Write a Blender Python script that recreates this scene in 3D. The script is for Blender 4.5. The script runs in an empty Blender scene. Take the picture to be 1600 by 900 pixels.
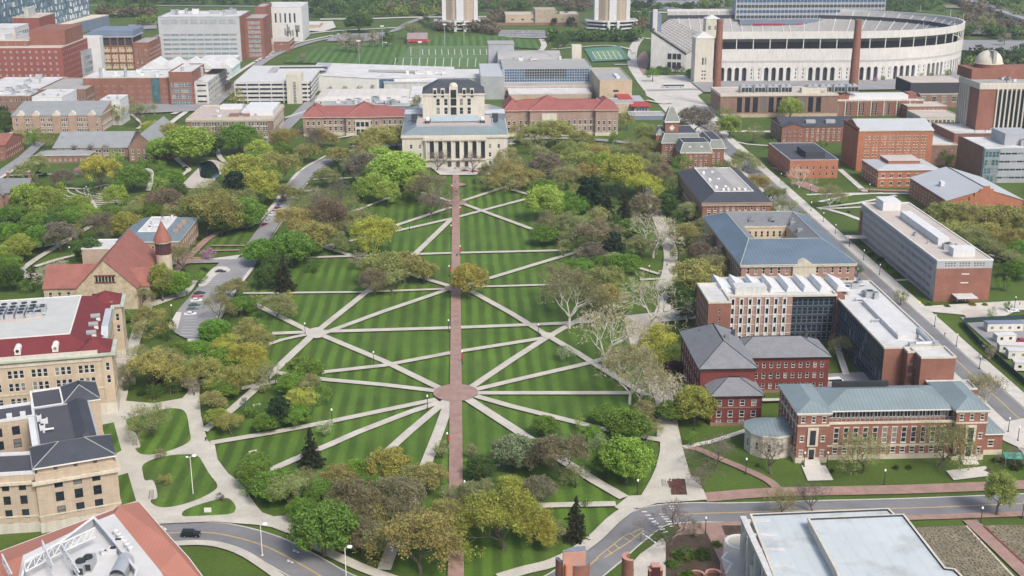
import bpy, math, random
import numpy as np
from mathutils import Vector, Matrix
R = math.radians
C = bpy.context.scene.collection
sc = bpy.context.scene
# ---------------------------------------------------------------- camera, sky, sun, exposure
CAMH = 149.0; FPX = 1927.0; PITCH = R(17.67); YAW = R(2.49)
cd = bpy.data.cameras.new('camera'); cam = bpy.data.objects.new('camera', cd); C.objects.link(cam)
cam.location = (0, 0, CAMH); cam.rotation_euler = (R(90) - PITCH, 0, -YAW)
cd.sensor_width = 36; cd.lens = FPX / 1600 * 36; cd.clip_start = 1; cd.clip_end = 20000
sc.camera = cam
w = bpy.data.worlds.new('World'); sc.world = w; w.use_nodes = True
bg = w.node_tree.nodes['Background']; sky = w.node_tree.nodes.new('ShaderNodeTexSky')
sky.sky_type = 'NISHITA'; sky.sun_disc = False; sky.sun_elevation = R(48); sky.sun_rotation = R(150)
sky.dust_density = 4.0; sky.ozone_density = 1.0; sky.air_density = 1.0
w.node_tree.links.new(sky.outputs[0], bg.inputs[0]); bg.inputs[1].default_value = 0.12
sl = bpy.data.lights.new('sun', 'SUN'); sl.energy = 1.7; sl.angle = R(14); sl.color = (1, .95, .88)
so = bpy.data.objects.new('sun', sl); C.objects.link(so)
# direction towards the sun: azimuth 150 deg clockwise from +Y, elevation 48 deg
saz, sel = R(150), R(48)
sd = Vector((math.sin(saz) * math.cos(sel), math.cos(saz) * math.cos(sel), math.sin(sel)))
so.rotation_euler = sd.to_track_quat('Z', 'Y').to_euler()
sc.view_settings.view_transform = 'Standard'; sc.view_settings.look = 'None'
sc.view_settings.gamma = 1; sc.view_settings.use_curve_mapping = False
sc.view_settings.exposure = 0.66
sc.cycles.use_denoising = True; sc.cycles.max_bounces = 5; sc.cycles.diffuse_bounces = 3
sc.cycles.glossy_bounces = 2; sc.cycles.transmission_bounces = 3; sc.cycles.volume_bounces = 0
sc.cycles.transparent_max_bounces = 4; sc.cycles.sample_clamp_indirect = 4
try: sc.cycles.volume_step_rate = 4
except Exception: pass
# ---------------------------------------------------------------- survey: photo pixel -> point at height z
_f = Vector((math.sin(YAW) * math.cos(PITCH), math.cos(YAW) * math.cos(PITCH), -math.sin(PITCH)))
_r = Vector((math.cos(YAW), -math.sin(YAW), 0)); _u = _r.cross(_f)
def at(px, py, z=0.0):
    d = _f * FPX + _r * (px - 800) + _u * (450 - py)
    t = (z - CAMH) / d.z
    return Vector((d.x * t, d.y * t, z))
def proj(p):
    d = Vector(p) - Vector((0, 0, CAMH)); k = d.dot(_f)
    return (800 + FPX * d.dot(_r) / k, 450 - FPX * d.dot(_u) / k)
def height_at(p, py):
    lo, hi = 0.0, 200.0
    for _ in range(40):
        m = (lo + hi) / 2
        if proj((p.x, p.y, m))[1] > py: lo = m
        else: hi = m
    return lo
# ---------------------------------------------------------------- materials
MATS = {}
def N(nt, t, **k):
    n = nt.nodes.new(t)
    for a, b in k.items():
        if a in n.inputs: n.inputs[a].default_value = b
        else: setattr(n, a, b)
    return n
def mat(name, col, rough=.85, var=.18, scale=.25, fine=0.0, fscale=4.0, seam=0, seamdark=.7, metal=0, spec=.3,
        streak=0, brick=0, objcol=False, stripe=0, stain=None, trans=0, floors=0, emit=0):
    if name in MATS: return MATS[name]
    m = bpy.data.materials.new(name); m.use_nodes = True; nt = m.node_tree; L = nt.links.new
    b = nt.nodes['Principled BSDF']; b.inputs['Roughness'].default_value = rough
    b.inputs['Metallic'].default_value = metal; b.inputs['Specular IOR Level'].default_value = spec
    co = nt.nodes.new('ShaderNodeNewGeometry'); pos = co.outputs['Position']
    if objcol:
        oi = nt.nodes.new('ShaderNodeObjectInfo'); base = oi.outputs['Color']
        tc = nt.nodes.new('ShaderNodeTexCoord'); pos = tc.outputs['Object']
    else:
        rgb = nt.nodes.new('ShaderNodeRGB'); rgb.outputs[0].default_value = (*col, 1); base = rgb.outputs[0]
    def mul(a, fac):
        v = N(nt, 'ShaderNodeVectorMath', operation='SCALE'); L(a, v.inputs[0]); L(fac, v.inputs['Scale']); return v.outputs[0]
    def rng(f, lo, hi, a=.3, bb=.7):
        mr = N(nt, 'ShaderNodeMapRange'); L(f, mr.inputs['Value'])
        for i, q in zip((1, 2, 3, 4), (a, bb, lo, hi)): mr.inputs[i].default_value = q
        return mr.outputs[0]
    cur = base
    if var:
        n = N(nt, 'ShaderNodeTexNoise', Scale=scale, Detail=5.0, Roughness=.65); L(pos, n.inputs['Vector'])
        cur = mul(cur, rng(n.outputs[0], 1 - var, 1 + var))
    if fine:
        n = N(nt, 'ShaderNodeTexNoise', Scale=fscale, Detail=3.0, Roughness=.7); L(pos, n.inputs['Vector'])
        cur = mul(cur, rng(n.outputs[0], 1 - fine, 1 + fine))
    if streak:
        mp = N(nt, 'ShaderNodeMapping'); mp.inputs['Scale'].default_value = (1.2, 1.2, .12); L(pos, mp.inputs[0])
        n = N(nt, 'ShaderNodeTexNoise', Scale=1.0, Detail=4.0); L(mp.outputs[0], n.inputs['Vector'])
        cur = mul(cur, rng(n.outputs[0], 1 - streak, 1 + streak * .4))
    if seam:
        sx = N(nt, 'ShaderNodeSeparateXYZ'); L(pos, sx.inputs[0])
        nx = N(nt, 'ShaderNodeSeparateXYZ'); L(co.outputs['Normal'], nx.inputs[0])
        ax = N(nt, 'ShaderNodeMath', operation='ABSOLUTE'); L(nx.outputs[0], ax.inputs[0])
        ay = N(nt, 'ShaderNodeMath', operation='ABSOLUTE'); L(nx.outputs[1], ay.inputs[0])
        gt = N(nt, 'ShaderNodeMath', operation='GREATER_THAN'); L(ax.outputs[0], gt.inputs[0]); L(ay.outputs[0], gt.inputs[1])
        mx = N(nt, 'ShaderNodeMix', data_type='FLOAT'); L(gt.outputs[0], mx.inputs[0]); L(sx.outputs[0], mx.inputs[2]); L(sx.outputs[1], mx.inputs[3])
        dv = N(nt, 'ShaderNodeMath', operation='DIVIDE'); L(mx.outputs[0], dv.inputs[0]); dv.inputs[1].default_value = seam
        fr = N(nt, 'ShaderNodeMath', operation='FRACT'); L(dv.outputs[0], fr.inputs[0])
        cur = mul(cur, rng(fr.outputs[0], seamdark, 1, .0, .3))
    if brick:   # weathered courses: long low patches of lighter and darker brick
        mp = N(nt, 'ShaderNodeMapping'); mp.inputs['Scale'].default_value = (.5, .5, 6.0); L(pos, mp.inputs[0])
        n = N(nt, 'ShaderNodeTexNoise', Scale=1.0, Detail=3.0); L(mp.outputs[0], n.inputs['Vector'])
        cur = mul(cur, rng(n.outputs[0], 1 - brick, 1 + brick))
    if stripe:  # mown bands along the long axis of the green
        sx = N(nt, 'ShaderNodeSeparateXYZ'); L(pos, sx.inputs[0])
        n = N(nt, 'ShaderNodeTexNoise', Scale=.05, Detail=2.0); L(pos, n.inputs['Vector'])
        ad = N(nt, 'ShaderNodeMath', operation='MULTIPLY_ADD'); L(n.outputs[0], ad.inputs[0]); ad.inputs[1].default_value = 1.5; L(sx.outputs[0], ad.inputs[2])
        dv = N(nt, 'ShaderNodeMath', operation='DIVIDE'); L(ad.outputs[0], dv.inputs[0]); dv.inputs[1].default_value = stripe / (2 * math.pi)
        sn = N(nt, 'ShaderNodeMath', operation='SINE'); L(dv.outputs[0], sn.inputs[0])
        st = rng(sn.outputs[0], .74, 1.32, -.6, .6)
        n2 = N(nt, 'ShaderNodeTexNoise', Scale=.035, Detail=3.0); L(pos, n2.inputs['Vector'])
        one = N(nt, 'ShaderNodeMix', data_type='FLOAT'); L(rng(n2.outputs[0], .25, 1.0, .35, .6), one.inputs[0]); one.inputs[2].default_value = 1.0; L(st, one.inputs[3])
        cur = mul(cur, one.outputs[0])
    if stain:   # second colour in patches
        c2, sc2, lo, hi = stain
        n = N(nt, 'ShaderNodeTexNoise', Scale=sc2, Detail=6.0, Roughness=.6); L(pos, n.inputs['Vector'])
        mx = N(nt, 'ShaderNodeMix', data_type='RGBA'); L(rng(n.outputs[0], 0, 1, lo, hi), mx.inputs[0]); L(cur, mx.inputs[6]); mx.inputs[7].default_value = (*c2, 1)
        cur = mx.outputs[2]
    L(cur, b.inputs['Base Color'])
    if trans:
        tr = nt.nodes.new('ShaderNodeBsdfTranslucent'); L(cur, tr.inputs[0])
        ms = nt.nodes.new('ShaderNodeMixShader'); ms.inputs[0].default_value = trans
        L(b.outputs[0], ms.inputs[1]); L(tr.outputs[0], ms.inputs[2]); L(ms.outputs[0], nt.nodes['Material Output'].inputs[0])
    MATS[name] = m; return m
def glass(name, col=(.02, .03, .04), rough=.12, var=.5, spec=.5):
    if name in MATS: return MATS[name]
    m = mat(name, col, rough=rough, var=var, scale=.35, spec=spec); nt = m.node_tree; L = nt.links.new   # blinds drawn behind some of the panes
    b = nt.nodes['Principled BSDF']; old = b.inputs['Base Color'].links[0].from_socket; oi = nt.nodes.new('ShaderNodeObjectInfo')
    gt = N(nt, 'ShaderNodeMath', operation='GREATER_THAN'); L(oi.outputs['Random'], gt.inputs[0]); gt.inputs[1].default_value = .8
    ml = N(nt, 'ShaderNodeMath', operation='MULTIPLY'); L(gt.outputs[0], ml.inputs[0]); ml.inputs[1].default_value = .55
    mx = N(nt, 'ShaderNodeMix', data_type='RGBA'); L(ml.outputs[0], mx.inputs[0]); L(old, mx.inputs[6]); mx.inputs[7].default_value = (.34, .34, .31, 1); L(mx.outputs[2], b.inputs['Base Color']); return m
M = {}
def setup_mats():
    M.update(
    lawn=mat('lawn', (.066, .110, .016), var=.25, scale=.03, fine=.22, fscale=1.2, stain=((.065, .09, .025), .02, .5, .8)),
    oval=mat('mown_lawn', (.067, .126, .016), var=.22, scale=.04, fine=.2, fscale=1.4, stripe=4.9, stain=((.075, .095, .03), .045, .55, .8)),
    field=mat('sports_turf', (.065, .135, .028), var=.08, scale=.05, stripe=8),
    soil=mat('bare_soil', (.21, .18, .13), var=.3, scale=.2, fine=.2),
    mulch=mat('mulch', (.07, .05, .035), var=.3, scale=.4, fine=.3),
    concrete=mat('path_concrete', (.475, .45, .39), var=.14, scale=.15, fine=.12, stain=((.36, .33, .28), .08, .56, .8), fscale=2),
    concrete2=mat('pale_concrete', (.52, .50, .455), var=.14, scale=.12, fine=.12, stain=((.38, .36, .33), .1, .58, .8), fscale=2),
    paver=mat('brick_paving', (.305, .20, .168), var=.2, scale=.3, fine=.2, stain=((.27, .19, .16), .2, .5, .75), fscale=3),
    asphalt=mat('asphalt', (.185, .188, .195), var=.2, scale=.08, fine=.08, fscale=3),
    asphalt2=mat('worn_asphalt', (.26, .26, .265), var=.14, scale=.06, fine=.08, fscale=2),
    white=mat('white_paint', (.72, .72, .70), var=.06), yellow=mat('road_yellow', (.62, .42, .12), var=.12, scale=1),
    water=mat('water', (.012, .022, .022), rough=.06, var=.2, scale=.1, spec=.5),
    river=mat('river_water', (.16, .155, .13), rough=.25, var=.2, scale=.01, spec=.5),
    redbrick=mat('red_brick', (.25, .115, .085), var=.14, scale=.15, brick=.14, streak=.08),
    darkred=mat('dark_red_brick', (.165, .045, .04), var=.16, scale=.15, brick=.16, streak=.1),
    orangebrick=mat('orange_brick', (.38, .155, .09), var=.12, scale=.15, brick=.14, streak=.08),
    brownbrick=mat('brown_brick', (.24, .15, .115), var=.14, scale=.15, brick=.14, streak=.1),
    pinkbrick=mat('pink_tan_brick', (.335, .245, .20), var=.14, scale=.15, brick=.14, streak=.1),
    beige=mat('beige_brick', (.49, .40, .29), var=.1, scale=.12, brick=.1, streak=.1),
    beigered=mat('buff_brick', (.43, .32, .25), var=.1, scale=.12, brick=.1, streak=.1),
    stone=mat('limestone', (.56, .51, .41), var=.1, scale=.15, streak=.15),
    stone2=mat('rough_tan_stone', (.42, .35, .25), var=.25, scale=.6, fine=.18, fscale=2),
    palestone=mat('pale_limestone', (.56, .53, .455), var=.08, scale=.1, streak=.14),
    conc=mat('cast_concrete', (.55, .55, .53), var=.08, scale=.1, streak=.18),
    stadium=mat('stadium_concrete', (.60, .59, .565), var=.08, scale=.08, streak=.14),
    whitewall=mat('white_cladding', (.60, .61, .615), var=.06, streak=.06),
    greywall=mat('grey_cladding', (.36, .38, .41), var=.08, scale=.1, streak=.06),
    bluegrey=mat('blue_grey_cladding', (.17, .21, .28), var=.1, scale=.1),
    darkwall=mat('charcoal_cladding', (.05, .055, .065), var=.1),
    slate=mat('slate_roof', (.185, .192, .205), var=.12, scale=.4, fine=.16, fscale=2.5),
    darkslate=mat('dark_shingle', (.055, .062, .078), var=.14, scale=.2, fine=.12, fscale=2.5),
    greyroof=mat('grey_shingle', (.255, .27, .275), var=.1, scale=.2, fine=.1, fscale=2),
    redtile=mat('red_clay_tile', (.27, .098, .088), var=.12, scale=.2, fine=.12, fscale=2.5, seam=1.0, seamdark=.86),
    crimson=mat('crimson_roof', (.15, .03, .034), var=.12, scale=.2, fine=.1, fscale=2),
    orangetile=mat('orange_metal_roof', (.42, .18, .13), var=.08, scale=.1, seam=.9, seamdark=.88),
    rusttile=mat('rust_tile', (.265, .11, .088), var=.16, scale=.3, fine=.12, fscale=2),
    bluemetal=mat('blue_green_metal', (.20, .25, .265), rough=.6, var=.1, scale=.15, seam=1.1, seamdark=.68),
    bluemetal2=mat('blue_metal', (.125, .175, .225), rough=.55, var=.14, scale=.1, seam=1.4, seamdark=.72),
    copper=mat('green_copper', (.40, .45, .38), var=.15, scale=.3),
    greymetal=mat('grey_metal_roof', (.45, .47, .49), rough=.5, var=.06, scale=.1, seam=1.2, seamdark=.85),
    flatwhite=mat('white_membrane', (.54, .545, .54), var=.12, scale=.1, stain=((.37, .35, .32), .09, .54, .82)),
    flatblue=mat('pale_blue_membrane', (.47, .515, .53), var=.08, scale=.08, fine=.04, seam=3.2, seamdark=.94, stain=((.30, .32, .31), .14, .53, .8)),
    flatgrey=mat('grey_membrane', (.34, .335, .325), var=.1, scale=.08, fine=.05, stain=((.24, .23, .22), .06, .55, .8)),
    flattan=mat('gravel_roof', (.47, .42, .375), var=.1, scale=.08, fine=.06, stain=((.36, .31, .27), .06, .55, .8)),
    flatdark=mat('dark_membrane', (.07, .072, .085), var=.12, scale=.08, fine=.05),
    gdark=mat('dark_glass', (.022, .03, .038), rough=.12, var=.5, scale=.35, spec=.5), glass=glass('window_glass'), glassblue=glass('blue_glass', (.06, .12, .2), .1, .45), glassgreen=glass('teal_glass', (.07, .14, .15), .1, .45),
    glasslight=glass('pale_glass', (.2, .27, .31), .15, .35),
    metal=mat('galvanised_metal', (.42, .44, .46), rough=.4, var=.12, metal=.3), darkmetal=mat('dark_metal', (.03, .035, .035), rough=.5),
    trim=mat('white_trim', (.66, .65, .61), var=.05), lamp=mat('lamp_globe', (.85, .85, .82), var=0),
    bark=mat('bark', (.12, .098, .078), var=.25, scale=1), palebark=mat('pale_bark', (.50, .47, .42), var=.3, scale=.6),
    leaf=mat('foliage', (.1, .1, .1), objcol=True, var=.45, scale=.35, fine=.3, fscale=1.5, trans=.4, rough=.7),
    twig=mat('twigs', (.2, .17, .14), objcol=True, var=.2, scale=.5, rough=.9),
    carpaint=mat('car_paint', (.1, .1, .1), objcol=True, var=0, rough=.3, spec=.5),
    rubber=mat('rubber', (.02, .02, .02), var=0), red=mat('red_cloth', (.5, .04, .05), var=.05), skin=mat('skin', (.45, .28, .2), var=0),
    cloth=mat('clothing', (.1, .1, .1), objcol=True, var=.1), signy=mat('yellow_sign', (.75, .7, .05), var=0),
    fence=mat('green_fabric', (.025, .055, .05), var=.15), teal=mat('teal_canvas', (.1, .42, .33), var=.1),
    scrub=mat('dry_perennials', (.20, .185, .12), objcol=True, var=.35, scale=.5, fine=.4, fscale=2))
setup_mats()
# ---------------------------------------------------------------- mesh building
class MB:
    def __init__(s): s.v = []; s.f = []; s.m = []; s.mats = []
    def mi(s, m):
        if m not in s.mats: s.mats.append(m)
        return s.mats.index(m)
    def face(s, pts, m):
        n = len(s.v); s.v += [tuple(p) for p in pts]; s.f.append(tuple(range(n, n + len(pts)))); s.m.append(s.mi(m)); return s
    def mesh(s, vs, fs, m):
        n = len(s.v); s.v += [tuple(p) for p in vs]; k = s.mi(m)
        for f in fs: s.f.append(tuple(i + n for i in f)); s.m.append(k)
        return s
    def box(s, x0, y0, z0, x1, y1, z1, m):
        vs = [(x0, y0, z0), (x1, y0, z0), (x1, y1, z0), (x0, y1, z0), (x0, y0, z1), (x1, y0, z1), (x1, y1, z1), (x0, y1, z1)]
        return s.mesh(vs, [(0, 3, 2, 1), (4, 5, 6, 7), (0, 1, 5, 4), (1, 2, 6, 5), (2, 3, 7, 6), (3, 0, 4, 7)], m)
    def prism(s, poly, z0, z1, m, top=None):
        n = len(poly); a = sum(poly[i][0] * poly[(i + 1) % n][1] - poly[(i + 1) % n][0] * poly[i][1] for i in range(n))
        if a < 0: poly = poly[::-1]
        for i in range(n):
            p, q = poly[i], poly[(i + 1) % n]
            s.face([(p[0], p[1], z0), (q[0], q[1], z0), (q[0], q[1], z1), (p[0], p[1], z1)], m)
        s.face([(p[0], p[1], z1) for p in poly], top or m); s.face([(p[0], p[1], z0) for p in poly[::-1]], m)
        return s
    def tube(s, p, q, r0, r1, m, n=8, caps=True):
        p, q = Vector(p), Vector(q); d = (q - p)
        if d.length < 1e-6: return s
        d.normalize(); a = d.orthogonal().normalized(); b = d.cross(a); vs = []
        for c, r in ((p, r0), (q, r1)):
            for i in range(n):
                t = 2 * math.pi * i / n; vs.append(c + a * (r * math.cos(t)) + b * (r * math.sin(t)))
        fs = [(i, (i + 1) % n, n + (i + 1) % n, n + i) for i in range(n)]
        if caps: fs += [tuple(range(n))[::-1], tuple(range(n, 2 * n))]
        return s.mesh(vs, fs, m)
    def lathe(s, prof, m, c=(0, 0), n=12, half=None):
        vs = []; a0, a1 = half or (0, 2 * math.pi); k = n if half is None else n + 1
        for r, z in prof:
            for i in range(k):
                t = a0 + (a1 - a0) * i / n; vs.append((c[0] + r * math.cos(t), c[1] + r * math.sin(t), z))
        fs = []
        for j in range(len(prof) - 1):
            for i in range(n):
                i2 = (i + 1) % k; fs.append((j * k + i, j * k + i2, (j + 1) * k + i2, (j + 1) * k + i))
        return s.mesh(vs, fs, m)
    def data(s, name):
        me = bpy.data.meshes.new(name); me.from_pydata(s.v, [], s.f)
        for m in s.mats: me.materials.append(m)
        me.polygons.foreach_set('material_index', s.m); me.update(); return me
    def obj(s, name, parent=None, loc=None, rz=0, smooth=False):
        me = s.data(name)
        if smooth: me.polygons.foreach_set('use_smooth', [True] * len(me.polygons))
        o = bpy.data.objects.new(name, me); C.objects.link(o)
        if parent: o.parent = parent
        if loc is not None: o.location = loc
        o.rotation_euler.z = rz; return o
def tag(o, label=None, cat=None, group=None, kind=None):
    if label: o['label'] = label
    if cat: o['category'] = cat
    if group: o['group'] = group
    if kind: o['kind'] = kind
    return o
def empty(name, loc, rz=0, label=None, cat=None, group=None):
    o = bpy.data.objects.new(name, None); C.objects.link(o); o.location = loc; o.rotation_euler.z = rz
    o.empty_display_size = 1; return tag(o, label, cat, group)
def copy_thing(root, loc, rz=None, sc_=None, label=None, color=None):
    r = root.copy(); C.objects.link(r); r.location = loc
    if rz is not None: r.rotation_euler.z = rz
    if sc_: r.scale = sc_
    if label: r['label'] = label
    if color: r.color = color
    for ch in list(root.children):
        c = ch.copy(); C.objects.link(c); c.parent = r
        if color: c.color = color
        for g in ch.children:
            d = g.copy(); C.objects.link(d); d.parent = c
    return r
# ---------------------------------------------------------------- the ground, roads and paths
_lay = [0.03]
def lay(step=.004): _lay[0] += step; return _lay[0]
def P2(pts, s=None, o=(0, 0)):
    if s: pts = [(o[0] + x / s, o[1] + y / s) for x, y in pts]
    return [at(x, y).to_2d() for x, y in pts]
def smooth(pts, k=5, closed=False):
    n = len(pts); out = []
    rngs = range(n) if closed else range(n - 1)
    for i in rngs:
        g = (lambda j: pts[j % n]) if closed else (lambda j: pts[max(0, min(n - 1, j))])
        a, b, c, d = g(i - 1), g(i), g(i + 1), g(i + 2)
        for q in range(k):
            t = q / k
            out.append(.5 * ((2 * b) + (c - a) * t + (2 * a - 5 * b + 4 * c - d) * t * t + (3 * b - a - 3 * c + d) * t ** 3))
    if not closed: out.append(pts[-1])
    return out
def sheet(name, pts, m, curve=False, s=None, o=(0, 0), z=None, kind='structure'):
    p = P2(pts, s, o)
    if curve: p = smooth(p, 5, True)
    a = sum(p[i].x * p[(i + 1) % len(p)].y - p[(i + 1) % len(p)].x * p[i].y for i in range(len(p)))
    if a < 0: p = p[::-1]
    z = lay() if z is None else z
    return tag(MB().face([(q.x, q.y, z) for q in p], m).obj(name), kind=kind)
def offset(p, d):
    out = []
    for i in range(len(p)):
        a = p[max(0, i - 1)]; b = p[min(len(p) - 1, i + 1)]; t = (b - a).normalized(); n = Vector((-t.y, t.x))
        out.append(p[i] + n * d)
    return out
def strip(name, pts, width, m, curve=False, s=None, o=(0, 0), z=None, world=False, shift=0):
    p = [Vector(q) for q in pts] if world else P2(pts, s, o)
    if curve: p = smooth(p, 6)
    z = lay() if z is None else z
    a = offset(p, width / 2 + shift); b = offset(p, -width / 2 + shift); mb = MB()
    for i in range(len(p) - 1):
        mb.face([(*b[i], z), (*b[i + 1], z), (*a[i + 1], z), (*a[i], z)], m)
    return tag(mb.obj(name), kind='structure')
def kerb(pts, d, m=None, curve=True, h=.14, w_=.3, name='kerb'):
    p = P2(pts)
    if curve: p = smooth(p, 6)
    a, b = offset(p, d), offset(p, d + (w_ if d > 0 else -w_)); mb = MB(); m = m or M['concrete2']
    for i in range(len(p) - 1):
        q = [a[i], a[i + 1], b[i + 1], b[i]]
        if d < 0: q = q[::-1]
        vs = [(*v, 0.0) for v in q] + [(*v, h) for v in q]
        mb.mesh(vs, [(4, 7, 6, 5), (0, 1, 5, 4), (1, 2, 6, 5), (2, 3, 7, 6), (3, 0, 4, 7)], m)
    return tag(mb.obj(name), kind='structure')
tag(MB().face([(-9000, -1500, 0), (9000, -1500, 0), (9000, 16000, 0), (-9000, 16000, 0)], M['lawn']).obj('ground'), kind='structure')
# far ground: river flats
sheet('river', [(1440, 56), (1500, 53), (1600, 54), (1900, 58), (1900, 40), (1600, 42), (1540, 40), (1480, 42), (1380, 36), (900, 8), (600, -8), (100, -8), (0, -12), (0, -16), (600, -14), (1000, 0), (1380, 28), (1430, 40)], M['river'])
# mown green of the oval
sheet('mown_lawn', [(400, 560), (335, 640), (322, 690), (340, 740), (400, 790), (480, 806), (540, 860), (620, 890), (712, 905), (800, 893), (900, 858), (965, 795), (1020, 740), (1032, 690), (1020, 620), (985, 545), (990, 490), (990, 430), (960, 360), (930, 310), (880, 280), (830, 272), (712, 268), (640, 285), (560, 300), (500, 330), (450, 380), (400, 440), (395, 500)], M['oval'], curve=True)
sheet('mown_lawn', [(300, 395), (330, 370), (385, 360), (380, 396)], M['oval'])
A = M['asphalt']; AW = M['asphalt2']; CO = M['concrete']; CP = M['concrete2']; BR = M['paver']
# street in the foreground, sweeping round the end of the oval
road = [(60, 860), (180, 842), (250, 834), (320, 832), (370, 840), (420, 856), (470, 882), (530, 915), (610, 940), (712, 950), (810, 940), (880, 912), (935, 872), (975, 838), (1020, 808), (1080, 801), (1150, 801), (1300, 797), (1450, 793), (1640, 785)]
strip('road', road, 10.0, A, curve=True); kerb(road, 5.0); kerb(road, -5.0)
for s_ in (-.14, .14):
    strip('road_marking', [p for p in road if p[0] < 940 and p[0] > 170], .14, M['yellow'], curve=True, shift=s_)
    strip('road_marking', [(1055, 805), (1110, 802), (1300, 797), (1450, 793), (1640, 785)], .14, M['yellow'], curve=True, shift=s_)
# median hatching before the crossing
for a_, b_ in (((932, 872), (975, 838)), ((975, 838), (1003, 826)), ((944, 872), (985, 846)), ((985, 846), (1006, 829)), ((960, 850), (967, 857)), ((975, 841), (985, 846)), ((985, 834), (993, 840)), ((950, 860), (956, 866))):
    strip('road_marking', [a_, b_], .22, M['yellow'])
# zebra bars
for i in range(7):
    x0, y0 = 1021 - i * 2.2, 797 + i * 0; 
for (cx, cy, n, dx, dy, lx, ly) in ((1003, 800, 4, 5.5, 5.5, 8, 0), (1018, 816, 5, 4.5, 4.2, 7, -3), (1030, 804, 6, 3.4, 3.8, 9, 0), (1004, 834, 5, 4.4, 3.2, 3, 4.5), (1045, 792, 4, 2, 3.4, 7, 0)):
    for i in range(n):
        x, y = cx + i * dx, cy + i * dy
        strip('crossing_bar', [(x, y), (x + lx, y + ly * .6)], .45, M['white'])
# bicycle marks on the lanes
for x, y in ((462, 862), (453, 878), (255, 826)):
    for q in (0, 1): strip('bicycle_marking', [(x - 4 + q * 6, y - 1 + q * 2), (x - 1 + q * 6, y + 1 + q * 2)], .5, M['white'])
    strip('bicycle_marking', [(x - 4, y - 3), (x + 4, y + 1)], .2, M['white'])
def street_x(ratio): return at(712 + ratio * 664, 500).x
X0, X1, X2, X3 = (street_x(q) for q in (1.046, 1.104, 1.107, 1.140))
strip('road', [((X0 + X1) / 2, 150), ((X0 + X1) / 2, 1010)], X1 - X0, A, world=True)
for s_ in (-.12, .12): strip('road_marking', [((X0 + X1) / 2 + s_, 150), ((X0 + X1) / 2 + s_, 560)], .13, M['yellow'], world=True)
strip('sidewalk', [((X2 + X3) / 2, 150), ((X2 + X3) / 2, 990)], X3 - X2, CP, world=True)
strip('sidewalk', [(X0 - 2.6, 150), (X0 - 2.6, 960)], 4.2, CP, world=True)
for xx in (X1, X0 - .35):
    tag(MB().box(xx, 150, 0, xx + .35, 990, .14, M['concrete2']).obj('kerb'), kind='structure')
# plaza at the top of that street
sheet('plaza', [(1000, 118), (1060, 118), (1110, 134), (1200, 141), (1195, 146), (1100, 144), (1090, 150), (1130, 190), (1085, 190), (1040, 165), (1010, 150)], CP, z=lay())
sheet('brick_paving', [(1003, 82), (995, 92), (990, 104), (994, 116), (1004, 120), (1010, 108), (1014, 95), (1010, 82)], BR, curve=True)
strip('footpath', [(1000, 60), (990, 75), (988, 100), (1000, 122), (1014, 140), (1040, 165), (1062, 190)], 9, CP, curve=True)
strip('footpath', [(1014, 142), (1045, 130), (1068, 118)], 12, CP)
strip('footpath', [(1055, 132), (1080, 124), (1090, 120)], 4, CP)
strip('road', [(1010, 142), (1080, 140), (1200, 143)], 9, AW)
strip('footpath', [(1060, 150), (1095, 145)], 4, CP)
strip('footpath', [(1130, 205), (1200, 206), (1260, 207)], 6, CP)
strip('footpath', [(1150, 222), (1170, 226), (1200, 228)], 3, CP)
strip('footpath', [(1208, 262), (1226, 268)], 4, BR)
strip('footpath', [(1245, 285), (1285, 300)], 9, BR)
# paths right of the street
for p_, w_ in (([(1260, 305), (1310, 303), (1420, 303)], 3), ([(1280, 316), (1330, 305), (1380, 302)], 2.5), ([(1277, 326), (1340, 318), (1400, 306)], 2.5), ([(1280, 327), (1310, 326), (1353, 324)], 2.5), ([(1290, 327), (1320, 335), (1352, 347)], 3), ([(1312, 265), (1340, 290), (1352, 300)], 3.2), ([(1340, 370), (1365, 375)], 6), ([(1400, 439), (1420, 438)], 2)):
    strip('footpath', p_, w_, CP)
strip('brick_paving', [(1340, 296), (1380, 298), (1420, 299)], 4, BR)
sheet('plaza', [(1438, 480), (1500, 476), (1590, 471), (1640, 471), (1640, 483), (1590, 486), (1560, 500), (1505, 493), (1450, 488)], CP)
sheet('plaza', [(1499, 486), (1540, 484), (1548, 497), (1512, 499)], M['flattan'])
strip('footpath', [(1545, 398), (1575, 408), (1640, 440)], 2, CO)
sheet('worn_asphalt_yard', [(1500, 497), (1640, 494), (1640, 600), (1600, 575), (1560, 550)], AW)
sheet('plaza', [(1545, 665), (1600, 655), (1640, 690), (1640, 720), (1590, 700), (1568, 690)], CP)
# brick pavements beside the lower street
strip('brick_paving', [(1100, 779), (1200, 771), (1330, 768), (1450, 765), (1640, 757)], 5.0, BR, curve=True)
strip('brick_paving', [(1068, 700), (1090, 703), (1120, 716), (1165, 735), (1200, 752), (1215, 765)], 2.6, BR, curve=True)
strip('footpath', [(1068, 700), (1110, 692), (1172, 672)], 2.0, CP)
sheet('plaza', [(1252, 729), (1290, 729), (1302, 752), (1262, 753)], CP)
sheet('plaza', [(1478, 737), (1540, 730), (1548, 745), (1490, 752)], CP)
sheet('brick_paving', [(1042, 850), (1065, 825), (1120, 823), (1180, 820), (1180, 920), (1040, 920)], BR)
strip('brick_paving', [(1060, 823), (1180, 819)], 2, BR)
strip('brick_paving', [(1400, 811), (1500, 808), (1640, 803)], 2.6, BR)
sheet('footpath', [(1504, 815), (1526, 814), (1640, 912), (1604, 912)], BR)
sheet('plaza', [(1132, 842), (1165, 838), (1178, 900), (1178, 920), (1140, 920), (1128, 880)], CO)
sheet('planting_bed', [(1127, 823), (1164, 823), (1167, 840), (1133, 838)], M['mulch'])
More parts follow.
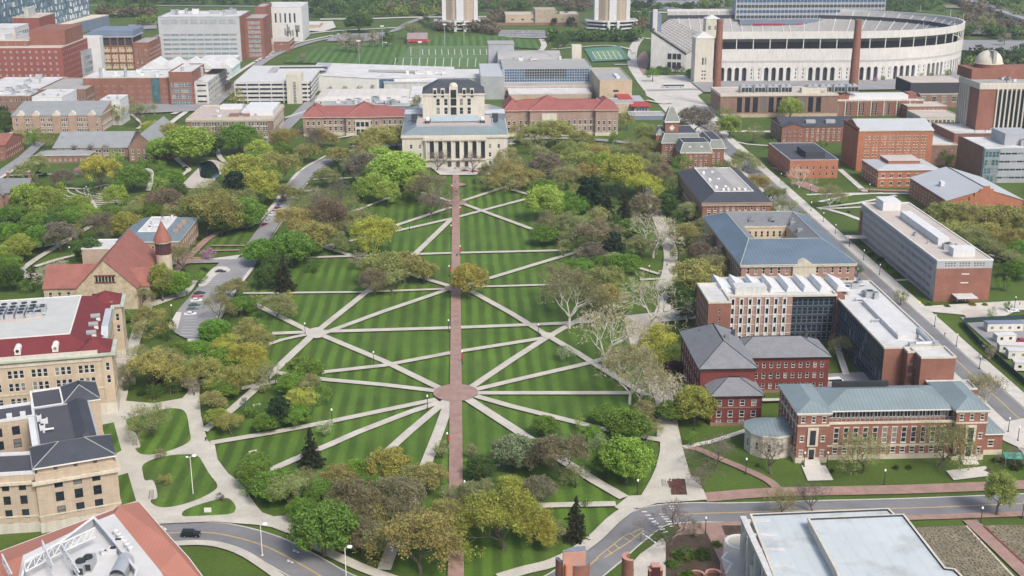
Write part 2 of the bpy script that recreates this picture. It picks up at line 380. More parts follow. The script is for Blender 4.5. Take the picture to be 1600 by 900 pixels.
sheet('planting_bed', [(1431, 826), (1509, 823), (1590, 912), (1490, 912)], M['soil']); sheet('planting_bed', [(1538, 823), (1640, 822), (1640, 912), (1632, 912)], M['soil'])
strip('garden_kerb', [(1509, 823), (1592, 912)], .5, M['stone']); strip('garden_kerb', [(1536, 824), (1632, 912)], .6, M['darkred'])
sheet('planting_bed', [(1040, 850), (1060, 838), (1105, 836), (1125, 880), (1125, 912), (1040, 912)], M['mulch'], curve=False)
sheet('footpath', [(1035, 843), (1040, 850), (1040, 920), (960, 920), (975, 895), (1000, 868)], M['concrete'])
# concrete promenade with lawn islands
sheet('promenade', [(150, 640), (165, 628), (196, 628), (240, 632), (285, 624), (294, 614), (296, 560), (292, 524), (264, 518), (262, 503), (300, 500), (312, 512), (313, 560), (312, 620), (314, 650), (324, 690), (336, 697), (340, 720), (357, 742), (368, 750), (387, 750), (379, 761), (400, 791), (410, 803), (428, 809), (478, 805), (470, 842), (457, 838), (425, 826), (400, 822), (330, 817), (240, 821), (150, 824), (150, 740)], CO)
def isl(pts, s, o): return sheet('lawn_island', pts, M['oval'], True, s, o)
isl([(88, 495), (150, 465), (250, 440), (400, 403), (500, 403), (545, 425), (565, 470), (580, 560), (590, 640), (550, 680), (470, 715), (380, 745), (300, 760), (230, 762), (180, 745), (158, 710), (198, 698), (165, 600), (115, 560)], 5, (180, 560))
isl([(890, 225), (920, 195), (1000, 165), (1100, 150), (1200, 148), (1245, 165), (1280, 220), (1310, 270), (1355, 330), (1350, 365), (1280, 410), (1180, 450), (1080, 475), (1000, 478), (950, 455), (945, 432), (985, 415), (960, 315), (908, 310), (895, 270)], 4, (0, 675))
isl([(1138, 520), (1160, 495), (1250, 460), (1370, 428), (1430, 425), (1470, 465), (1470, 500), (1440, 520), (1350, 528), (1200, 535), (1150, 535)], 4, (0, 675))
for q in ([(158, 666), (178, 662), (190, 706), (181, 711), (170, 700)], [(183, 746), (200, 741), (213, 785), (188, 792)], [(162, 605), (172, 580), (183, 598), (172, 628), (160, 629)]): sheet('lawn_island', q, M['oval'])
strip('footpath', [(186, 632), (204, 555), (222, 500), (235, 470)], 4, CO, curve=True)
strip('footpath', [(235, 478), (262, 468), (285, 460), (300, 440)], 5, CO, curve=True)
strip('sidewalk', [(462, 838), (490, 853), (530, 873), (575, 893), (640, 915)], 3.0, CO, curve=True)
strip('sidewalk', [(230, 856), (271, 852), (310, 850), (345, 854), (385, 869), (440, 906)], 2.4, CO, curve=True)
strip('sidewalk', [(780, 905), (820, 893), (860, 883), (898, 865), (930, 842), (958, 815), (985, 795)], 3.6, CO, curve=True)
sheet('promenade', [(1032, 675), (1031, 707), (1025, 732), (1017, 750), (1002, 776), (982, 777), (960, 795), (972, 800), (985, 796), (1000, 797), (1025, 789), (1105, 783), (1091, 747), (1080, 747), (1075, 732), (1068, 707), (1061, 675), (1052, 645), (1044, 620), (1030, 620), (1030, 660)], CO)
strip('promenade', [(1042, 690), (1043, 650), (1036, 620), (1022, 590), (1008, 560), (995, 530), (990, 510)], 6, CO, curve=True)
sheet('promenade', [(975, 495), (1022, 490), (1045, 440), (1040, 425), (1060, 425), (1055, 450), (1040, 475), (1088, 495), (1088, 500), (1030, 505), (1010, 520), (988, 546)], CO)
strip('promenade', [(1012, 283), (1016, 310), (1030, 345), (1042, 375), (1048, 400), (1045, 430), (1033, 455)], 6, CO, curve=True)
strip('footpath', [(990, 307), (1014, 309), (1060, 307)], 3, CO); strip('footpath', [(1045, 372), (1068, 374)], 5, CO)
# central brick walk and its rounds
def disc(name, px, py, rpx, m, z=None):
    c = at(px, py); r = (at(px + rpx, py) - c).length; z = lay() if z is None else z
    return tag(MB().face([(c.x + r * math.cos(t * math.pi / 24), c.y + r * math.sin(t * math.pi / 24), z) for t in range(48)], m).obj(name), kind='structure')
# spokes of the oval: (points, width)
W_ = 2.7
for p_, w_ in (([(686, 608), (600, 566), (505, 526), (485, 520), (385, 470)], W_), ([(684, 613), (600, 603), (510, 595), (445, 586), (395, 578)], W_), ([(682, 626), (600, 643), (515, 661), (420, 679), (330, 694)], W_), ([(688, 630), (640, 646), (560, 677), (515, 697), (460, 720), (378, 757)], W_), ([(697, 628), (640, 676), (575, 735), (540, 770)], W_), ([(702, 630), (686, 675), (655, 755), (625, 825), (600, 893)], 3.2),
        ([(735, 608), (800, 564), (848, 533), (895, 506), (925, 492)], W_), ([(742, 611), (800, 597), (925, 568), (968, 555), (985, 550)], W_), ([(745, 616), (860, 616), (985, 616)], W_), ([(744, 621), (800, 637), (940, 672), (1034, 690)], W_), ([(732, 626), (800, 670), (870, 716), (930, 754), (975, 780)], 3.2),
        ([(425, 523), (500, 520), (705, 514), (880, 507), (930, 503)], W_ + .3), ([(490, 524), (570, 460), (650, 397), (706, 343)], W_), ([(500, 525), (600, 488), (700, 454)], W_), ([(405, 545), (440, 533), (490, 522)], W_ - .5), ([(492, 522), (425, 585), (400, 609), (365, 640), (318, 676)], W_ + .3), ([(318, 624), (360, 613), (400, 604), (455, 594), (510, 583), (600, 573), (705, 553), (800, 538), (850, 530)], W_),
        ([(380, 460), (570, 458), (697, 453), (740, 450), (880, 446)], W_ - .6), ([(735, 456), (800, 492), (850, 523), (900, 552), (960, 590), (1010, 620)], W_), ([(478, 404), (575, 401), (705, 397), (870, 393), (890, 392)], W_), ([(478, 379), (547, 400), (625, 425), (700, 448)], W_), ([(478, 393), (580, 371), (630, 360), (710, 342), (800, 318), (835, 309)], W_), ([(612, 356), (660, 340), (706, 325)], W_), ([(520, 344), (541, 336), (625, 304), (660, 290)], W_ - .2), ([(660, 302), (704, 316)], W_ - .3),
        ([(724, 315), (785, 295), (835, 278), (850, 270)], W_), ([(724, 320), (800, 348), (860, 370), (890, 380)], W_), ([(725, 449), (760, 438), (882, 401), (932, 387), (970, 380)], W_), ([(800, 298), (828, 306)], W_), ([(855, 309), (905, 318)], 2.2), ([(465, 300), (500, 299)], 4), ([(475, 283), (500, 281), (560, 279), (600, 285)], 2.2), ([(800, 272), (910, 270)], 2.0), ([(724, 800), (800, 794), (870, 792), (962, 790)], W_), ([(990, 418), (1030, 430)], W_ - .5), ([(1000, 439), (1040, 437)], W_ - .5), ([(590, 278), (640, 262), (700, 262)], 4)):
    strip('footpath', p_, w_, CO)
strip('brick_walk', [(712.3, 267), (712.3, 940)], 3.75, BR); 
for z_ in (0,):
    disc('brick_round', 712, 616, 35, BR); disc('brick_round', 713, 319, 16.5, BR); disc('brick_round', 717, 290, 11, BR); disc('brick_round', 711, 452, 17, BR)
sheet('library_forecourt', [(672, 262), (765, 262), (772, 275), (688, 275)], M['concrete2'])
sheet('path_node', [(480, 519), (495, 514), (506, 518), (506, 527), (495, 531), (480, 527)], CO, curve=True); sheet('path_node', [(845, 526), (856, 522), (868, 526), (858, 532)], CO, curve=True)
# streets beyond the oval
st2 = [(560, 236), (545, 240), (510, 253), (485, 268), (465, 288), (446, 318), (420, 355), (400, 385)]
strip('road', st2, 8.5, AW, curve=True); kerb(st2, 4.3); kerb(st2, -4.3)
strip('sidewalk', [(530, 236), (500, 250), (470, 268), (448, 292), (425, 325), (400, 352)], 2, CP, curve=True)
strip('road', [(545, 239), (600, 230), (640, 227)], 7, AW, curve=True); strip('road', [(785, 222), (860, 217), (960, 222), (1050, 236)], 7, AW, curve=True)
strip('sidewalk', [(545, 231), (600, 222), (640, 221)], 3, CP, curve=True)
sheet('car_park', [(262, 517), (280, 485), (345, 410), (395, 405), (402, 412), (372, 450), (338, 515), (330, 530), (290, 531)], AW)
strip('road', [(250, 414), (300, 410), (385, 408)], 7, AW)
sheet('parking_island', [(310, 447), (328, 426), (338, 419), (355, 420), (359, 426), (340, 430), (322, 448)], CP, curve=True)
sheet('sidewalk', [(262, 515), (276, 490), (284, 491), (278, 516)], CP); strip('sidewalk', [(340, 500), (365, 460), (395, 420)], 1.6, CP)
sheet('plaza', [(318, 408), (370, 407), (380, 396), (378, 400)], CP)
for i in range(7):
    y = 500 + i * 4.6; strip('parking_line', [(286 - i * 1.6 + 4, y), (309 - i * 1.2, y - .6)], .16, M['white'])
for i in range(6):
    y = 432 + i * 3.2; strip('parking_line', [(331 - i * 2.3, y), (349 - i * 2.2, y - .4)], .16, M['white'])
strip('brick_paving', [(262, 440), (285, 415), (305, 394), (330, 372), (362, 360), (392, 356)], 3.4, BR, curve=True)
strip('brick_paving', [(330, 386), (382, 386)], 1.8, BR); strip('brick_paving', [(332, 394), (374, 393)], 1.8, BR)
sheet('brick_paving', [(265, 405), (320, 404), (318, 411), (262, 412)], BR)
for p_, w_ in (([(-20, 401), (17, 395), (92, 382), (135, 360)], 2.6), ([(30, 427), (60, 405), (110, 375), (142, 355)], 3), ([(55, 419), (90, 408), (131, 398)], 2.6), ([(28, 425), (45, 435), (60, 430)], 5), ([(100, 296), (136, 297), (155, 293), (170, 290)], 2.6), ([(0, 277), (10, 276), (80, 274), (100, 274)], 2.6), ([(135, 297), (137, 306), (150, 330)], 3), ([(232, 300), (236, 285), (236, 270), (228, 265)], 2.6), ([(272, 290), (285, 275), (295, 268), (290, 262), (278, 252), (275, 245)], 3), ([(338, 232), (343, 246), (352, 255), (365, 260)], 3), ([(205, 180), (215, 188), (222, 196), (215, 203)], 2.6)):
    strip('footpath', p_, w_, CO, curve=True)
sheet('lake_walk', [(283, 295), (290, 285), (310, 265), (320, 255), (335, 252), (358, 262), (362, 270), (342, 276), (330, 290), (312, 296)], M['flattan'], curve=True)
sheet('pond', [(311, 257), (330, 254), (342, 268), (340, 280), (316, 280), (312, 270)], M['water'], curve=True)
strip('road', [(-20, 290), (0, 274), (40, 246), (66, 222)], 7, AW); strip('sidewalk', [(-8, 285), (20, 269), (46, 250)], 2.4, CP)
for p_, w_, m_ in (([(245, 210), (312, 160), (355, 126), (405, 94), (450, 72), (520, 56)], 4, CP), ([(310, 185), (345, 155), (372, 133), (407, 100), (450, 78), (512, 61), (607, 51), (645, 34), (700, 20), (800, 15)], 9, AW), ([(420, 235), (437, 210), (487, 160), (500, 150)], 9, AW), ([(432, 190), (500, 168)], 2.5, CP), ([(270, 180), (318, 158), (345, 150)], 4, CP), ([(0, 222), (20, 208), (36, 202)], 3, CP), ([(560, 216), (558, 207), (590, 205)], 2.5, CP), ([(510, 220), (560, 212)], 2.5, CP),
        ([(140, 9), (245, 9.5), (420, 11), (500, 13)], 14, AW), ([(500, 31), (580, 30), (640, 28), (760, 27)], 14, CP), ([(990, 19), (1060, 21), (1180, 26), (1260, 30)], 16, CP), ([(420, 62), (450, 58), (515, 50), (620, 44)], 7, CP), ([(600, 67), (620, 72), (628, 74)], 5, CP), ([(780, 58), (840, 60), (900, 58), (1000, 60), (1013, 62)], 5, CP), ([(845, 80), (850, 72), (846, 62)], 6, CP), ([(862, 78), (900, 75), (950, 72), (985, 78), (990, 84)], 4, CP), ([(960, 102), (990, 102)], 5, CP), ([(880, 60), (884, 68), (872, 74)], 3, CP), ([(1010, 158), (1035, 163), (1050, 162)], 3, CP), ([(1120, 206), (1090, 190)], 8, AW)):
    strip('road' if m_ is AW else 'footpath', p_, w_, m_, curve=True)
sheet('playing_field', [(442, 99), (482, 81), (505, 75), (595, 67.5), (635, 72), (637, 83), (607, 109), (540, 102), (487, 100)], M['field'])
sheet('playing_field', [(612, 110), (640, 73), (770, 72), (757, 109), (662, 111)], mat('turf_pitch', (.10, .17, .06), var=.06, scale=.05)); sheet('playing_field', [(668, 73), (672, 58), (780, 57), (835, 65), (845, 78), (770, 73)], M['field'])
for i in range(12):
    x = 660 + i * 10; strip('pitch_line', [(x, 78), (x + .8, 87)], .45, M['white'])
for i in range(11):
    x = 618 + i * 12.6; strip('pitch_line', [(x, 92), (x - 1.5, 106)], .45, M['white'])
for p_ in ([(612, 109.5), (662, 110.5), (742, 109.5)], [(617, 92), (742, 91)], [(642, 75), (642, 88), (768, 87)], [(642, 75), (765, 74.5)], [(715, 88), (722, 88), (722, 91)], [(700, 106), (712, 106)]): strip('pitch_line', p_, .5, M['white'])
sheet('tennis_court', [(913, 78), (968, 73), (986, 95), (925, 98)], mat('court_green', (.09, .2, .15), var=.08))
sheet('tennis_court', [(925, 82), (962, 78), (976, 94), (932, 95)], mat('court_light', (.16, .27, .15), var=.08))
for i in range(6):
    x = 925 + i * 8; strip('court_line', [(x, 82), (x + 7, 94)], .5, M['white'])
for y in (83, 89, 94): strip('court_line', [(924 + (y - 82) * .7, y), (968 + (y - 82) * .7, y - 1)], .5, M['white'])
sheet('car_park', [(780, 48), (870, 49), (868, 60), (778, 58)], AW); sheet('car_park', [(1010, 1), (1130, 2), (1130, 12), (1005, 9)], AW); sheet('car_park', [(1505, 64), (1700, 66), (1700, 92), (1600, 88), (1500, 82)], AW)
sheet('car_park', [(510, 66), (520, 56), (600, 52), (608, 60), (570, 66)], AW); sheet('car_park', [(200, 40), (245, 38), (245, 46), (205, 48)], AW)
sheet('parking_apron', [(470, 36), (520, 34), (525, 44), (505, 51), (474, 49)], CP)
sheet('stadium_apron', [(1080, 130), (1120, 126), (1400, 125), (1500, 112), (1510, 100), (1530, 108), (1500, 140), (1100, 146)], AW)
sheet('ball_field', [(1474, 9), (1505, 9), (1508, 14), (1478, 14)], M['soil'])
sheet('building_yard', [(200, 150), (330, 150), (320, 175), (200, 180)], AW); sheet('building_yard', [(1100, 150), (1500, 150), (1600, 200), (1450, 205), (1230, 188), (1120, 196)], CO) if 0 else None
sheet('service_yard', [(1270, 590), (1370, 585), (1370, 612), (1280, 612)], AW)
strip('footpath', [(1300, 520), (1312, 560), (1322, 590)], 2.2, CP); strip('footpath', [(1190, 630), (1225, 629)], 2, CP)
sheet('brick_paving', [(1120, 250), (1150, 250)], BR) if 0 else None
# ---------------------------------------------------------------- building kit
def RP(fl, fr, back, base=None, h=None):
    if h is None:
        Y0 = at(*base).y; lo, hi = 0, 120
        for _ in range(40):
            m = (lo + hi) / 2
            if at(fl[0], fl[1], m).y > Y0: lo = m
            else: hi = m
        h = lo
    a, b, c = at(*fl, h), at(*fr, h), at(*back, h)
    return a.x, (a.y + b.y) / 2, b.x, c.y, h
def rect(x0, y0, x1, y1): return [(x0, y0), (x1, y0), (x1, y1), (x0, y1)]
def ccw(p):
    a = sum(p[i][0] * p[(i + 1) % len(p)][1] - p[(i + 1) % len(p)][0] * p[i][1] for i in range(len(p)))
    return list(p) if a > 0 else list(p)[::-1]
def grow(poly, d):
    n = len(poly); out = []
    for i in range(n):
        a, b, c = (Vector(poly[(i + k) % n]) for k in (-1, 0, 1))
        t1 = (b - a).normalized(); t2 = (c - b).normalized(); n1 = Vector((t1.y, -t1.x)); n2 = Vector((t2.y, -t2.x))
        m = (n1 + n2)
        if m.length < .05: m = n1
        m.normalize(); k = d / max(.35, m.dot(n1)); out.append((b.x + m.x * k, b.y + m.y * k))
    return out
def S(n=3, w=1.3, h=1.9, bay=3.4, first=1.1, pitch=3.7, margin=1.2, g='glass', fr='trim', grp=1, gap=.25, style='sash', lint=None, rows=None, arch=()):
    return dict(n=n, w=w, h=h, bay=bay, first=first, pitch=pitch, margin=margin, g=g, fr=fr, grp=grp, gap=gap, style=style, lint=lint, rows=rows, arch=arch)
_wc = {}
def window_mesh(w, h, g, fr, style):
    k = (round(w, 2), round(h, 2), g, fr, style)
    if k in _wc: return _wc[k]
    gm, fm = M[g], M[fr]; a = MB(); p = MB(); t = min(.13, w * .1)
    y0, y1 = .08, .2
    a.box(0, y0, 0, w, y1, t, fm); a.box(0, y0, h - t, w, y1, h, fm); a.box(0, y0, t, t, y1, h - t, fm); a.box(w - t, y0, t, w, y1, h - t, fm)
    if style == 'sash': a.box(t, y0, h * .5 - .05, w - t, y1, h * .5 + .05, fm)
    if style in ('grid', 'wide', 'curtain'):
        nx = max(2, round(w / 1.3)) if style != 'curtain' else max(1, round(w / 1.9)); nz = max(1, round(h / 1.6))
        tt = .09 if style != 'curtain' else .06
        for i in range(1, nx): a.box(w * i / nx - tt / 2, y0 - .02, t, w * i / nx + tt / 2, y1, h - t, fm)
        for j in range(1, nz): a.box(t, y0 + .01, h * j / nz - tt / 2, w - t, y1 - .01, h * j / nz + tt / 2, fm)
    if style == 'tall':
        for j in range(1, max(2, round(h / 1.8))):
            q = h * j / max(2, round(h / 1.8)); a.box(t, y0, q - .06, w - t, y1, q + .06, fm)
    p.face([(t, .17, t), (w - t, .17, t), (w - t, .17, h - t), (t, .17, h - t)], gm)
    if style != 'curtain' and w < 3 and h < 4:   # a blind half drawn behind some panes
        pass
    _wc[k] = (a.data('window'), p.data('pane'), a, p); return _wc[k]
def facing(p, q):
    mid = (Vector(p) + Vector(q)) / 2; d = Vector(q) - Vector(p); n = Vector((d.y, -d.x))
    return n.dot(-mid) > 0   # the camera stands at x=0, y=0
class B:
    def __init__(s, name, label, x, y, cat='building', near=False, group=None):
        s.rot = 0; s.o = Vector((x, y, 0)); s.e = empty(name, (x, y, 0), 0, label, cat, group); s.wins = []; s.near = near
    def turn(s, a): s.rot = R(a); s.e.rotation_euler.z = s.rot; return s
    def U(s, px, py, z):
        v = at(px, py, z) - s.o; v.rotate(Matrix.Rotation(-s.rot, 3, 'Z')); return v + s.o
    def add(s, mb, name, parent=None, kind=None, label=None):
        mb.v = [(v[0] - s.o.x, v[1] - s.o.y, v[2]) for v in mb.v]
        o = mb.obj(name, parent or s.e)
        if kind: o['kind'] = kind
        if label: o['label'] = label
        return o
    def block(s, poly, z0, z1, m, spec=None, name='wall', only=None, base=None, cap=None):
        poly = ccw(poly); n = len(poly); mb = MB(); s.poly = poly
        for i in range(n):
            p, q = poly[i], poly[(i + 1) % n]
            sp = spec.get(i, spec.get('d')) if isinstance(spec, dict) and ('d' in spec or any(isinstance(k, int) for k in spec)) else spec
            if only is not None and i not in only: sp = None
            L_ = math.hypot(q[0] - p[0], q[1] - p[1]); rects = []
            if sp and facing(p, q): rects = s.layout(L_, z0, z1, sp)
            s.facade(mb, p, q, z0, z1, rects, m, sp)
        if cap is not False: mb.face([(a, b, z1 - .02) for a, b in poly], cap or m)
        s.add(mb, name)
        if base: s.band(poly, z0, base[0], .12, base[1], 'base_course')
        return s
    def layout(s, L_, z0, z1, sp):
        if sp['rows']: rows = [(z0 + a, b) for a, b in sp['rows']]
        else: rows = [(z0 + sp['first'] + i * sp['pitch'], sp['h']) for i in range(sp['n'])]
        rows = [(a, b) for a, b in rows if a + b < z1 - .1]
        W1 = sp['grp'] * sp['w'] + (sp['grp'] - 1) * sp['gap']
        k = int((L_ - 2 * sp['margin'] + (sp['bay'] - W1)) // sp['bay'])
        if k < 1: k = 1 if L_ > W1 + .6 else 0
        out = []; step = sp['bay'] if k > 1 else 0
        tot = (k - 1) * step + W1; u = (L_ - tot) / 2
        for i in range(k):
            for g in range(sp['grp']):
                for a, b in rows:
                    uu = u + i * step + g * (sp['w'] + sp['gap']); out.append((uu, uu + sp['w'], a, a + b))
        return out
    def facade(s, mb, p, q, z0, z1, rects, m, sp):
        P0 = Vector((*p, 0)); d = Vector((q[0] - p[0], q[1] - p[1], 0)); L_ = d.length; d.normalize(); nn = Vector((d.y, -d.x, 0))
        pt = lambda u, z, r=0: (P0.x + d.x * u - nn.x * r, P0.y + d.y * u - nn.y * r, z)
        if not rects:
            mb.face([pt(0, z0), pt(L_, z0), pt(L_, z1), pt(0, z1)], m); return
        us = sorted({0, round(L_, 4)} | {round(v, 4) for r in rects for v in r[:2]}); zs = sorted({round(z0, 4), round(z1, 4)} | {round(v, 4) for r in rects for v in r[2:]})
        hole = {(round(r[0], 4), round(r[2], 4)) for r in rects}; rr = {}
        occ = set()
        for r in rects:
            iu = [i for i in range(len(us) - 1) if us[i] >= round(r[0], 4) - 1e-5 and us[i + 1] <= round(r[1], 4) + 1e-5]
            iz = [j for j in range(len(zs) - 1) if zs[j] >= round(r[2], 4) - 1e-5 and zs[j + 1] <= round(r[3], 4) + 1e-5]
            occ |= {(i, j) for i in iu for j in iz}
        for j in range(len(zs) - 1):
            i = 0
            while i < len(us) - 1:
                if (i, j) in occ: i += 1; continue
                k = i
                while k < len(us) - 1 and (k, j) not in occ: k += 1
                mb.face([pt(us[i], zs[j]), pt(us[k], zs[j]), pt(us[k], zs[j + 1]), pt(us[i], zs[j + 1])], m); i = k
        D = .3; lm = M[sp['lint']] if sp['lint'] else None
        for a, b, c, e in rects:
            mb.face([pt(a, c), pt(b, c), pt(b, c, D), pt(a, c, D)], lm or m); mb.face([pt(a, e, D), pt(b, e, D), pt(b, e), pt(a, e)], m)
            mb.face([pt(a, c), pt(a, c, D), pt(a, e, D), pt(a, e)], m); mb.face([pt(b, c, D), pt(b, c), pt(b, e), pt(b, e, D)], m)
            if lm:
                for (zz, hh, ex) in ((c - .22, .2, .12), (e + .02, .3, .12)):
                    if zz < z0: continue
                    A_, B_ = pt(a - ex, zz, -.07), pt(b + ex, zz, -.07); A2, B2 = pt(a - ex, zz, .02), pt(b + ex, zz, .02)
                    up = lambda v: (v[0], v[1], v[2] + hh)
                    mb.mesh([A_, B_, B2, A2, up(A_), up(B_), up(B2), up(A2)], [(0, 3, 2, 1), (4, 5, 6, 7), (0, 1, 5, 4), (1, 2, 6, 5), (3, 0, 4, 7)], lm)
            rz = math.atan2(d.y, d.x); v = pt(a, c)
            s.wins.append((v, rz, b - a, e - c, sp['g'], sp['fr'], sp['style']))
    def done(s):
        W_ = s.wins
        dist = lambda w_: -(w_[2] * w_[3]) / (w_[0][0] ** 2 + w_[0][1] ** 2)
        W_.sort(key=dist); rest = MB()
        for i, (v, rz, a, b, g, fr, st) in enumerate(W_):
            fm, pm, fa, pa = window_mesh(a, b, g, fr, st)
            if i < 100:
                loc = (v[0] - s.o.x, v[1] - s.o.y, v[2])
                if s.near:
                    o = bpy.data.objects.new('window', fm); C.objects.link(o); o.parent = s.e; o.location = loc; o.rotation_euler.z = rz
                    q = bpy.data.objects.new('pane', pm); C.objects.link(q); q.parent = o
                else:
                    k = ('both', fm.name)
                    if k not in _wc:
                        mb = MB(); mb.v = fa.v + pa.v; mb.f = list(fa.f) + [tuple(t + len(fa.v) for t in f) for f in pa.f]; mb.mats = [fa.mats[0], pa.mats[0]]
                        mb.m = list(fa.m) + [1] * len(pa.f)
                        _wc[k] = mb.data('window')
                    o = bpy.data.objects.new('window', _wc[k]); C.objects.link(o); o.parent = s.e; o.location = loc; o.rotation_euler.z = rz
            else:
                c_, s_ = math.cos(rz), math.sin(rz)
                for src in (fa, pa):
                    tv = [(v[0] + x * c_ - y * s_, v[1] + x * s_ + y * c_, v[2] + z) for x, y, z in src.v]
                    rest.mesh(tv, src.f, src.mats[0])
        if rest.v: s.add(rest, 'window', kind='stuff')
        return s.e
    def band(s, poly, z, h, out, m, name='string_course'):
        poly = ccw(poly); a = grow(poly, out); b = grow(poly, -.05); mb = MB(); n = len(poly)
        for i in range(n):
            j = (i + 1) % n
            mb.face([(*a[i], z), (*a[j], z), (*a[j], z + h), (*a[i], z + h)], m)
            mb.face([(*a[i], z + h), (*a[j], z + h), (*b[j], z + h), (*b[i], z + h)], m)
            mb.face([(*b[i], z), (*b[j], z), (*a[j], z), (*a[i], z)], m)
        return s.add(mb, name)
    def flat(s, poly, z, m, par=.7, pm=None, name='roof', wd=.4, inner=None):
        poly = ccw(poly); a = grow(poly, .12); b = grow(poly, -wd); mb = MB(); n = len(poly); pm = pm or M['conc']
        for i in range(n):
            j = (i + 1) % n
            mb.face([(*a[i], z - .02), (*a[j], z - .02), (*a[j], z + par), (*a[i], z + par)], pm)
            mb.face([(*a[i], z + par), (*a[j], z + par), (*b[j], z + par), (*b[i], z + par)], pm)
            mb.face([(*b[j], z + .01), (*b[i], z + .01), (*b[i], z + par), (*b[j], z + par)], inner or pm)
            mb.face([(*b[i], z - .02), (*b[j], z - .02), (*a[j], z - .02), (*a[i], z - .02)], pm)
        mb.face([(*v, z + .05) for v in b], m); return s.add(mb, name)
    def hip(s, x0, y0, x1, y1, z, rh, m, over=.8, ins=None, top=None, ridge=None, eave=None, gut=None):
        x0 -= over; y0 -= over; x1 += over; y1 += over; mb = MB(); em = eave or M['trim']; t = .35
        if ins is None:
            k = min(x1 - x0, y1 - y0) / 2
            if x1 - x0 >= y1 - y0: T = [(x0 + k, y0 + k), (x1 - k, y0 + k), (x1 - k, y0 + k), (x0 + k, y0 + k)]
            else: T = [(x0 + k, y0 + k), (x0 + k, y0 + k), (x0 + k, y1 - k), (x0 + k, y1 - k)]
        else: T = rect(x0 + ins, y0 + ins, x1 - ins, y1 - ins)
        P_ = rect(x0, y0, x1, y1); zt = z + rh
        for i in range(4):
            j = (i + 1) % 4; f = [(*P_[i], z + t), (*P_[j], z + t)]
            if (Vector(T[i]) - Vector(T[j])).length > .02: f += [(*T[j], zt), (*T[i], zt)]
            else: f += [(*T[i], zt)]
            mb.face(f, m); mb.face([(*P_[i], z - .05), (*P_[j], z - .05), (*P_[j], z + t), (*P_[i], z + t)], em)
            if ridge: mb.tube((*P_[i], z + t), (*T[i], zt), .16, .16, ridge, 4); 
            if ridge and (Vector(T[i]) - Vector(T[j])).length > .1: mb.tube((*T[i], zt), (*T[j], zt), .16, .16, ridge, 4)
        mb.face([(*v, z - .05) for v in P_[::-1]], em)
        if ins is not None: mb.face([(*v, zt) for v in T], top or m)
        return s.add(mb, 'roof')
    def gable(s, x0, y0, x1, y1, z, rh, m, axis='x', over=.5, wm=None, gx=None):
        mb = MB(); wm = wm or M['trim']; g = .35 if gx is None else gx
        if axis == 'x':
            a, b = x0 - g, x1 + g; ym = (y0 + y1) / 2; k = rh / (ym - y0) * over; y0 -= over; y1 += over
            E = [((a, y0, z - k), (b, y0, z - k), (b, ym, z + rh), (a, ym, z + rh)), ((b, y1, z - k), (a, y1, z - k), (a, ym, z + rh), (b, ym, z + rh))]
            G = [[(x0, y0 + over, z), (x0, ym, z + rh - .1), (x0, y1 - over, z)], [(x1, y1 - over, z), (x1, ym, z + rh - .1), (x1, y0 + over, z)]]
        else:
            a, b = y0 - g, y1 + g; xm = (x0 + x1) / 2; k = rh / (xm - x0) * over; x0 -= over; x1 += over
            E = [((x0, b, z - k), (x0, a, z - k), (xm, a, z + rh), (xm, b, z + rh)), ((x1, a, z - k), (x1, b, z - k), (xm, b, z + rh), (xm, a, z + rh))]
            G = [[(x0 + over, y0, z), (x1 - over, y0, z), (xm, y0, z + rh - .1)], [(x1 - over, y1, z), (x0 + over, y1, z), (xm, y1, z + rh - .1)]]
        for e in E:
            up = [(p[0], p[1], p[2] + .25) for p in e]; mb.face(up, m); mb.face([p for p in e][::-1], m)
            for i in range(4): j = (i + 1) % 4; mb.face([e[i], e[j], up[j], up[i]], m)
        s.add(mb, 'roof')
        for q in G: s.add(MB().face(q, wm), 'gable_wall')
        return s
    def fan(s, poly, z, apex, m, over=.6, name='roof', eave=None):
        """a pyramid or half cone of facets over any footprint"""
        poly = ccw(poly); a = grow(poly, over); n = len(a); mb = MB(); em = eave or M['trim']
        for i in range(n):
            j = (i + 1) % n
            mb.face([(*a[i], z + .3), (*a[j], z + .3), apex], m); mb.face([(*a[i], z - .05), (*a[j], z - .05), (*a[j], z + .3), (*a[i], z + .3)], em)
        mb.face([(*v, z - .05) for v in a[::-1]], em); return s.add(mb, name)
    def units(s, x0, y0, x1, y1, z, n, seed=1, m=None, big=1.0):
        rg = random.Random(seed)
        for i in range(n):
            mb = MB(); x, y = rg.uniform(x0, x1), rg.uniform(y0, y1); a, b, c = rg.uniform(.8, 2.4) * big, rg.uniform(.8, 2.2) * big, rg.uniform(.7, 1.7) * big; mm = m or rg.choice([M['metal'], M['metal'], M['whitewall'], M['greywall']])
            k = rg.random()
            if k < .6:
                mb.box(x, y, z, x + a, y + b, z + c, mm); mb.box(x + a * .2, y + b * .2, z + c, x + a * .8, y + b * .8, z + c + .12, M['darkmetal']); s.add(mb, 'roof_unit')
            elif k < .85:
                mb.lathe([(0, z), (.3 * big, z), (.3 * big, z + 1.1 * big), (.5 * big, z + 1.15 * big), (.5 * big, z + 1.4 * big), (0, z + 1.5 * big)], mm, (x, y), 10); s.add(mb, 'roof_vent')
            else:
                mb.tube((x, y, z), (x, y, z + 1.0), .3 * big, .3 * big, mm); mb.tube((x, y, z + .8), (x + 2.5 * big, y, z + .8), .3 * big, .3 * big, mm); s.add(mb, 'roof_duct')
    def box(s, x0, y0, z0, x1, y1, z1, m, name): return s.add(MB().box(x0, y0, z0, x1, y1, z1, m), name)
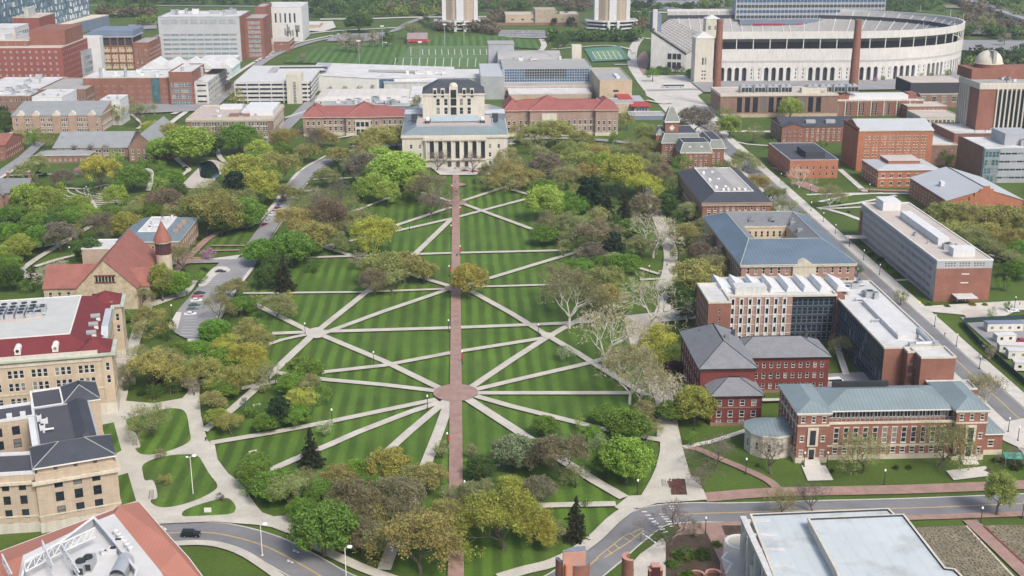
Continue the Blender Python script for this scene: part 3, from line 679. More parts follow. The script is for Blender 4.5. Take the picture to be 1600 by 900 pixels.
    def chimney(s, x, y, z, h, w_=1.1, m=None): return s.add(MB().box(x - w_ / 2, y - w_ / 2, z, x + w_ / 2, y + w_ / 2, z + h, m or M['redbrick']).box(x - w_ / 2 - .12, y - w_ / 2 - .12, z + h, x + w_ / 2 + .12, y + w_ / 2 + .12, z + h + .3, M['stone']), 'chimney')
    def door(s, x, y, z, w_, h, m=None, fr=None, side='front'):
        d = MB(); m = m or M['glass']; fr = fr or M['trim']
        if side == 'front': d.box(x - w_ / 2, y - .12, z, x + w_ / 2, y + .05, z + h, m); d.box(x - w_ / 2 - .3, y - .3, z + h, x + w_ / 2 + .3, y, z + h + .4, fr); d.box(x - w_ / 2 - .3, y - .25, z, x - w_ / 2, y, z + h, fr); d.box(x + w_ / 2, y - .25, z, x + w_ / 2 + .3, y, z + h, fr)
        else: d.box(x - .12, y - w_ / 2, z, x + .05, y + w_ / 2, z + h, m); d.box(x - .3, y - w_ / 2 - .3, z + h, x, y + w_ / 2 + .3, z + h + .4, fr)
        return s.add(d, 'door')
    def dormer(s, x, y, z, w_=1.6, h=1.8, wm=None, rm=None, dep=2.5):
        mb = MB(); wm = wm or M['trim']; rm = rm or M['slate']
        mb.box(x - w_ / 2, y, z, x + w_ / 2, y + dep, z + h, wm); mb.box(x - w_ * .3, y - .06, z + h * .15, x + w_ * .3, y + .02, z + h * .8, M['glass'])
        a = w_ / 2 + .2; r_ = w_ * .5
        mb.mesh([(x - a, y - .2, z + h), (x + a, y - .2, z + h), (x, y - .2, z + h + r_), (x - a, y + dep, z + h), (x + a, y + dep, z + h), (x, y + dep, z + h + r_)], [(0, 1, 2), (3, 5, 4), (0, 2, 5, 3), (1, 4, 5, 2), (0, 3, 4, 1)], rm)
        return s.add(mb, 'dormer')
    def steps(s, x0, x1, y, h, n=5, m=None):
        mb = MB()
        for i in range(n): mb.box(x0 - .0, y - (i + 1) * .45, 0, x1, y - i * .45 - (0 if i else -.2), h * (n - i) / n, m or M['concrete2'])
        return s.add(mb, 'steps')
def hroof(px, py, x=None, y=None):
    """height at which the sight line through a pixel passes over the world line y"""
    lo, hi = 0, 140
    for _ in range(40):
        m = (lo + hi) / 2
        if at(px, py, m).y > y: lo = m
        else: hi = m
    return lo
def onY(px, py, yy): return at(px, py, hroof(px, py, y=yy))
# ---------------------------------------------------------------- buildings, right bank of the green
def new(name, label, fl, fr, bk, base=None, h=None, cat='building', near=False):
    x0, y0, x1, y1, h = RP(fl, fr, bk, base, h)
    return B(name, label, (x0 + x1) / 2, (y0 + y1) / 2, cat, near), x0, y0, x1, y1, h
def hroof(px, py, x=None, y=None):
    """height at which the view ray through a pixel passes over world y (or x)"""
    lo, hi = 0, 140
    for _ in range(40):
        m = (lo + hi) / 2; p = at(px, py, m)
        if (p.y > y): lo = m
        else: hi = m
    return lo
# -- brick hall with blue-green metal roof and two end pavilions
b, x0, y0, x1, y1, h = new('brick_hall', 'long red brick hall with pale blue-green hipped metal roof and two stone entrances', (1249, 648), (1543, 640), (1222, 603), (1300, 724), near=True)
pw = 8.6; f1 = dict(style='tall', lint='stone')
m_ = M['redbrick']
for (a, c) in ((x0, x0 + pw), (x1 - pw, x1)):
    b.block(rect(a, y0, c, y1), 0, h, m_, {0: S(1, 1.1, 1.5, 2.9, margin=.8, rows=[(2.0, 1.7), (6.4, 1.5), (12.0, 1.7)], lint='stone'), 'd': S(4, 1.1, 1.8, 3.2, first=1.6, pitch=3.5, margin=1.2, lint='stone')}, base=(1.6, M['stone']))
    b.band(rect(a, y0, c, y1), 10.9, .5, .15, M['stone']); b.band(rect(a, y0, c, y1), h - .5, .5, .35, M['stone'], 'cornice')
    b.hip(a, y0, c, y1, h, 2.3, M['bluemetal'], .6)
ym = y0 + 1.6; a, c = x0 + pw, x1 - pw
b.block(rect(a, ym, c, y1 - 1), 0, 11.4, m_, {0: S(0, 1.45, 3, 2.7, margin=.9, rows=[(1.9, 1.7), (4.9, 4.6)], lint='stone', style='tall')}, base=(1.5, M['stone']))
b.band(rect(a, ym, c, y1 - 1), 10.7, .7, .25, M['stone'], 'cornice'); b.band(rect(a, ym, c, y1 - 1), 3.95, .5, .12, M['stone'])
b.block(rect(a, ym + 1.9, c, y1 - 1), 11.4, h - .6, M['darkmetal'], {0: S(1, 1.9, 1.9, 2.1, margin=.3, rows=[(.3, 2.0)], style='grid')}, name='attic')
rl = MB()
for i in range(int((c - a) / 1.3)): rl.box(a + i * 1.3, ym + .15, 11.4, a + i * 1.3 + .1, ym + .25, 12.2, M['metal'])
rl.box(a, ym + .13, 12.2, c, ym + .27, 12.3, M['metal']); b.add(rl, 'balustrade')
b.hip(a - .5, ym + 1.0, c + .5, y1 - 1, h - .6, 3.2, M['bluemetal'], .5)
for q in (x0 + pw / 2, x1 - pw / 2):
    b.door(q, y0, 1.1, 1.5, 3.0, M['gdark'], M['stone']); b.box(q - 1.5, y0 - .35, 5.0, q + 1.5, y0 - .02, 10.5, M['stone'], 'stone_bay'); b.box(q - .8, y0 - .42, 5.5, q + .8, y0 - .36, 9.8, M['gdark'], 'window'); b.steps(q - 2.2, q + 2.2, y0 - .4, 1.1, 6)
b.box(x0 + 14, y1 - 4, h + 1.0, x0 + 30, y1 - 2.8, h + 2.4, M['darkmetal'], 'roof_ridge_vent')
b.block(rect(x1, y0 + 3, x1 + 6.5, y1 - 2), 0, 6.2, m_, {0: S(1, 1.6, 1.6, 4, rows=[(2.6, 1.7)], lint='stone')}, base=(1.5, M['stone'])); b.hip(x1 + .3, y0 + 3, x1 + 6.5, y1 - 2, 6.2, 1.9, M['bluemetal'], .5)
# the low rear range with white roof and curved gravel roof
b.block(rect(x0 + 12, y1, x1 - 14, y1 + 7), 0, h - 5.0, m_, None); b.flat(rect(x0 + 12, y1, x1 - 14, y1 + 7), h - 5.0, M['flattan'], .5)
b.done(); HALL = (x0, y0, x1, y1, h)
# -- stone apsidal annexe
p = at(1207, 716); b = B('stone_annexe', 'cream stone pavilion with faceted blue-grey roof beside the long brick hall', p.x, p.y + 7, near=True)
cx, cy, r = p.x + .6, p.y + 6.5, 7.2
poly = [(cx + r * math.cos(R(a)), cy + r * math.sin(R(a))) for a in (150, 180, 210, 240, 270, 300, 330)] + [(cx + 8.5, cy - 2), (cx + 8.5, cy + 5.5), (cx - 3, cy + 5.5)]
b.block(poly, 0, 6.6, M['palestone'], S(1, 1.0, 2.2, 2.6, margin=.6, rows=[(1.8, 2.4)], fr='stone')); b.band(poly, 6.0, .6, .25, M['stone'], 'cornice'); b.fan(poly, 6.6, (cx + 1, cy + .5, 9.2), M['bluemetal'], .4); b.done()
# -- dark red brick hall with grey slate hipped roofs
b, x0, y0, x1, y1, h = new('brick_hall', 'dark crimson brick hall with grey slate hipped roofs and lower front wing', (1095, 578), (1180, 575), (1064, 520), (1095, 648), near=True)
dr = M['darkred']; tl = S(3, 1.15, 2.2, 2.6, first=1.4, pitch=4.3, margin=1.4, lint='darkred', style='sash')
rc = M['darkslate']
b.block(rect(x0, y0, x1, y1), 0, h, dr, {3: S(3, 1.5, 3.0, 3.6, first=1.6, pitch=4.4, style='tall', margin=1.5), 0: S(2, 1.1, 2, 3)}, base=(1.2, M['brownbrick'])); b.band(rect(x0, y0, x1, y1), h - .7, .7, .3, dr, 'cornice')
b.hip(x0, y0, x1, y1, h, 6.0, M['slate'], .7, ridge=rc, eave=M['darkmetal'])
b.box((x0 + x1) / 2 + 1.5, y0 + 12.5, h + 3.6, (x0 + x1) / 2 + 2.7, y0 + 13.7, h + 6.3, M['slate'], 'chimney')
X0, Y0_, X1_, Y1_, H2 = RP((1113, 693 - 70), (1190, 618), (1100, 597), (1130, 667))
b.block(rect(X0, Y0_, X1_, y0), 0, H2 + .2, dr, {0: S(0, 1.5, 2, 3.4, margin=.8, rows=[(.9, 1.1), (2.6, 2.2), (6.2, 2.0)], style='sash'), 3: S(2, 1.2, 2, 3, first=2.4, pitch=3.8)}, base=(1.0, M['brownbrick'])); b.band(rect(X0, Y0_, X1_, y0), 5.6, .3, .12, M['brownbrick']); b.hip(X0, Y0_, X1_, y0 + 3, H2 + .2, 3.8, M['slate'], .6, ridge=rc, eave=M['darkmetal'])
X2_ = at(1298, 560, 11.6).x; Yw = 355.5
b.block(rect(x1, Yw, X2_, Yw + 15), 0, 11.6, dr, {0: S(3, 1.1, 1.9, 2.3, first=1.3, pitch=3.5, margin=1.2), 'd': S(3, 1.1, 1.9, 3, first=1.3, pitch=3.5)}, base=(1.0, M['brownbrick'])); b.hip(x1 - 3, Yw, X2_, Yw + 15, 11.6, 4.6, M['slate'], .6, ridge=rc, eave=M['darkmetal'])
for q in (x0 + 4, x1 - 2, X2_ - 6): b.box(q, y1 - 8 if q < x1 else Yw + 8, h - 1, q + 1, (y1 - 8 if q < x1 else Yw + 8) + 1, h + 3.5, rc, 'chimney')
b.done()
# -- modern laboratory with white sawtooth roof: front wing, glass link and long east wing
x0, y0, x1, y1, h = RP((1135, 468), (1310, 460), (1120, 440), h=17.0)
b = B('laboratory', 'modern brick laboratory with white sawtooth roof and wide dark glass curtain wall', (x0 + x1) / 2, y0 + 10, near=True)
xg = at(1238, 463, h).x; xe = at(1305, 460, h).x
ob = mat('banded_brick', (.34, .215, .17), var=.12, brick=.12)
b.block(rect(x0, y0, xg, y1 + 3), 0, h, ob, {0: S(5, .9, 2.0, 3.0, first=.9, pitch=3.35, margin=1.4, fr='darkmetal')})
pil = MB(); k = int((xg - x0 - 2.8 + 2.1) // 3); u0 = x0 + (xg - x0 - (k - 1) * 3 - .9) / 2
for i in range(k):
    u_ = u0 + i * 3; pil.box(u_ - .35, y0 - .3, 0, u_ - .02, y0 - .01, h - .2, M['whitewall']); pil.box(u_ + .92, y0 - .3, 0, u_ + 1.25, y0 - .01, h - .2, M['whitewall'])
    for j in range(5): pil.box(u_ - .02, y0 - .12, .9 + j * 3.35 + 2.02, u_ + .92, y0 - .012, min(h - .2, .9 + (j + 1) * 3.35 - .02), M['whitewall'])
for z_ in (13.9, 10.5, 7.1, 3.8): pil.box(x0, y0 - .2, z_, xg, y0 - .015, z_ + .15, M['whitewall'])
b.add(pil, 'pilasters')
b.block(rect(xg, y0 + 1.2, xe, y1 + 3), 0, h - .3, M['darkwall'], {0: S(5, 1.75, 2.6, 1.85, first=.5, pitch=3.2, margin=.15, fr='bluegrey', style='curtain')}, name='curtain_wall')
b.flat(rect(x0, y0, xe, y1 + 3), h + .05, M['flatwhite'], .7, M['palestone'])
for i in range(8):   # sawtooth skylights
    a = x0 - 1 + i * (xe - x0 + 8) / 8; w8 = (xe - x0 + 8) / 8 - .25; mb = MB(); ya, yb = y0 + 4.5, y1 + 1; z_ = h + .2
    mb.mesh([(a, ya, z_), (a + w8, ya, z_), (a + w8, yb, z_), (a, yb, z_), (a + .5, ya, z_ + 2.3), (a + .5, yb, z_ + 2.3)], [(0, 1, 4), (3, 5, 2), (0, 4, 5, 3), (1, 2, 5, 4), (0, 3, 2, 1)], M['whitewall']); b.add(mb, 'skylight')
# west block
wx0, wy0, wx1, wy1, wh = RP((1107, 475), (1150, 472), (1090, 446), h=18.0)
b.block(rect(wx0, wy0 - 1, x0, wy1), 0, 18.2, M['redbrick'], {3: S(5, 1.0, 2.4, 2.6, first=.9, pitch=3.35, fr='trim'), 0: S(5, .6, 2.0, 5, first=1, pitch=3.3)}); b.flat(rect(wx0, wy0 - 1, x0, wy1), 18.25, M['flatwhite'], .7, M['palestone'])
# east wing running towards the viewer
hx = 15.5; ex0 = at(1372, 535, hx).x; ex1 = at(1483, 550, hx).x; ey0 = at(1390, 545, hx).y
b.block(rect(xe, y0 + .4, xe + 3, y1), 0, h, M['redbrick'])
ey1 = y1 + 2
b.block(rect(ex0, ey0, ex1 - 1, ey1), 0, hx, M['darkwall'], {3: S(4, 1.85, 3.1, 1.95, first=.6, pitch=3.5, margin=.5, g='glass', fr='bluegrey', style='curtain')})
ey_ = ey0 - 9; ea = at(1432, 553, hx).x
b.block(rect(ex0 + 6, ey0 - 4, ea, ey0), 0, hx, M['redbrick'], {0: S(4, 1.1, .8, 3, first=1.6, pitch=3.3)}); b.flat(rect(ex0 + 6, ey0 - 4, ea, ey0 - .0), hx + .05, M['flatwhite'], .6, M['palestone'])
b.block(rect(ea, ey_, ex1, ey0 + .01), 0, hx, M['redbrick'], {3: S(4, 1.7, 2.9, 1.8, first=.6, pitch=3.5, margin=3.0, g='glassgreen', fr='metal', style='curtain')}); b.flat(rect(ea, ey_, ex1, ey0 + .01), hx + .06, M['flatwhite'], .6, M['palestone'])
b.flat(rect(ex0, ey0 + .05, ex1 - 1, ey1), hx + .05, M['flatwhite'], .6, M['palestone'])
b.box(ex0 + 7, ey0 + 8, hx + .1, ex0 + 13, ey0 + 44, hx + 1.5, M['flatwhite'], 'penthouse')
b.units(ex0 + 2, ey0 + 46, ex1 - 5, ey1 - 4, hx + .1, 14, 3, M['metal'], 1.5)
b.box(ex0, ey0 - .3, 0, ex0 + 6, ey0 - .01, hx, M['redbrick'], 'brick_end'); b.box(x0 + 4, y0 + 2.5, h + .1, x0 + 15, y0 + 8, h + 2.8, M['conc'], 'penthouse'); b.units(ex0 + 3, ey0 + 5, ex1 - 5, ey0 + 40, hx + .1, 5, 9)
dm = MB(); q = Vector((ex1 - 9, ey0 + 1, hx)); dm.tube(q + Vector((0, 0, .9)), q + Vector((7, .5, 1.1)), 1.0, .9, M['metal'], 10); dm.tube(q + Vector((5, 0, 1.2)), q + Vector((4, 9, 2.6)), .9, .8, M['metal'], 10); dm.tube(q + Vector((6.2, 0, 0)), q + Vector((6.2, 0, 1.9)), 1.1, 1.1, M['metal'], 12); dm.tube(q + Vector((4, 9, 0)), q + Vector((4, 9, 3.0)), .6, .6, M['metal'], 10); dm.box(q.x - 2, q.y - 1, q.z, q.x + 2.5, q.y + 1, q.z + 1.5, M['metal']); b.add(dm, 'roof_duct')
lx0, ly0 = at(1440, 598, 6.5).x, at(1470, 602, 6.5).y
b.block(rect(ea + 2.0, ey_ - 7, ex1 + 4.5, ey_), 0, 8.0, M['redbrick']); b.flat(rect(ea + 2.0, ey_ - 7, ex1 + 4.5, ey_ - .0), 8.05, M['flatwhite'], .5, M['conc'])
b.done(); LAB = (x0, y0, x1, y1, h, ex0, ex1, ey0)
# -- blue roofed hall round a courtyard
b, x0, y0, x1, y1, h = new('courtyard_hall', 'grey-blue metal roofed hall built round a cream walled open courtyard', (1160, 415), (1335, 410), (1103, 339), h=13.0, near=True)
wd = 13.0; df, db = 27.0, 20.0
wsp = {0: S(2, 1.1, 2.2, 3.0, first=1.5, pitch=5.2, margin=1.4, lint='stone', rows=[(1.4, 1.6), (4.4, 2.6), (9.2, 2.5)]), 'd': S(2, 1.2, 2.6, 3.2, rows=[(1.4, 1.6), (4.4, 2.6), (9.2, 2.5)], lint='stone')}
for i, q in enumerate((rect(x0, y0, x1, y0 + df), rect(x0, y1 - db, x1, y1), rect(x0, y0 + df, x0 + wd, y1 - db), rect(x1 - wd, y0 + df, x1, y1 - db))):
    cw = S(2, 1.2, 2.4, 2.6, rows=[(5, 2.4), (9.0, 2.6)], margin=1.0)
    if i == 1: b.block(q, 0, h, mat('cream_brick', (.55, .45, .3), var=.1), {0: cw, 'd': wsp['d']})
    elif i == 3: b.block(q, 0, h, mat('cream_brick', (.55, .45, .3), var=.1), {3: cw})
    else: b.block(q, 0, h, mat('rose_brick', (.34, .20, .16), var=.12, brick=.12), wsp if i == 0 else {3: wsp['d']})
b.band(rect(x0, y0, x1, y1), h - 1.0, 1.0, .5, M['stone'], 'cornice'); b.band(rect(x0, y0, x1, y1), 3.4, .5, .15, M['stone'])
rf = MB(); o_ = rect(x0 - .7, y0 - .7, x1 + .7, y1 + .7); ii = rect(x0 + wd, y0 + df, x1 - wd, y1 - db); md = rect(x0 + 7.5, y0 + df - 5, x1 - 7.5, y1 - 8)
for i in range(4):
    j = (i + 1) % 4; rf.face([(*o_[i], h + .1), (*o_[j], h + .1), (*md[j], h + 4.2), (*md[i], h + 4.2)], M['bluemetal2']); rf.face([(*md[i], h + 4.2), (*md[j], h + 4.2), (*ii[j], h + .9), (*ii[i], h + .9)], M['slate'])
    rf.face([(*ii[i], h - .2), (*ii[i], h + .9), (*ii[j], h + .9), (*ii[j], h - .2)], M['stone']); rf.face([(*o_[i], h - .2), (*o_[j], h - .2), (*o_[j], h + .1), (*o_[i], h + .1)], M['trim'])
b.add(rf, 'roof')
rg = MB()
for i in range(4): j = (i + 1) % 4; rg.tube((*md[i], h + 4.2), (*md[j], h + 4.2), .18, .18, M['copper'], 4); rg.tube((*o_[i], h + .15), (*md[i], h + 4.2), .16, .16, M['copper'], 4)
b.add(rg, 'roof_ridge')
for q in (x0 + 17, x0 + 26, x0 + 35): b.dormer(q, y1 - db + 3, h + 1.2, 2.2, 1.4, M['greyroof'], M['greyroof'], 3.5)
for q in (y1 - 22, y1 - 34): b.box(x1 - wd + 1, q, h + .8, x1 - wd + 3.4, q + 2.2, h + 3.0, M['greyroof'], 'dormer')
q = x0 + (x1 - x0) * .55
b.box(q - 4.5, y0 - .8, 0, q + 4.5, y0 + .1, h - .9, M['stone'], 'portico'); pd = MB(); pd.mesh([(q - 4.8, y0 - 1, h - .9), (q + 4.8, y0 - 1, h - .9), (q, y0 - 1, h + 1.7), (q - 4.8, y0 + 3, h - .9), (q + 4.8, y0 + 3, h - .9), (q, y0 + 3, h + 1.7)], [(0, 1, 2), (3, 5, 4), (0, 2, 5, 3), (1, 4, 5, 2), (0, 3, 4, 1)], M['stone']); b.add(pd, 'pediment'); b.door(q, y0 - .8, 3, 2.6, 5, M['gdark'], M['stone'])
b.units(q - 2, y0 + df + 3, q + 2, y0 + wd + 9, .1, 3, 2)
b.done()
# -- dark shingled hall with flat grey deck and domed rooflights
b, x0, y0, x1, y1, h = new('brick_hall', 'brick hall with charcoal hipped roof round a grey flat deck with domed rooflights', (1100, 320), (1202, 314), (1066, 270), h=11.5, near=True)
b.block(rect(x0, y0, x1, y1), 0, h, M['redbrick'], {0: S(3, 1.3, 2.3, 2.9, rows=[(1.3, 2), (4.6, 2.3), (8, 2)], lint='stone', margin=1.5), 'd': S(3, 1.3, 2.3, 2.9, rows=[(1.3, 2), (4.6, 2.3), (8, 2)], lint='stone')}); b.band(rect(x0, y0, x1, y1), h - 1.4, 1.4, .5, mat('terracotta_cornice', (.36, .26, .2), var=.1), 'cornice'); b.band(rect(x0, y0, x1, y1), 4.0, .4, .15, M['stone'])
b.hip(x0, y0, x1, y1, h, 3.8, M['darkslate'], .7, ins=7.5, top=M['flatgrey'], eave=mat('terracotta_cornice', (.36, .26, .2)))
ix0, iy0, ix1, iy1 = x0 + 7.2, y0 + 7.2, x1 - 7.2, y1 - 7.2
b.flat(rect(ix0 - .3, iy0 - .3, ix1 + .3, iy1 + .3), h + 3.8, M['flatgrey'], .35, M['trim'], wd=.3)
for i in range(6):
    dmx, dmy = ix0 + 1.5 + (i % 2) * 4.5, iy0 + 6 + (i // 2) * 16; b.add(MB().lathe([(1, h + 3.9), (1, h + 4.6), (.8, h + 5.1), (.4, h + 5.4), (0, h + 5.5)], M['whitewall'], (dmx, dmy), 14), 'rooflight')
for i in range(5): b.add(MB().lathe([(.8, h + 3.9), (.8, h + 4.5), (.5, h + 5.0), (0, h + 5.2)], M['whitewall'], (ix0 + 4 + i * 2.6, iy0 + 1.5 + (i % 2) * 1.3), 12), 'rooflight')
gb = MB(); gb.mesh([(ix0 + 2.5, iy0 + 3.5, h + 3.9), (ix1 - 2.5, iy0 + 3.5, h + 3.9), ((ix0 + ix1) / 2, iy0 + 3.5, h + 5.6), (ix0 + 2.5, iy1 - 4, h + 3.9), (ix1 - 2.5, iy1 - 4, h + 3.9), ((ix0 + ix1) / 2, iy1 - 4, h + 5.6)], [(0, 1, 2), (3, 5, 4), (0, 2, 5, 3), (1, 4, 5, 2)], M['flatgrey']); b.add(gb, 'monitor_roof')
b.done()
# -- long office slab with ribbon windows, red brick end
b, x0, y0, x1, y1, h = new('office_slab', 'long five storey slab with grey ribbon windows and windowless red brick end', (1467, 410), (1549, 405), (1355, 318), (1500, 473), near=True)
gp = mat('pale_slab_panels', (.34, .36, .38), var=.08); b.block(rect(x0, y0 + .3, x1, y1), 0, h - 3.0, gp, {3: S(4, 1.7, 1.8, 2.05, first=.8, pitch=3.3, margin=3.2, g='glass', fr='greymetal', style='grid')}); b.box(x0, y0, 0, x1, y0 + .3, h - 3.0, M['redbrick'], 'brick_end'); b.box(x0 - .25, y1 - 3.5, 0, x0 - .01, y1, h - 3.0, M['redbrick'], 'brick_end')
for z_ in (10.8, 7.3): b.box(x0 + 10, y0 - .05, z_, x0 + 13, y0 - .01, z_ + .4, M['trim'], 'vent_slot')
b.block(rect(x0, y0, x1, y1), h - 3.0, h, M['greywall'], {0: S(1, 1.0, 1.9, 5.6, rows=[(.5, 1.9)], grp=4, gap=.12, g='glass', margin=1), 3: S(1, 1.75, 1.8, 2.05, rows=[(.5, 1.8)], margin=1.2, g='glasslight', fr='greywall', style='grid')}, name='top_storey')
b.box(x0 - .25, y0 + 5, 0.5, x0 - .02, y1 - 5, .9, M['greywall'], 'sill_band')
sp = MB()
for z_ in (2.9, 6.2, 9.5, 12.8): sp.box(x0 - .14, y0 + 3, z_, x0 - .01, y1 - 4, z_ + .55, gp)
b.add(sp, 'spandrels')
b.flat(rect(x0, y0, x1, y1), h + .02, M['flattan'], .45, M['trim'])
b.box(x0 + 5, y1 - 14, h + .1, x0 + 13, y1 - 4, h + 4.2, M['whitewall'], 'penthouse'); b.box(x0 + 8.5, y0 + 22, h + .1, x0 + 13, y0 + 66, h + 3.0, M['whitewall'], 'penthouse'); b.box(x0 + 8, y0 + 5, h + .1, x0 + 16.5, y0 + 10, h + 3.4, M['whitewall'], 'penthouse')
b.units(x0 + 8, y0 + 12, x0 + 14, y0 + 18, h + .1, 6, 5, M['metal'], 1.4); b.units(x0 + 3, y0 + 20, x1 - 3, y1 - 6, h + .1, 6, 8)
b.box(x0 + 7, y0 - 6, 2.9, x0 + 15, y0, 3.2, M['conc'], 'entrance_canopy'); b.door((x0 + 11), y0, 0, 3, 2.6); b.box(x0 - 9, y1 - 12, 3.2, x0, y1 - 7, 3.5, M['flattan'], 'entrance_canopy')
b.done()
# -- gymnasium hall with big pale gable
b, x0, y0, x1, y1, h = new('gymnasium', 'orange brick gymnasium under a big pale grey metal gable roof with stepped end', (1487, 318), (1590, 308), (1420, 278), h=9.5)
b.block(rect(x0, y0, x1, y1), 0, h, M['orangebrick'], {3: S(2, 1.6, 1.7, 4.0, first=1.5, pitch=3.8, style='grid', lint='stone'), 0: S(2, 1.5, 1.7, 5)})
b.gable(x0, y0, x1, y1, h, 5.6, M['greymetal'], 'y', .4, M['orangebrick'])
st = MB(); xm = (x0 + x1) / 2
for i, (w_, z_) in enumerate(((13, 9.5), (10.5, 11.5), (7.5, 13.5), (4.5, 15.3), (2, 16.6))): st.box(xm - w_ * .75, y0 - .7 - i * .004, 0 if i == 0 else z_ - 2.1, xm + w_ * .75, y0 - .2, z_, M['orangebrick'])
b.add(st, 'stepped_gable'); b.add(MB().tube((xm, y0, h + 5.9), (xm, y1, h + 5.9), .25, .25, M['darkmetal'], 4), 'roof_ridge')
b.box(x0 + 5, y0 + 22, h + 2.0, x0 + 7, y0 + 25, h + 4.2, M['whitewall'], 'roof_unit'); b.done()
# -- low brick annexe with pale hipped roof
b, x0, y0, x1, y1, h = new('brick_annexe', 'low orange brick annexe with arched windows and pale grey hipped roof', (1378, 270), (1462, 262), (1353, 250), (1375, 297))
b.block(rect(x0, y0, x1, y1), 0, h, M['orangebrick'], S(2, 1.7, 1.9, 4.6, first=1.2, pitch=4.2, style='grid', lint='stone')); b.band(rect(x0, y0, x1, y1), h * .52, .35, .12, M['stone'])
b.hip(x0, y0, x1, y1, h, 1.8, M['greymetal'], .5, ins=7, top=M['flatgrey']); b.box(x0 + 8, y0 + 8, h + 1.8, x1 - 8, y1 - 5, h + 3.4, M['orangebrick'], 'penthouse'); b.box(x0 + 7.6, y0 + 7.6, h + 3.4, x1 - 7.6, y1 - 4.6, h + 3.8, M['flattan'], 'penthouse_roof'); b.done()
# -- tall orange brick block
b, x0, y0, x1, y1, h = new('brick_block', 'tall orange brick block with rows of small windows and pale clipped gable roof', (1345, 205), (1457, 202), (1335, 190), (1350, 268))
b.block(rect(x0, y0, x1, y1), 0, h, M['orangebrick'], S(6, .95, 1.5, 4.6, first=1.6, pitch=3.3, margin=1.5, grp=2, gap=.9, lint='stone')); b.band(rect(x0, y0, x1, y1), h - .5, .5, .4, M['stone'], 'cornice')
b.gable(x0, y0, x1, y1, h, 4.0, M['greymetal'], 'x', .3, M['orangebrick'], .1)
b.add(MB().prism([(x0 - .4, y0), (x0, y0), (x0, y1), (x0 - .4, y1)], 0, h + 1.5, M['orangebrick']), 'end_parapet'); b.box(x0 - .5, y0 + 2, h + 2.6, x1 + .5, y0 + 13, h + 4.3, M['flattan'], 'ridge_deck') if 0 else None; b.done()
# -- brick with dark roof
b, x0, y0, x1, y1, h = new('brick_hall', 'long red brick hall with dark pitched roof, in front of the flat roofed dormitory range', (1222, 198), (1335, 196), (1197, 186), (1215, 224))
b.block(rect(x0, y0, x1, y1), 0, h, M['redbrick'], S(3, 1.2, 1.6, 3.4, first=1.3, pitch=2.9, lint='stone')); b.band(rect(x0, y0, x1, y1), h - .4, .4, .3, M['stone'], 'cornice'); b.gable(x0, y0, x1, y1, h, 3.6, M['darkslate'], 'x', .5, M['redbrick'])
for q in (.35, .62): b.box(x0 + (x1 - x0) * q, y0 + 3, h + 1.2, x0 + (x1 - x0) * q + 6, y0 + 6, h + 3.2, M['greywall'], 'roof_unit')
b.gable(x0 - .01, y0 - 1.5, x0 + 14, y0 + 7, h - .5, 2.6, M['darkslate'], 'y', .3, M['redbrick']); b.block(rect(x0, y0 - 1.5, x0 + 14, y0), 0, h - .5, M['redbrick'], S(3, 1.2, 1.6, 3.4, first=1.3, pitch=2.9)); b.done()
# -- small brick with dark flat roof
b, x0, y0, x1, y1, h = new('brick_hall', 'small square brick hall with black flat roof and grey roof enclosure', (1235, 251), (1310, 250), (1214, 224), (1240, 279))
b.block(rect(x0, y0, x1, y1), 0, h, M['orangebrick'], S(2, 1.0, 1.9, 3.6, first=1.3, pitch=3.6, style='plain', lint='orangebrick')); b.flat(rect(x0, y0, x1, y1), h, M['flatdark'], .4, M['greywall']); b.box(x0 + 10, y0 + 6, h + .1, x0 + 21, y0 + 24, h + 3.2, M['darkwall'], 'roof_enclosure'); b.done()
# -- grey and white modern block with brick flank
b, x0, y0, x1, y1, h = new('science_block', 'modern grey panelled block with teal glass corner and white roof by the gymnasium', (1541, 233), (1660, 230), (1493, 216), h=19)
b.block(rect(x0, y0, x1, y1), 0, h, M['greywall'], {3: None, 0: S(4, 3.2, 1.2, 3.4, first=2.2, pitch=4.4, margin=7, g='glass', fr='greywall', style='wide')}); b.flat(rect(x0, y0, x1, y1), h, M['flatwhite'], .6, M['whitewall'])
b.box(x0 - .3, y0 + 2, 0, x0 - .02, y1 + 6, h + .3, M['brownbrick'], 'brick_flank')
b.block(rect(x0 - .4, y0 - 1.5, x0 + 8, y0 - .02), 0, h, M['glasslight'], S(4, 1.9, 3.2, 2.0, first=.8, pitch=4.5, margin=.1, g='glassgreen', fr='metal', style='curtain'), name='glass_corner'); b.box(x0 + 14, y0 + 8, h, x0 + 30, y0 + 26, h + 6.5, M['greywall'], 'penthouse'); b.box(x0 + 33, y0 + 5, h, x0 + 60, y0 + 22, h + 7, M['greywall'], 'penthouse'); b.units(x0 + 22, y0 + 2, x0 + 32, y0 + 6, h + .1, 4, 3, M['metal'], 2); b.done()
b, x0, y0, x1, y1, h = new('brick_block', 'windowless brown brick block with two white flat roofs behind the grey science block', (1495, 212), (1600, 208), (1475, 193), h=17)
b.block(rect(x0, y0, x1, y1), 0, h, M['redbrick']); b.flat(rect(x0, y0, x1, y1), h, M['flatwhite'], .7, M['brownbrick']); b.block(rect(x0 - 15, y0 - 6, x0, y1 - 4), 0, h - 5, M['brownbrick'], S(3, .9, 1.2, 3)); b.flat(rect(x0 - 15, y0 - 6, x0, y1 - 4), h - 5, M['flatwhite'], .5, M['stone']); b.units(x0 + 4, y0 + 3, x1 - 8, y1 - 3, h + .1, 5, 6); b.done()
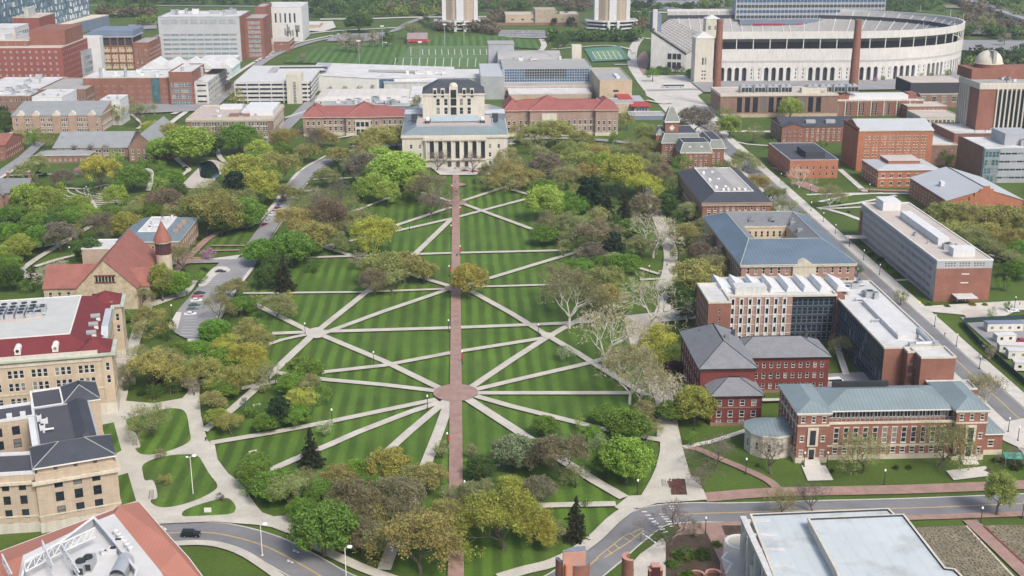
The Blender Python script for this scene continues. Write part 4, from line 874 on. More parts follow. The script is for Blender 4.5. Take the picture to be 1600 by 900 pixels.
# -- tower with fins
b, x0, y0, x1, y1, h = new('office_tower', 'brick office tower with cream fins over dark glass and cream top band', (1536, 133), (1690, 129), (1502, 120), h=44)
b.block(rect(x0, y0, x1, y1), 0, h, M['redbrick'], {0: S(1, (x1 - x0) - 22, h - 3, 99, rows=[(1, h - 5)], g='glass', fr='darkmetal', style='curtain', margin=.1)})
fn = MB(); q = x0 + 10.5
while q < x1 - 10: fn.box(q, y0 - .8, 0, q + .8, y0 + .1, h - 3, M['palestone']); q += 2.7
q = y0 + 14
while q < y1 - 2: fn.box(x0 - .6, q, 0, x0 - .01, q + 1.6, h - 2, M['palestone']); q += 3.2
b.add(fn, 'fins'); b.band(rect(x0, y0, x1, y1), h - 3, 3, .4, M['palestone'], 'top_band'); b.flat(rect(x0, y0, x1, y1), h + .02, M['flatgrey'], .5, M['palestone'])
b.box(x0 + 2, y1 - 12, h + .1, x1 + 5, y1 + 10, h + 6, M['redbrick'], 'penthouse'); b.units(x0 + 6, y0 + 4, x1 - 4, y1 - 14, h + .1, 6, 4, None, 1.5); b.done()
# observatory dome standing on that roof
dcx, dcy, dz = at(1534, 104, 49).x, y1 - 1, h + 6
ob_ = empty('observatory', (dcx, dcy, dz), 0, 'white ribbed observatory dome standing on the brick office tower roof', 'observatory')
MB().lathe([(8.2, 0), (8.2, 2.2)], M['redbrick'], n=24).lathe([(8.2, 2.2), (8.6, 2.2), (8.6, 2.6), (0, 2.6)], M['stone'], n=24).obj('drum', ob_)
MB().lathe([(8 * math.cos(R(a)), 2.6 + 7.5 * math.sin(R(a))) for a in range(0, 91, 10)], mat('dome_panels', (.58, .53, .45), var=.08), n=24).obj('dome', ob_); MB().box(-1, -8.3, 3, 1, -1, 10.3, M['flatgrey']).obj('shutter', ob_)
# -- flat roofed brick range with paired fins
b, x0, y0, x1, y1, h = new('brick_range', 'flat roofed red brick range with paired cream vertical strips in front of the power plant', (1273, 160), (1440, 156), (1260, 147), (1275, 183))
b.block(rect(x0, y0, x1, y1), 0, h, M['redbrick'], {0: S(1, 1.5, h - 1.5, 9.2, rows=[(.4, h - 1.6)], margin=4, grp=2, gap=1.2, g='glass', fr='palestone', style='tall')}); b.flat(rect(x0, y0, x1, y1), h, M['flatwhite'], .9, M['palestone'])
st = MB(); q = x0 + 4.5
while q < x1 - 3: st.box(q, y0 - .3, 0, q + .7, y0 - .01, h, M['palestone']); q += 9.2
b.add(st, 'strips'); b.box(x0 + 18, y0 + 8, h, x0 + 28, y0 + 18, h + 4, M['redbrick'], 'penthouse'); b.box(x0 + 28, y0 + 9, h, x1 - 8, y0 + 19, h + 3, M['whitewall'], 'penthouse'); b.box(x1 - 8, y0 + 9, h, x1 - 2, y0 + 19, h + 4, M['redbrick'], 'penthouse'); b.done()
# -- black plant block on brick
b, x0, y0, x1, y1, h = new('plant_block', 'brown brick block carrying a large black windowless box with grey roof', (1438, 148), (1498, 147), (1425, 140), (1450, 168))
b.block(rect(x0, y0, x1, y1), 0, h, M['brownbrick'], S(1, 3, 5, 7.5, rows=[(4, 4)], style='grid', g='glass', fr='trim', lint='palestone')); b.flat(rect(x0, y0, x1, y1), h, M['flatgrey'], .5, M['conc']); b.box(x0 - 6, y0 + 4, h - 1, x0 + 34, y1 + 12, h + 8, M['darkwall'], 'plant_box'); b.box(x0 - 6.3, y0 + 3.7, h + 8, x0 + 34.3, y1 + 12.3, h + 8.5, M['flattan'], 'plant_box_roof'); b.done()
b, x0, y0, x1, y1, h = new('link_building', 'low cream and brick connecting block with strip windows beneath the black plant box', (1440, 184), (1500, 182), (1440, 173), (1450, 196))
b.block(rect(x0, y0, x1, y1), 0, h, M['palestone'], S(1, 2.0, 2.0, 2.8, rows=[(1.5, 2)], style='grid')); b.flat(rect(x0, y0, x1, y1), h, M['flattan'], .5, M['palestone']); b.block(rect(x0, y1, x1, y1 + 18), 0, h + 3, M['redbrick'], S(1, 1.6, 1.2, 3, rows=[(6, 1)])); b.flat(rect(x0, y1, x1, y1 + 18), h + 3, M['flattan'], .5, M['palestone']); b.done()
# -- power plant
b, x0, y0, x1, y1, h = new('power_plant', 'brown brick power plant with tall arched windows and rooftop cooling units', (1127, 149), (1300, 147), (1100, 137), (1145, 184))
b.block(rect(x0, y0, x1 + 4, y1), 0, h, M['brownbrick'], {0: S(1, 3.6, 9, 5.6, rows=[(3.5, 10.5)], margin=9, style='grid', g='glass', fr='darkmetal'), 3: S(1, 1.2, 2, 9, rows=[(8, 2)])}, base=(2.6, M['stone2'])); b.band(rect(x0, y0, x1 + 4, y1), h - 1, 1, .4, M['stone'], 'cornice'); b.flat(rect(x0, y0, x1 + 4, y1), h + .02, M['flattan'], .5, M['stone'])
cu = MB()
for i in range(9):
    q = x0 + 16 + i * 9.5
    if i == 4: continue
    cu = MB(); cu.box(q, y0 + 9, h, q + 8, y0 + 17, h + 4.4, M['metal']); 
    for j in range(3): cu.box(q + .6 + j * 2.5, y0 + 8.9, h + .6, q + 2.7 + j * 2.5, y0 + 9.02, h + 3.6, M['darkmetal'])
    for j in range(2): cu.tube((q + 2 + j * 4, y0 + 13, h + 4.4), (q + 2 + j * 4, y0 + 13, h + 5.3), 1.6, 1.6, M['greywall'], 12)
    b.add(cu, 'cooling_unit')
b.units(x0 + 60, y0 + 3, x1, y1, h + .1, 8, 7, None, 1.8); b.box(x1 - 20, y0 + 7, h, x1 - 2, y0 + 13, h + 3.4, M['palestone'], 'penthouse'); b.done()
def stack(px, pyt, pyb, r0, r1, lab):
    p = at(px, pyb, 0); o = None
    y = p.y; e = empty('chimney_stack', (p.x, y, 0), 0, lab, 'chimney')
    hz = hroof(px, pyt, y=y)
    MB().lathe([(r0 * 1.25, 0), (r0 * 1.25, 3), (r0, 3.2), (r1, hz - 2)], M['redbrick'], n=20).obj('shaft', e); MB().lathe([(r1, hz - 2), (r1 * 1.12, hz - 1.8), (r1 * 1.12, hz), (r1 * .7, hz), (r1 * .7, hz - 1.5)], M['brownbrick'], n=20).obj('crown_band', e)
    return hz
stack(1118.5, 30, 166, 3.0, 2.3, 'slim red brick chimney stack rising from the end of the power plant by the plaza'); stack(1331, 30, 160, 3.6, 2.5, 'tall red brick chimney stack standing before the middle of the stadium arches')
# -- victorian hall with clock tower
b = B('victorian_hall', 'victorian brick hall with slate mansards, white ridges and pyramid topped clock tower', *at(1085, 250).to_2d())
bx, by = at(1068, 262).to_2d(); vb = M['redbrick']; sl_ = mat('grey_green_slate', (.21, .225, .21), var=.12, fine=.1, fscale=2); tw = M['trim']
def mans(x0, y0, x1, y1, z, rh, ins=2.0): b.hip(x0, y0, x1, y1, z, rh, sl_, .5, ins=ins, top=M['darkslate'], ridge=tw)
vs = S(3, 1.1, 2.3, 2.9, first=1.2, pitch=3.9, lint='palestone', margin=1.2)
hx0, hx1 = at(1068, 245, 8).x, at(1118, 245, 8).x
Yv = 640.0
fx0, fx1 = at(1070, 247, 9).x, at(1119, 247, 9).x; Yv = at(1090, 264, 0).y
b.block(rect(fx0, Yv, fx1, Yv + 18), 0, 9.5, vb, vs); b.band(rect(fx0, Yv, fx1, Yv + 18), 8.9, .6, .3, M['palestone'], 'cornice'); mans(fx0, Yv, fx1, Yv + 18, 9.5, 5.5)
for q in (.3, .68): b.dormer(fx0 + (fx1 - fx0) * q, Yv + .5, 10.2, 2.0, 2.2, vb, tw, 2.5)
b.block(rect(fx0 - 8, Yv + 18, fx1 - 3, Yv + 46), 0, 11.5, vb, vs); mans(fx0 - 8, Yv + 18, fx1 - 3, Yv + 46, 11.5, 5.5)
b.block(rect(fx1, Yv + 8, fx1 + 9, Yv + 38), 0, 10, vb, vs); mans(fx1, Yv + 8, fx1 + 9, Yv + 38, 10, 5.0)
tx0, tx1 = at(1037, 190, 22).x, at(1058, 190, 22).x; tw_ = tx1 - tx0; ty = Yv + 24
b.block(rect(tx0, ty, tx1, ty + tw_), 0, 23, vb, S(3, 1.2, 2.6, 4, first=2, pitch=5.5, lint='palestone'), name='tower'); b.band(rect(tx0, ty, tx1, ty + tw_), 15.6, .7, .4, M['palestone']); b.band(rect(tx0, ty, tx1, ty + tw_), 22.4, .6, .5, M['palestone'], 'cornice')
ck = MB(); cx, cz = (tx0 + tx1) / 2, 19.4
ck.mesh([(cx - 1.7, ty - .12, cz), (cx, ty - .12, cz - 1.9), (cx + 1.7, ty - .12, cz), (cx, ty - .12, cz + 1.9)], [(0, 1, 2, 3)], M['palestone']); ck.mesh([(cx + 1.0 * math.cos(R(a)), ty - .16, cz + 1.0 * math.sin(R(a))) for a in range(0, 360, 30)], [tuple(range(12))[::-1]], M['trim']); ck.box(cx - .06, ty - .22, cz, cx + .06, ty - .18, cz + .8, M['darkmetal']); b.add(ck, 'clock_face')
b.hip(tx0, ty, tx1, ty + tw_, 23, 8.0, sl_, .4, ins=tw_ * .38, top=M['darkslate'], ridge=tw)
cr = MB(); q = tw_ * .12
for dx in (-q, q):
    for dy in (-q, q): cr.tube((cx + dx, ty + tw_ / 2 + dy, 31), (cx + dx, ty + tw_ / 2 + dy, 33), .09, .05, tw, 5)
cr.tube((cx, ty + tw_ / 2, 31), (cx, ty + tw_ / 2, 35), .1, .04, tw, 5); b.add(cr, 'roof_cresting')
b.block(rect(tx0 - 5, ty + 1, tx0, ty + 7), 0, 15, vb, S(3, .9, 2, 3, lint='palestone')); b.fan(rect(tx0 - 5, ty + 1, tx0, ty + 7), 15, (tx0 - 2.5, ty + 4, 19), sl_, .3)
b.done()
# -- white roofed arts centre in the foreground
b = B('arts_centre', 'low arts building with large pale blue stepped flat roofs and grey frame', *at(1330, 860).to_2d(), near=True)
q0, q1, q2 = at(1172, 806, 13), at(1388, 797, 13), at(1440, 850, 13)
low = [at(1172, 806, 13).to_2d(), at(1210, 905, 13).to_2d(), at(1230, 960, 13).to_2d(), at(1530, 955, 13).to_2d(), at(1412, 820, 13).to_2d(), at(1388, 797, 13).to_2d()]
low = [(v.x, v.y) for v in low]; b.block(low, 0, 13, M['conc'], {'d': S(1, 2.2, 3, 3, margin=2, rows=[(1, 3.6), (6.5, 3.6)], g='glass', fr='whitewall', style='grid')}); b.flat(low, 13.02, M['flatblue'], .5, M['palestone'], inner=M['darkwall'])
hi_ = [at(px, py, 15.0).to_2d() for px, py in ((1262, 812), (1306, 893), (1330, 960), (1560, 960), (1492, 892), (1477, 890), (1412, 806))]
hi_ = [(v.x, v.y) for v in hi_]; b.block(hi_, 13.05, 15.0, M['palestone'], None, name='upper_wall'); b.flat(hi_, 15.02, M['flatblue'], .5, M['palestone'], inner=M['darkwall'])
# open frame at its west side
fr = MB(); fx, fy = at(1172, 806, 13).x, at(1172, 806, 13).y
for i in range(6):
    t_ = i * 6.5; fr.box(fx - 2.4, fy - 3 - t_, 0, fx - 1.2, fy - 1.8 - t_, 12.4, M['conc'])
fr.box(fx - 2.5, fy - 42, 12.4, fx - 1.1, fy - .5, 13.3, M['conc']); 
for i in range(6): t_ = i * 6.5; fr.box(fx - 1.1, fy - 2.9 - t_, 12.5, fx + 4, fy - 1.9 - t_, 13.2, M['conc'])
b.add(fr, 'open_frame')
q = at(1172, 886, 7); b.block(rect(q.x, q.y - 22, q.x + 5, q.y), 0, 7, M['palestone'], None); b.flat(rect(q.x, q.y - 22, q.x + 5, q.y), 7.02, M['flatblue'], .4, M['palestone'])
b.units(low[0][0] + 3, low[0][1] - 3, low[0][0] + 14, low[0][1] - 5, 13.1, 0, 1); b.done()
# ---------------------------------------------------------------- library, stadium and the far middle
lib = (628, 208)
x0, y0, x1, y1, h = RP((628, 213), (793, 211), (641, 172), (700, 262))
b = B('library', 'pale limestone library with tall windowed tower, mansard top and blue-green skirt roof', 0, (y0 + y1) / 2); ST = M['palestone']
b.block(rect(x0, y0, x1, y1), 0, h, ST, {0: S(1, 1.6, 2, 5.0, rows=[(1.4, 2.2), (6, 2.6), (11, 2.4)], margin=2.2)}, base=(1, M['stone'])); b.band(rect(x0, y0, x1, y1), h - 1.2, 1.2, .7, ST, 'cornice'); b.band(rect(x0, y0, x1, y1), 4.8, .5, .3, ST)
cx = (x0 + x1) / 2; pc = MB(); W2 = 17.5
pc.box(cx - W2, y0 - 1.2, 0, cx + W2, y0 - .02, h - 1.3, ST); b.add(pc, 'centre_bay')
for i in range(7):
    u_ = cx - W2 + 3.2 + i * 4.85; b.box(u_, y0 - 1.3, 5.6, u_ + 2.7, y0 - 1.15, h - 3.2, M['gdark'], 'tall_window'); b.add(MB().box(u_ - .0, y0 - 1.32, 8.8, u_ + 2.7, y0 - 1.31, 9.2, M['darkmetal']).box(u_ + 1.3, y0 - 1.33, 5.6, u_ + 1.45, y0 - 1.31, h - 3.2, M['darkmetal']), 'mullion')
    if i in (2, 3, 4):
        a = MB(); uu = u_ + .3; a.box(uu, y0 - 1.35, 0, uu + 2.1, y0 - 1.15, 2.9, M['gdark']); a.mesh([(uu + 1.05 + 1.05 * math.cos(R(t)), y0 - 1.35, 2.9 + 1.05 * math.sin(R(t))) for t in range(0, 181, 20)], [tuple(range(10))[::-1]], M['gdark']); b.add(a, 'arched_door')
for i in range(8):
    u_ = cx - W2 + 1.9 + i * 4.85 - .95; b.add(MB().tube((u_ + .0, y0 - 1.8, 5.2), (u_ + .0, y0 - 1.8, h - 2.4), .45, .38, ST, 10), 'column')
b.box(cx - W2 - .5, y0 - 2.4, 4.6, cx + W2 + .5, y0 - 1.2, 5.2, ST, 'ledge'); b.box(cx - W2 - .5, y0 - 2.4, h - 2.4, cx + W2 + .5, y0 - 1.2, h - 1.3, ST, 'entablature')
b.hip(x0, y0, x1, y1 + 4, h, 4.0, M['bluemetal'], .3, ins=8.0, top=M['flattan'], eave=ST)
b.flat(rect(x0 + 8, y0 + 8, x1 - 8, y1 - 6), h + 4.02, mat('pink_deck', (.44, .37, .34), var=.1), .5, M['greywall'])
tx0, ty0, tx1, ty1, th = RP((660, 147), (757, 147), (672, 122), h=h + 25)
ty0 = y0 + 36; 
th = hroof(700, 147, y=ty0); tx0 = at(660, 147, th).x; tx1 = at(757, 147, th).x; ty1 = ty0 + 26
b.block(rect(tx0, ty0, tx1, ty1), 0, th, ST, {0: S(1, 2.2, 4.2, 4.6, rows=[(h + 3.4, 1.4), (h + 6.2, 4.0), (h + 11.4, 4.0)], margin=6.0, style='tall', g='glass', fr='trim')}, name='tower_wall')
b.band(rect(tx0, ty0, tx1, ty1), th - .8, .8, .4, ST, 'cornice')
b.hip(tx0, ty0, tx1, ty1, th, 7.0, M['darkslate'], .3, ins=10, top=M['darkslate'], eave=ST)
cxt = (tx0 + tx1) / 2
for i in range(4):
    u_ = cxt + (-11, -6.4, 6.4, 11)[i]; b.add(MB().box(u_ - 1.2, ty0 - .15, th - 2.2, u_ + 1.2, ty0 + 4, th + 3.0, ST).box(u_ - .8, ty0 - .3, th - 1.8, u_ + .8, ty0 - .1, th + 2.4, M['gdark']), 'dormer')
b.add(MB().box(cxt - 2.6, ty0 - .5, h + 4, cxt + 2.6, ty0 + 5, th + 4.4, ST).lathe([(2.6, th + 4.4), (2.4, th + 5.2), (1.5, th + 6.2), (0, th + 6.6)], ST, (cxt, ty0 + 2.2), 16).box(cxt - 1.7, ty0 - .6, th - 2.2, cxt + 1.7, ty0 - .45, th + 2.6, M['gdark']).box(cxt - 1.7, ty0 - .6, h + 11.4, cxt + 1.7, ty0 - .45, h + 15.6, M['gdark']).box(cxt - 1.7, ty0 - .6, h + 6.0, cxt + 1.7, ty0 - .45, h + 10.4, M['gdark']), 'central_bay')
q = MB()
for i in range(24): u_ = tx0 + 8.5 + i * (tx1 - tx0 - 17) / 23; q.box(u_ - .1, ty0 + 9.8, th + 7.0, u_ + .1, ty0 + 10, th + 8.2, M['greywall'])
b.add(q, 'roof_cresting')
sk = MB(); sk.mesh([(cx - 14, y0 + 20, h + 4.6), (cx + 14, y0 + 20, h + 4.6), (cx + 14, y0 + 27, h + 7.0), (cx - 14, y0 + 27, h + 7.0), (cx + 14, y0 + 34, h + 4.6), (cx - 14, y0 + 34, h + 4.6)], [(0, 1, 2, 3), (3, 2, 4, 5), (1, 4, 2), (0, 3, 5)], mat('skylight_glass', (.36, .43, .46), rough=.3, var=.1, seam=1.2)); b.add(sk, 'skylight')
for u_ in (-16, 16): b.add(MB().box(cx + u_ - 1.5, y0 + 17, h + 4, cx + u_ + 1.5, y0 + 20, h + 5.6, M['darkwall']).lathe([(1.5, h + 5.6), (1.5, h + 6.6), (.8, h + 7.6), (0, h + 7.8)], M['whitewall'], (cx + u_, y0 + 18.5), 12), 'roof_vent')
for u_ in (-24, 24): b.box(cx + u_ - 1.4, y0 + 22, h + 4, cx + u_ + 1.4, y0 + 25, h + 5.6, M['darkwall'], 'roof_unit'); b.box(cx + u_ - 1.8, y0 + 33, h + 4, cx + u_ + 1.8, y0 + 37, h + 6.5, M['darkwall'], 'roof_unit')
for s_ in (0, 1):
    a, c = (x0, tx0) if s_ == 0 else (tx1, x1); b.box(a, ty0 + 8, h, c, ty0 + 22, h + 5, M['bluegrey'], 'side_block'); b.box(a - .2, ty0 + 7.8, h + 5, c + .2, ty0 + 22, h + 5.5, M['flatblue'], 'side_block_roof')
b.done(); LIB = (x0, y0, x1, y1)
# -- red tiled halls on either side
def tiled(lab, fl, fr, bk, base, cxs, end=None):
    b, x0, y0, x1, y1, h = new('tiled_hall', lab, fl, fr, bk, base); y1 = y0 + 25
    m_ = M['pinkbrick']; ws = S(0, 1.7, 2.1, 3.5, rows=[(.6, 1.2), (3.2, 2.6), (7.2, 2.6)], margin=1.0, style='tall', lint='stone')
    b.block(rect(x0, y0, x1, y1), 0, h, m_, ws, base=(2.2, M['stone'])); b.band(rect(x0, y0, x1, y1), 6.5, .4, .12, M['stone'])
    b.hip(x0, y0, x1, y1, h, 5.4, M['redtile'], .9, ridge=mat('tile_ridge', (.45, .22, .17)), eave=M['stone'])
    for (ax, bx_, rise) in cxs:
        A_, B_ = x0 + (x1 - x0) * ax, x0 + (x1 - x0) * bx_
        b.block(rect(A_, y0 - 3.2, B_, y0 - .01), 0, h + .4, m_, ws, base=(2.2, M['stone'])); b.hip(A_, y0 - 3.2, B_, y1 + 2, h + .4, rise, M['redtile'], .9, ridge=mat('tile_ridge', (.45, .22, .17)), eave=M['stone'])
        if rise > 7:
            c = (A_ + B_) / 2
            pt_ = MB(); pt_.box(c - 5, y0 - 3.9, 0, c + 5, y0 - 3.25, h - 1.4, M['palestone']); b.add(pt_, 'porch')
            for i in range(3): u_ = c - 4.2 + i * 2.9; b.box(u_, y0 - 4.0, 1, u_ + 2.2, y0 - 3.88, 4.6, M['gdark'], 'arched_door'); b.box(u_, y0 - 4.0, 6.4, u_ + 2.2, y0 - 3.88, 9.4, M['gdark'], 'arched_window')
    b.done(); return x0, y0, x1, y1, h
tiled('red tiled hall with pinkish walls standing between the parking garage and the library', (474, 184), (633, 182), (490, 165), (540, 212), ((0, .2, 6.0), (.42, .75, 7.4)), None)
x0, y0, x1, y1, h = tiled('red tiled hall with pinkish walls standing between the library and the victorian hall', (788, 171), (967, 174), (800, 160), (860, 209), ((.0, .12, 6.0), (.22, .56, 7.4), (.8, 1.0, 6.0)), None)
# -- recreation centre
b, x0, y0, x1, y1, h = new('recreation_centre', 'large recreation centre with blue gridded glass front and grey curved roofs', (785, 105), (925, 106), (770, 96), h=19)
b.block(rect(x0, y0, x1, y1 + 10), 0, h, M['greywall'], {0: S(1, x1 - x0 - 3, 9.5, 999, rows=[(h - 11.5, 10.5)], g='glassblue', fr='whitewall', style='plain', margin=.2)}, name='wall')
gg = MB(); n_ = 34
for i in range(n_ + 1): u_ = x0 + 1.5 + i * (x1 - x0 - 3) / n_; gg.box(u_ - .08, y0 - .12, h - 11.5, u_ + .08, y0 + .12, h - 1, M['whitewall'])
for j in range(6): gg.box(x0 + 1.5, y0 - .14, h - 11.5 + j * 2.1, x1 - 1.5, y0 + .1, h - 11.3 + j * 2.1, M['whitewall'])
b.add(gg, 'glazing_bars'); b.box(x0 + 18, y0 - .05, h - 8, x1 - 20, y0 + .14, h - 1.2, M['gdark'], 'dark_glass')
b.flat(rect(x0, y0, x1, y1 + 10), h, M['flatgrey'], .6, M['metal'])
rv = MB()   # long shallow roof further back
for i in range(10):
    t0, t1 = i / 10, (i + 1) / 10; z_ = lambda t: h + .5 + 4.5 * math.sin(math.pi * t)
    rv.face([(x0 - 2, y1 + 10 + t0 * 40, z_(t0)), (x1 - 20, y1 + 10 + t0 * 40, z_(t0)), (x1 - 20, y1 + 10 + t1 * 40, z_(t1)), (x0 - 2, y1 + 10 + t1 * 40, z_(t1))], M['flatgrey'])
b.add(rv, 'vault_roof'); b.block(rect(x0 - 2, y1 + 10, x1 - 20, y1 + 50), 0, h + .4, M['greywall'])
lx0, ly0, lx1, ly1, lh = RP((755, 146), (778, 146), (747, 97), h=17); b.block(rect(lx0, y0 - 38, x0, y1), 0, 17, M['metal']); b.flat(rect(lx0, y0 - 38, x0, y1), 17.02, M['greymetal'], .4, M['metal'])
b.block(rect(x0, y0 - 22, x1, y0), 0, h - 11.8, M['beigered'], S(1, 4, 2, 8, rows=[(2, 2)])); b.flat(rect(x0, y0 - 22, x1, y0 - .2), h - 11.7, M['flatgrey'], .5, M['conc'])
b.block(rect(x0 + 3, y0 - 50, x1 - 5, y0 - 22), 0, 5.5, M['beigered'], None); b.flat(rect(x0 + 3, y0 - 50, x1 - 5, y0 - 22), 5.5, M['flatwhite'], .5, M['conc'])
ax0, ay0, ax1, ay1, ah = RP((938, 128), (987, 126), (925, 107), h=17)
b.block(rect(ax0, ay0, ax1, ay1), 0, ah, M['beige'], {0: S(2, 2, 1.6, 2.1, first=3, pitch=6, margin=9, g='glass', fr='darkmetal')}); b.flat(rect(ax0, ay0, ax1, ay1), ah, M['flatgrey'], .7, M['beige']); b.box(ax0 + 14, ay0 + 14, ah, ax0 + 17, ay0 + 34, ah + 1.3, M['whitewall'], 'rooflight')
rx0, ry0, rx1, ry1, rh_ = RP((992, 167), (1014, 165), (980, 130), h=6); b.block(rect(rx0, ry0, rx1, ry0 + 50), 0, 6, M['greywall'], S(1, 1.6, 3, 2, rows=[(1, 3.4)], style='curtain', g='glassblue')); b.box(rx0 - 2.5, ry0 - 2, 6, rx1 + 1, ry0 + 18, 6.6, mat('red_canopy_roof', (.36, .06, .05)), 'red_roof'); b.box(rx0 - 8, ry0 + 24, 7, rx0 + 2, ry0 + 75, 7.6, mat('red_canopy_roof', (.36, .06, .05)), 'red_roof')
b.block(rect(rx0 - 24, ry0 + 6, rx0, ry0 + 30), 0, 7, M['beige'], None); b.flat(rect(rx0 - 24, ry0 + 6, rx0, ry0 + 30), 7.02, M['flatgrey'], .4, M['conc'])
b.block(rect(rx0 - 6, ry0 - 22, rx1 + 8, ry0 - 5), 0, 3, M['bluegrey'], None); b.flat(rect(rx0 - 6, ry0 - 22, rx1 + 8, ry0 - 5), 3, M['flatgrey'], .4, M['conc'])
q = at(905, 90, 24); b.box(q.x - 3, y1 + 14, 0, q.x + 5, y1 + 24, 30, M['palestone'], 'stair_tower')
q = at(785, 80, 28); b.box(q.x - 10, y1 + 50, 0, q.x + 12, y1 + 75, 27, M['greywall'], 'back_block'); b.box(q.x - 10.4, y1 + 49.6, 27, q.x + 12.4, y1 + 75.4, 27.6, M['flatgrey'], 'back_block_roof')
b.units(x0 + 5, y1 + 2, x1 - 20, y1 + 8, h + .1, 5, 2, None, 2); b.done()
# -- white sloped building
b = B('swim_hall', 'long low pale hall with tapering white sloped roof beside the playing field', *at(560, 140).to_2d())
W = M['whitewall']; H1 = 15
p1, p2, p3, p4 = at(488, 117, H1 * .9), at(588, 124, 8.5), at(690, 112, 9), at(505, 100, H1)
fx0 = at(483, 142, 0).x; Yf = at(500, 142, 0).y; fx1 = at(590, 138, 0).x; hA = hroof(495, 117, y=Yf); hB = hroof(588, 123, y=Yf); Yb = Yf + 75; fx2 = fx1 + 62
mb = MB(); mb.mesh([(fx0, Yf, 0), (fx1, Yf, 0), (fx1, Yf, hB), (fx0, Yf, hA), (fx0, Yb, 0), (fx2, Yb, 0), (fx2, Yb, hB - 1), (fx0, Yb, hA), (fx1, Yf, 0), (fx2, Yf + 15, 0), (fx2, Yf + 15, hB - 1.5)], [(0, 1, 2, 3), (0, 3, 7, 4), (5, 6, 7, 4), (1, 9, 10, 2), (9, 5, 6, 10)], mat('pale_cladding', (.56, .56, .54), var=.06)); b.add(mb, 'wall')
rf = MB(); rf.face([(fx0 - .5, Yf - .5, hA + .1), (fx1, Yf - .5, hB + .1), (fx2, Yf + 15, hB - 1.4), (fx2, Yb, hB - .9), (fx0 - .5, Yb, hA + .1)], M['flatwhite']); b.add(rf, 'roof')
zq = lambda x: hA + (hB - hA) * (x - fx0) / (fx1 - fx0) + .3
gl = MB(); gl.face([(fx0 + 45, Yf + 32, zq(fx0 + 45) + .4), (fx1 + 30, Yf + 32, hB + .1), (fx1 + 30, Yf + 46, hB + .3), (fx0 + 45, Yf + 46, zq(fx0 + 45) + .4)], M['flatgrey']); b.add(gl, 'roof_panel'); g2 = MB(); g2.face([(fx0 + 1, Yf + 20, hA + .3), (fx0 + 12, Yf + 20, hA + .3), (fx0 + 12, Yb - 4, hA + .3), (fx0 + 1, Yb - 4, hA + .3)], M['greywall']); b.add(g2, 'roof_well')
b.box(fx1 - .3, Yf + .5, 1, fx1 + 14, Yf + 1.2, hB - .6, M['glassblue'], 'glass_front')
b.box(fx1 + 6, Yf - 2, 0, fx2, Yf + 14, 6.5, M['conc'], 'front_block'); b.box(fx1 + 5.5, Yf - 2.5, 6.5, fx2 + .5, Yf + 14.3, 7, M['flatwhite'], 'front_block_roof')
b.box(fx2, Yf + 12, 0, fx2 + 36, Yb - 10, 7.5, M['conc'], 'east_block'); b.box(fx2 - .3, Yf + 11.7, 7.5, fx2 + 36.3, Yb - 9.7, 8, M['flatwhite'], 'east_block_roof'); b.units(fx2 - 40, Yf + 24, fx2 - 6, Yf + 30, hB - .8, 7, 3, M['whitewall'], 2.2); b.done()
# -- low grey white range before it
b, x0, y0, x1, y1, h = new('low_range', 'low pale grey service range with standing seam roof behind the red tiled hall', (492, 158), (640, 157), (500, 141), (500, 166))
b.block(rect(x0, y0, x1, y1), 0, h, M['conc'], S(1, 3, 2, 12, rows=[(1, 2)], g='greyroof' if 0 else 'glass')); b.hip(x0, y0, x1, y1, h, 2.2, mat('offwhite_metal', (.55, .53, .49), var=.06, seam=6, seamdark=.9), .2, ins=8, top=mat('offwhite_metal', (.5, .5, .5))); b.block(rect(x1, y0 + 4, x1 + 32, y1 + 5), 0, h + 1.5, M['whitewall']); b.flat(rect(x1, y0 + 4, x1 + 32, y1 + 5), h + 1.5, M['flatwhite'], .5, M['conc']); b.done()
b, x0, y0, x1, y1, h = new('low_range', 'jumble of low grey flat roofs wedged between the pale range and the tiled hall', (500, 166), (640, 166), (500, 158), h=6)
b.block(rect(x0, y0, x1, y1), 0, h, M['bluegrey']); b.flat(rect(x0, y0, x1, y1), h, M['flatgrey'], .5, M['conc']); b.units(x0 + 5, y0 + 2, x1 - 5, y1 - 2, h + .1, 16, 12, None, 2.6); b.done()
# -- parking garage
b, x0, y0, x1, y1, h = new('parking_garage', 'open decked concrete parking garage with glazed stair tower and rooftop ramp', (367, 127), (451, 129), (402, 101), (380, 160))
y1 = y0 + 95; xe = at(483, 130, h).x
b.block(rect(x0 + 1, y0 + 1, xe - 1, y1), 0, h - .5, M['darkwall'])
dk = MB(); nd = 5
for i in range(nd):
    z_ = h - .9 - i * h / nd
    for (a, c, d_, e_) in ((x0, y0, xe, y0 + .6), (x0, y0, x0 + .6, y1), (xe - .6, y0, xe, y1)): dk.box(a, c, z_ - .6, d_, e_, z_ + 1.1, M['conc'])
b.add(dk, 'parapets'); cl = MB(); u_ = x0
while u_ < xe: cl.box(u_, y0 - .2, 0, u_ + .7, y0 + .5, h, M['conc']); u_ += 9
b.add(cl, 'columns'); b.box(x0 + .5, y0 + .5, h - .6, xe - .5, y1, h - .3, M['flatwhite'] if 0 else mat('deck_concrete', (.52, .53, .53), var=.06), 'roof_deck'); b.add(MB().box(x0 + 18, y0 + 50, h - .2, x0 + 24, y0 + 78, h + .9, M['flatgrey']).box(x0 + 24, y0 + 72, h - .2, x0 + 62, y0 + 78, h + .9, M['darkwall']).box(x0 + 24, y0 + 66, h - .29, x0 + 60, y0 + 71, h + .5, M['conc']), 'ramp')
sx0, sx1 = at(449, 116, h + 5).x, at(472, 116, h + 5).x
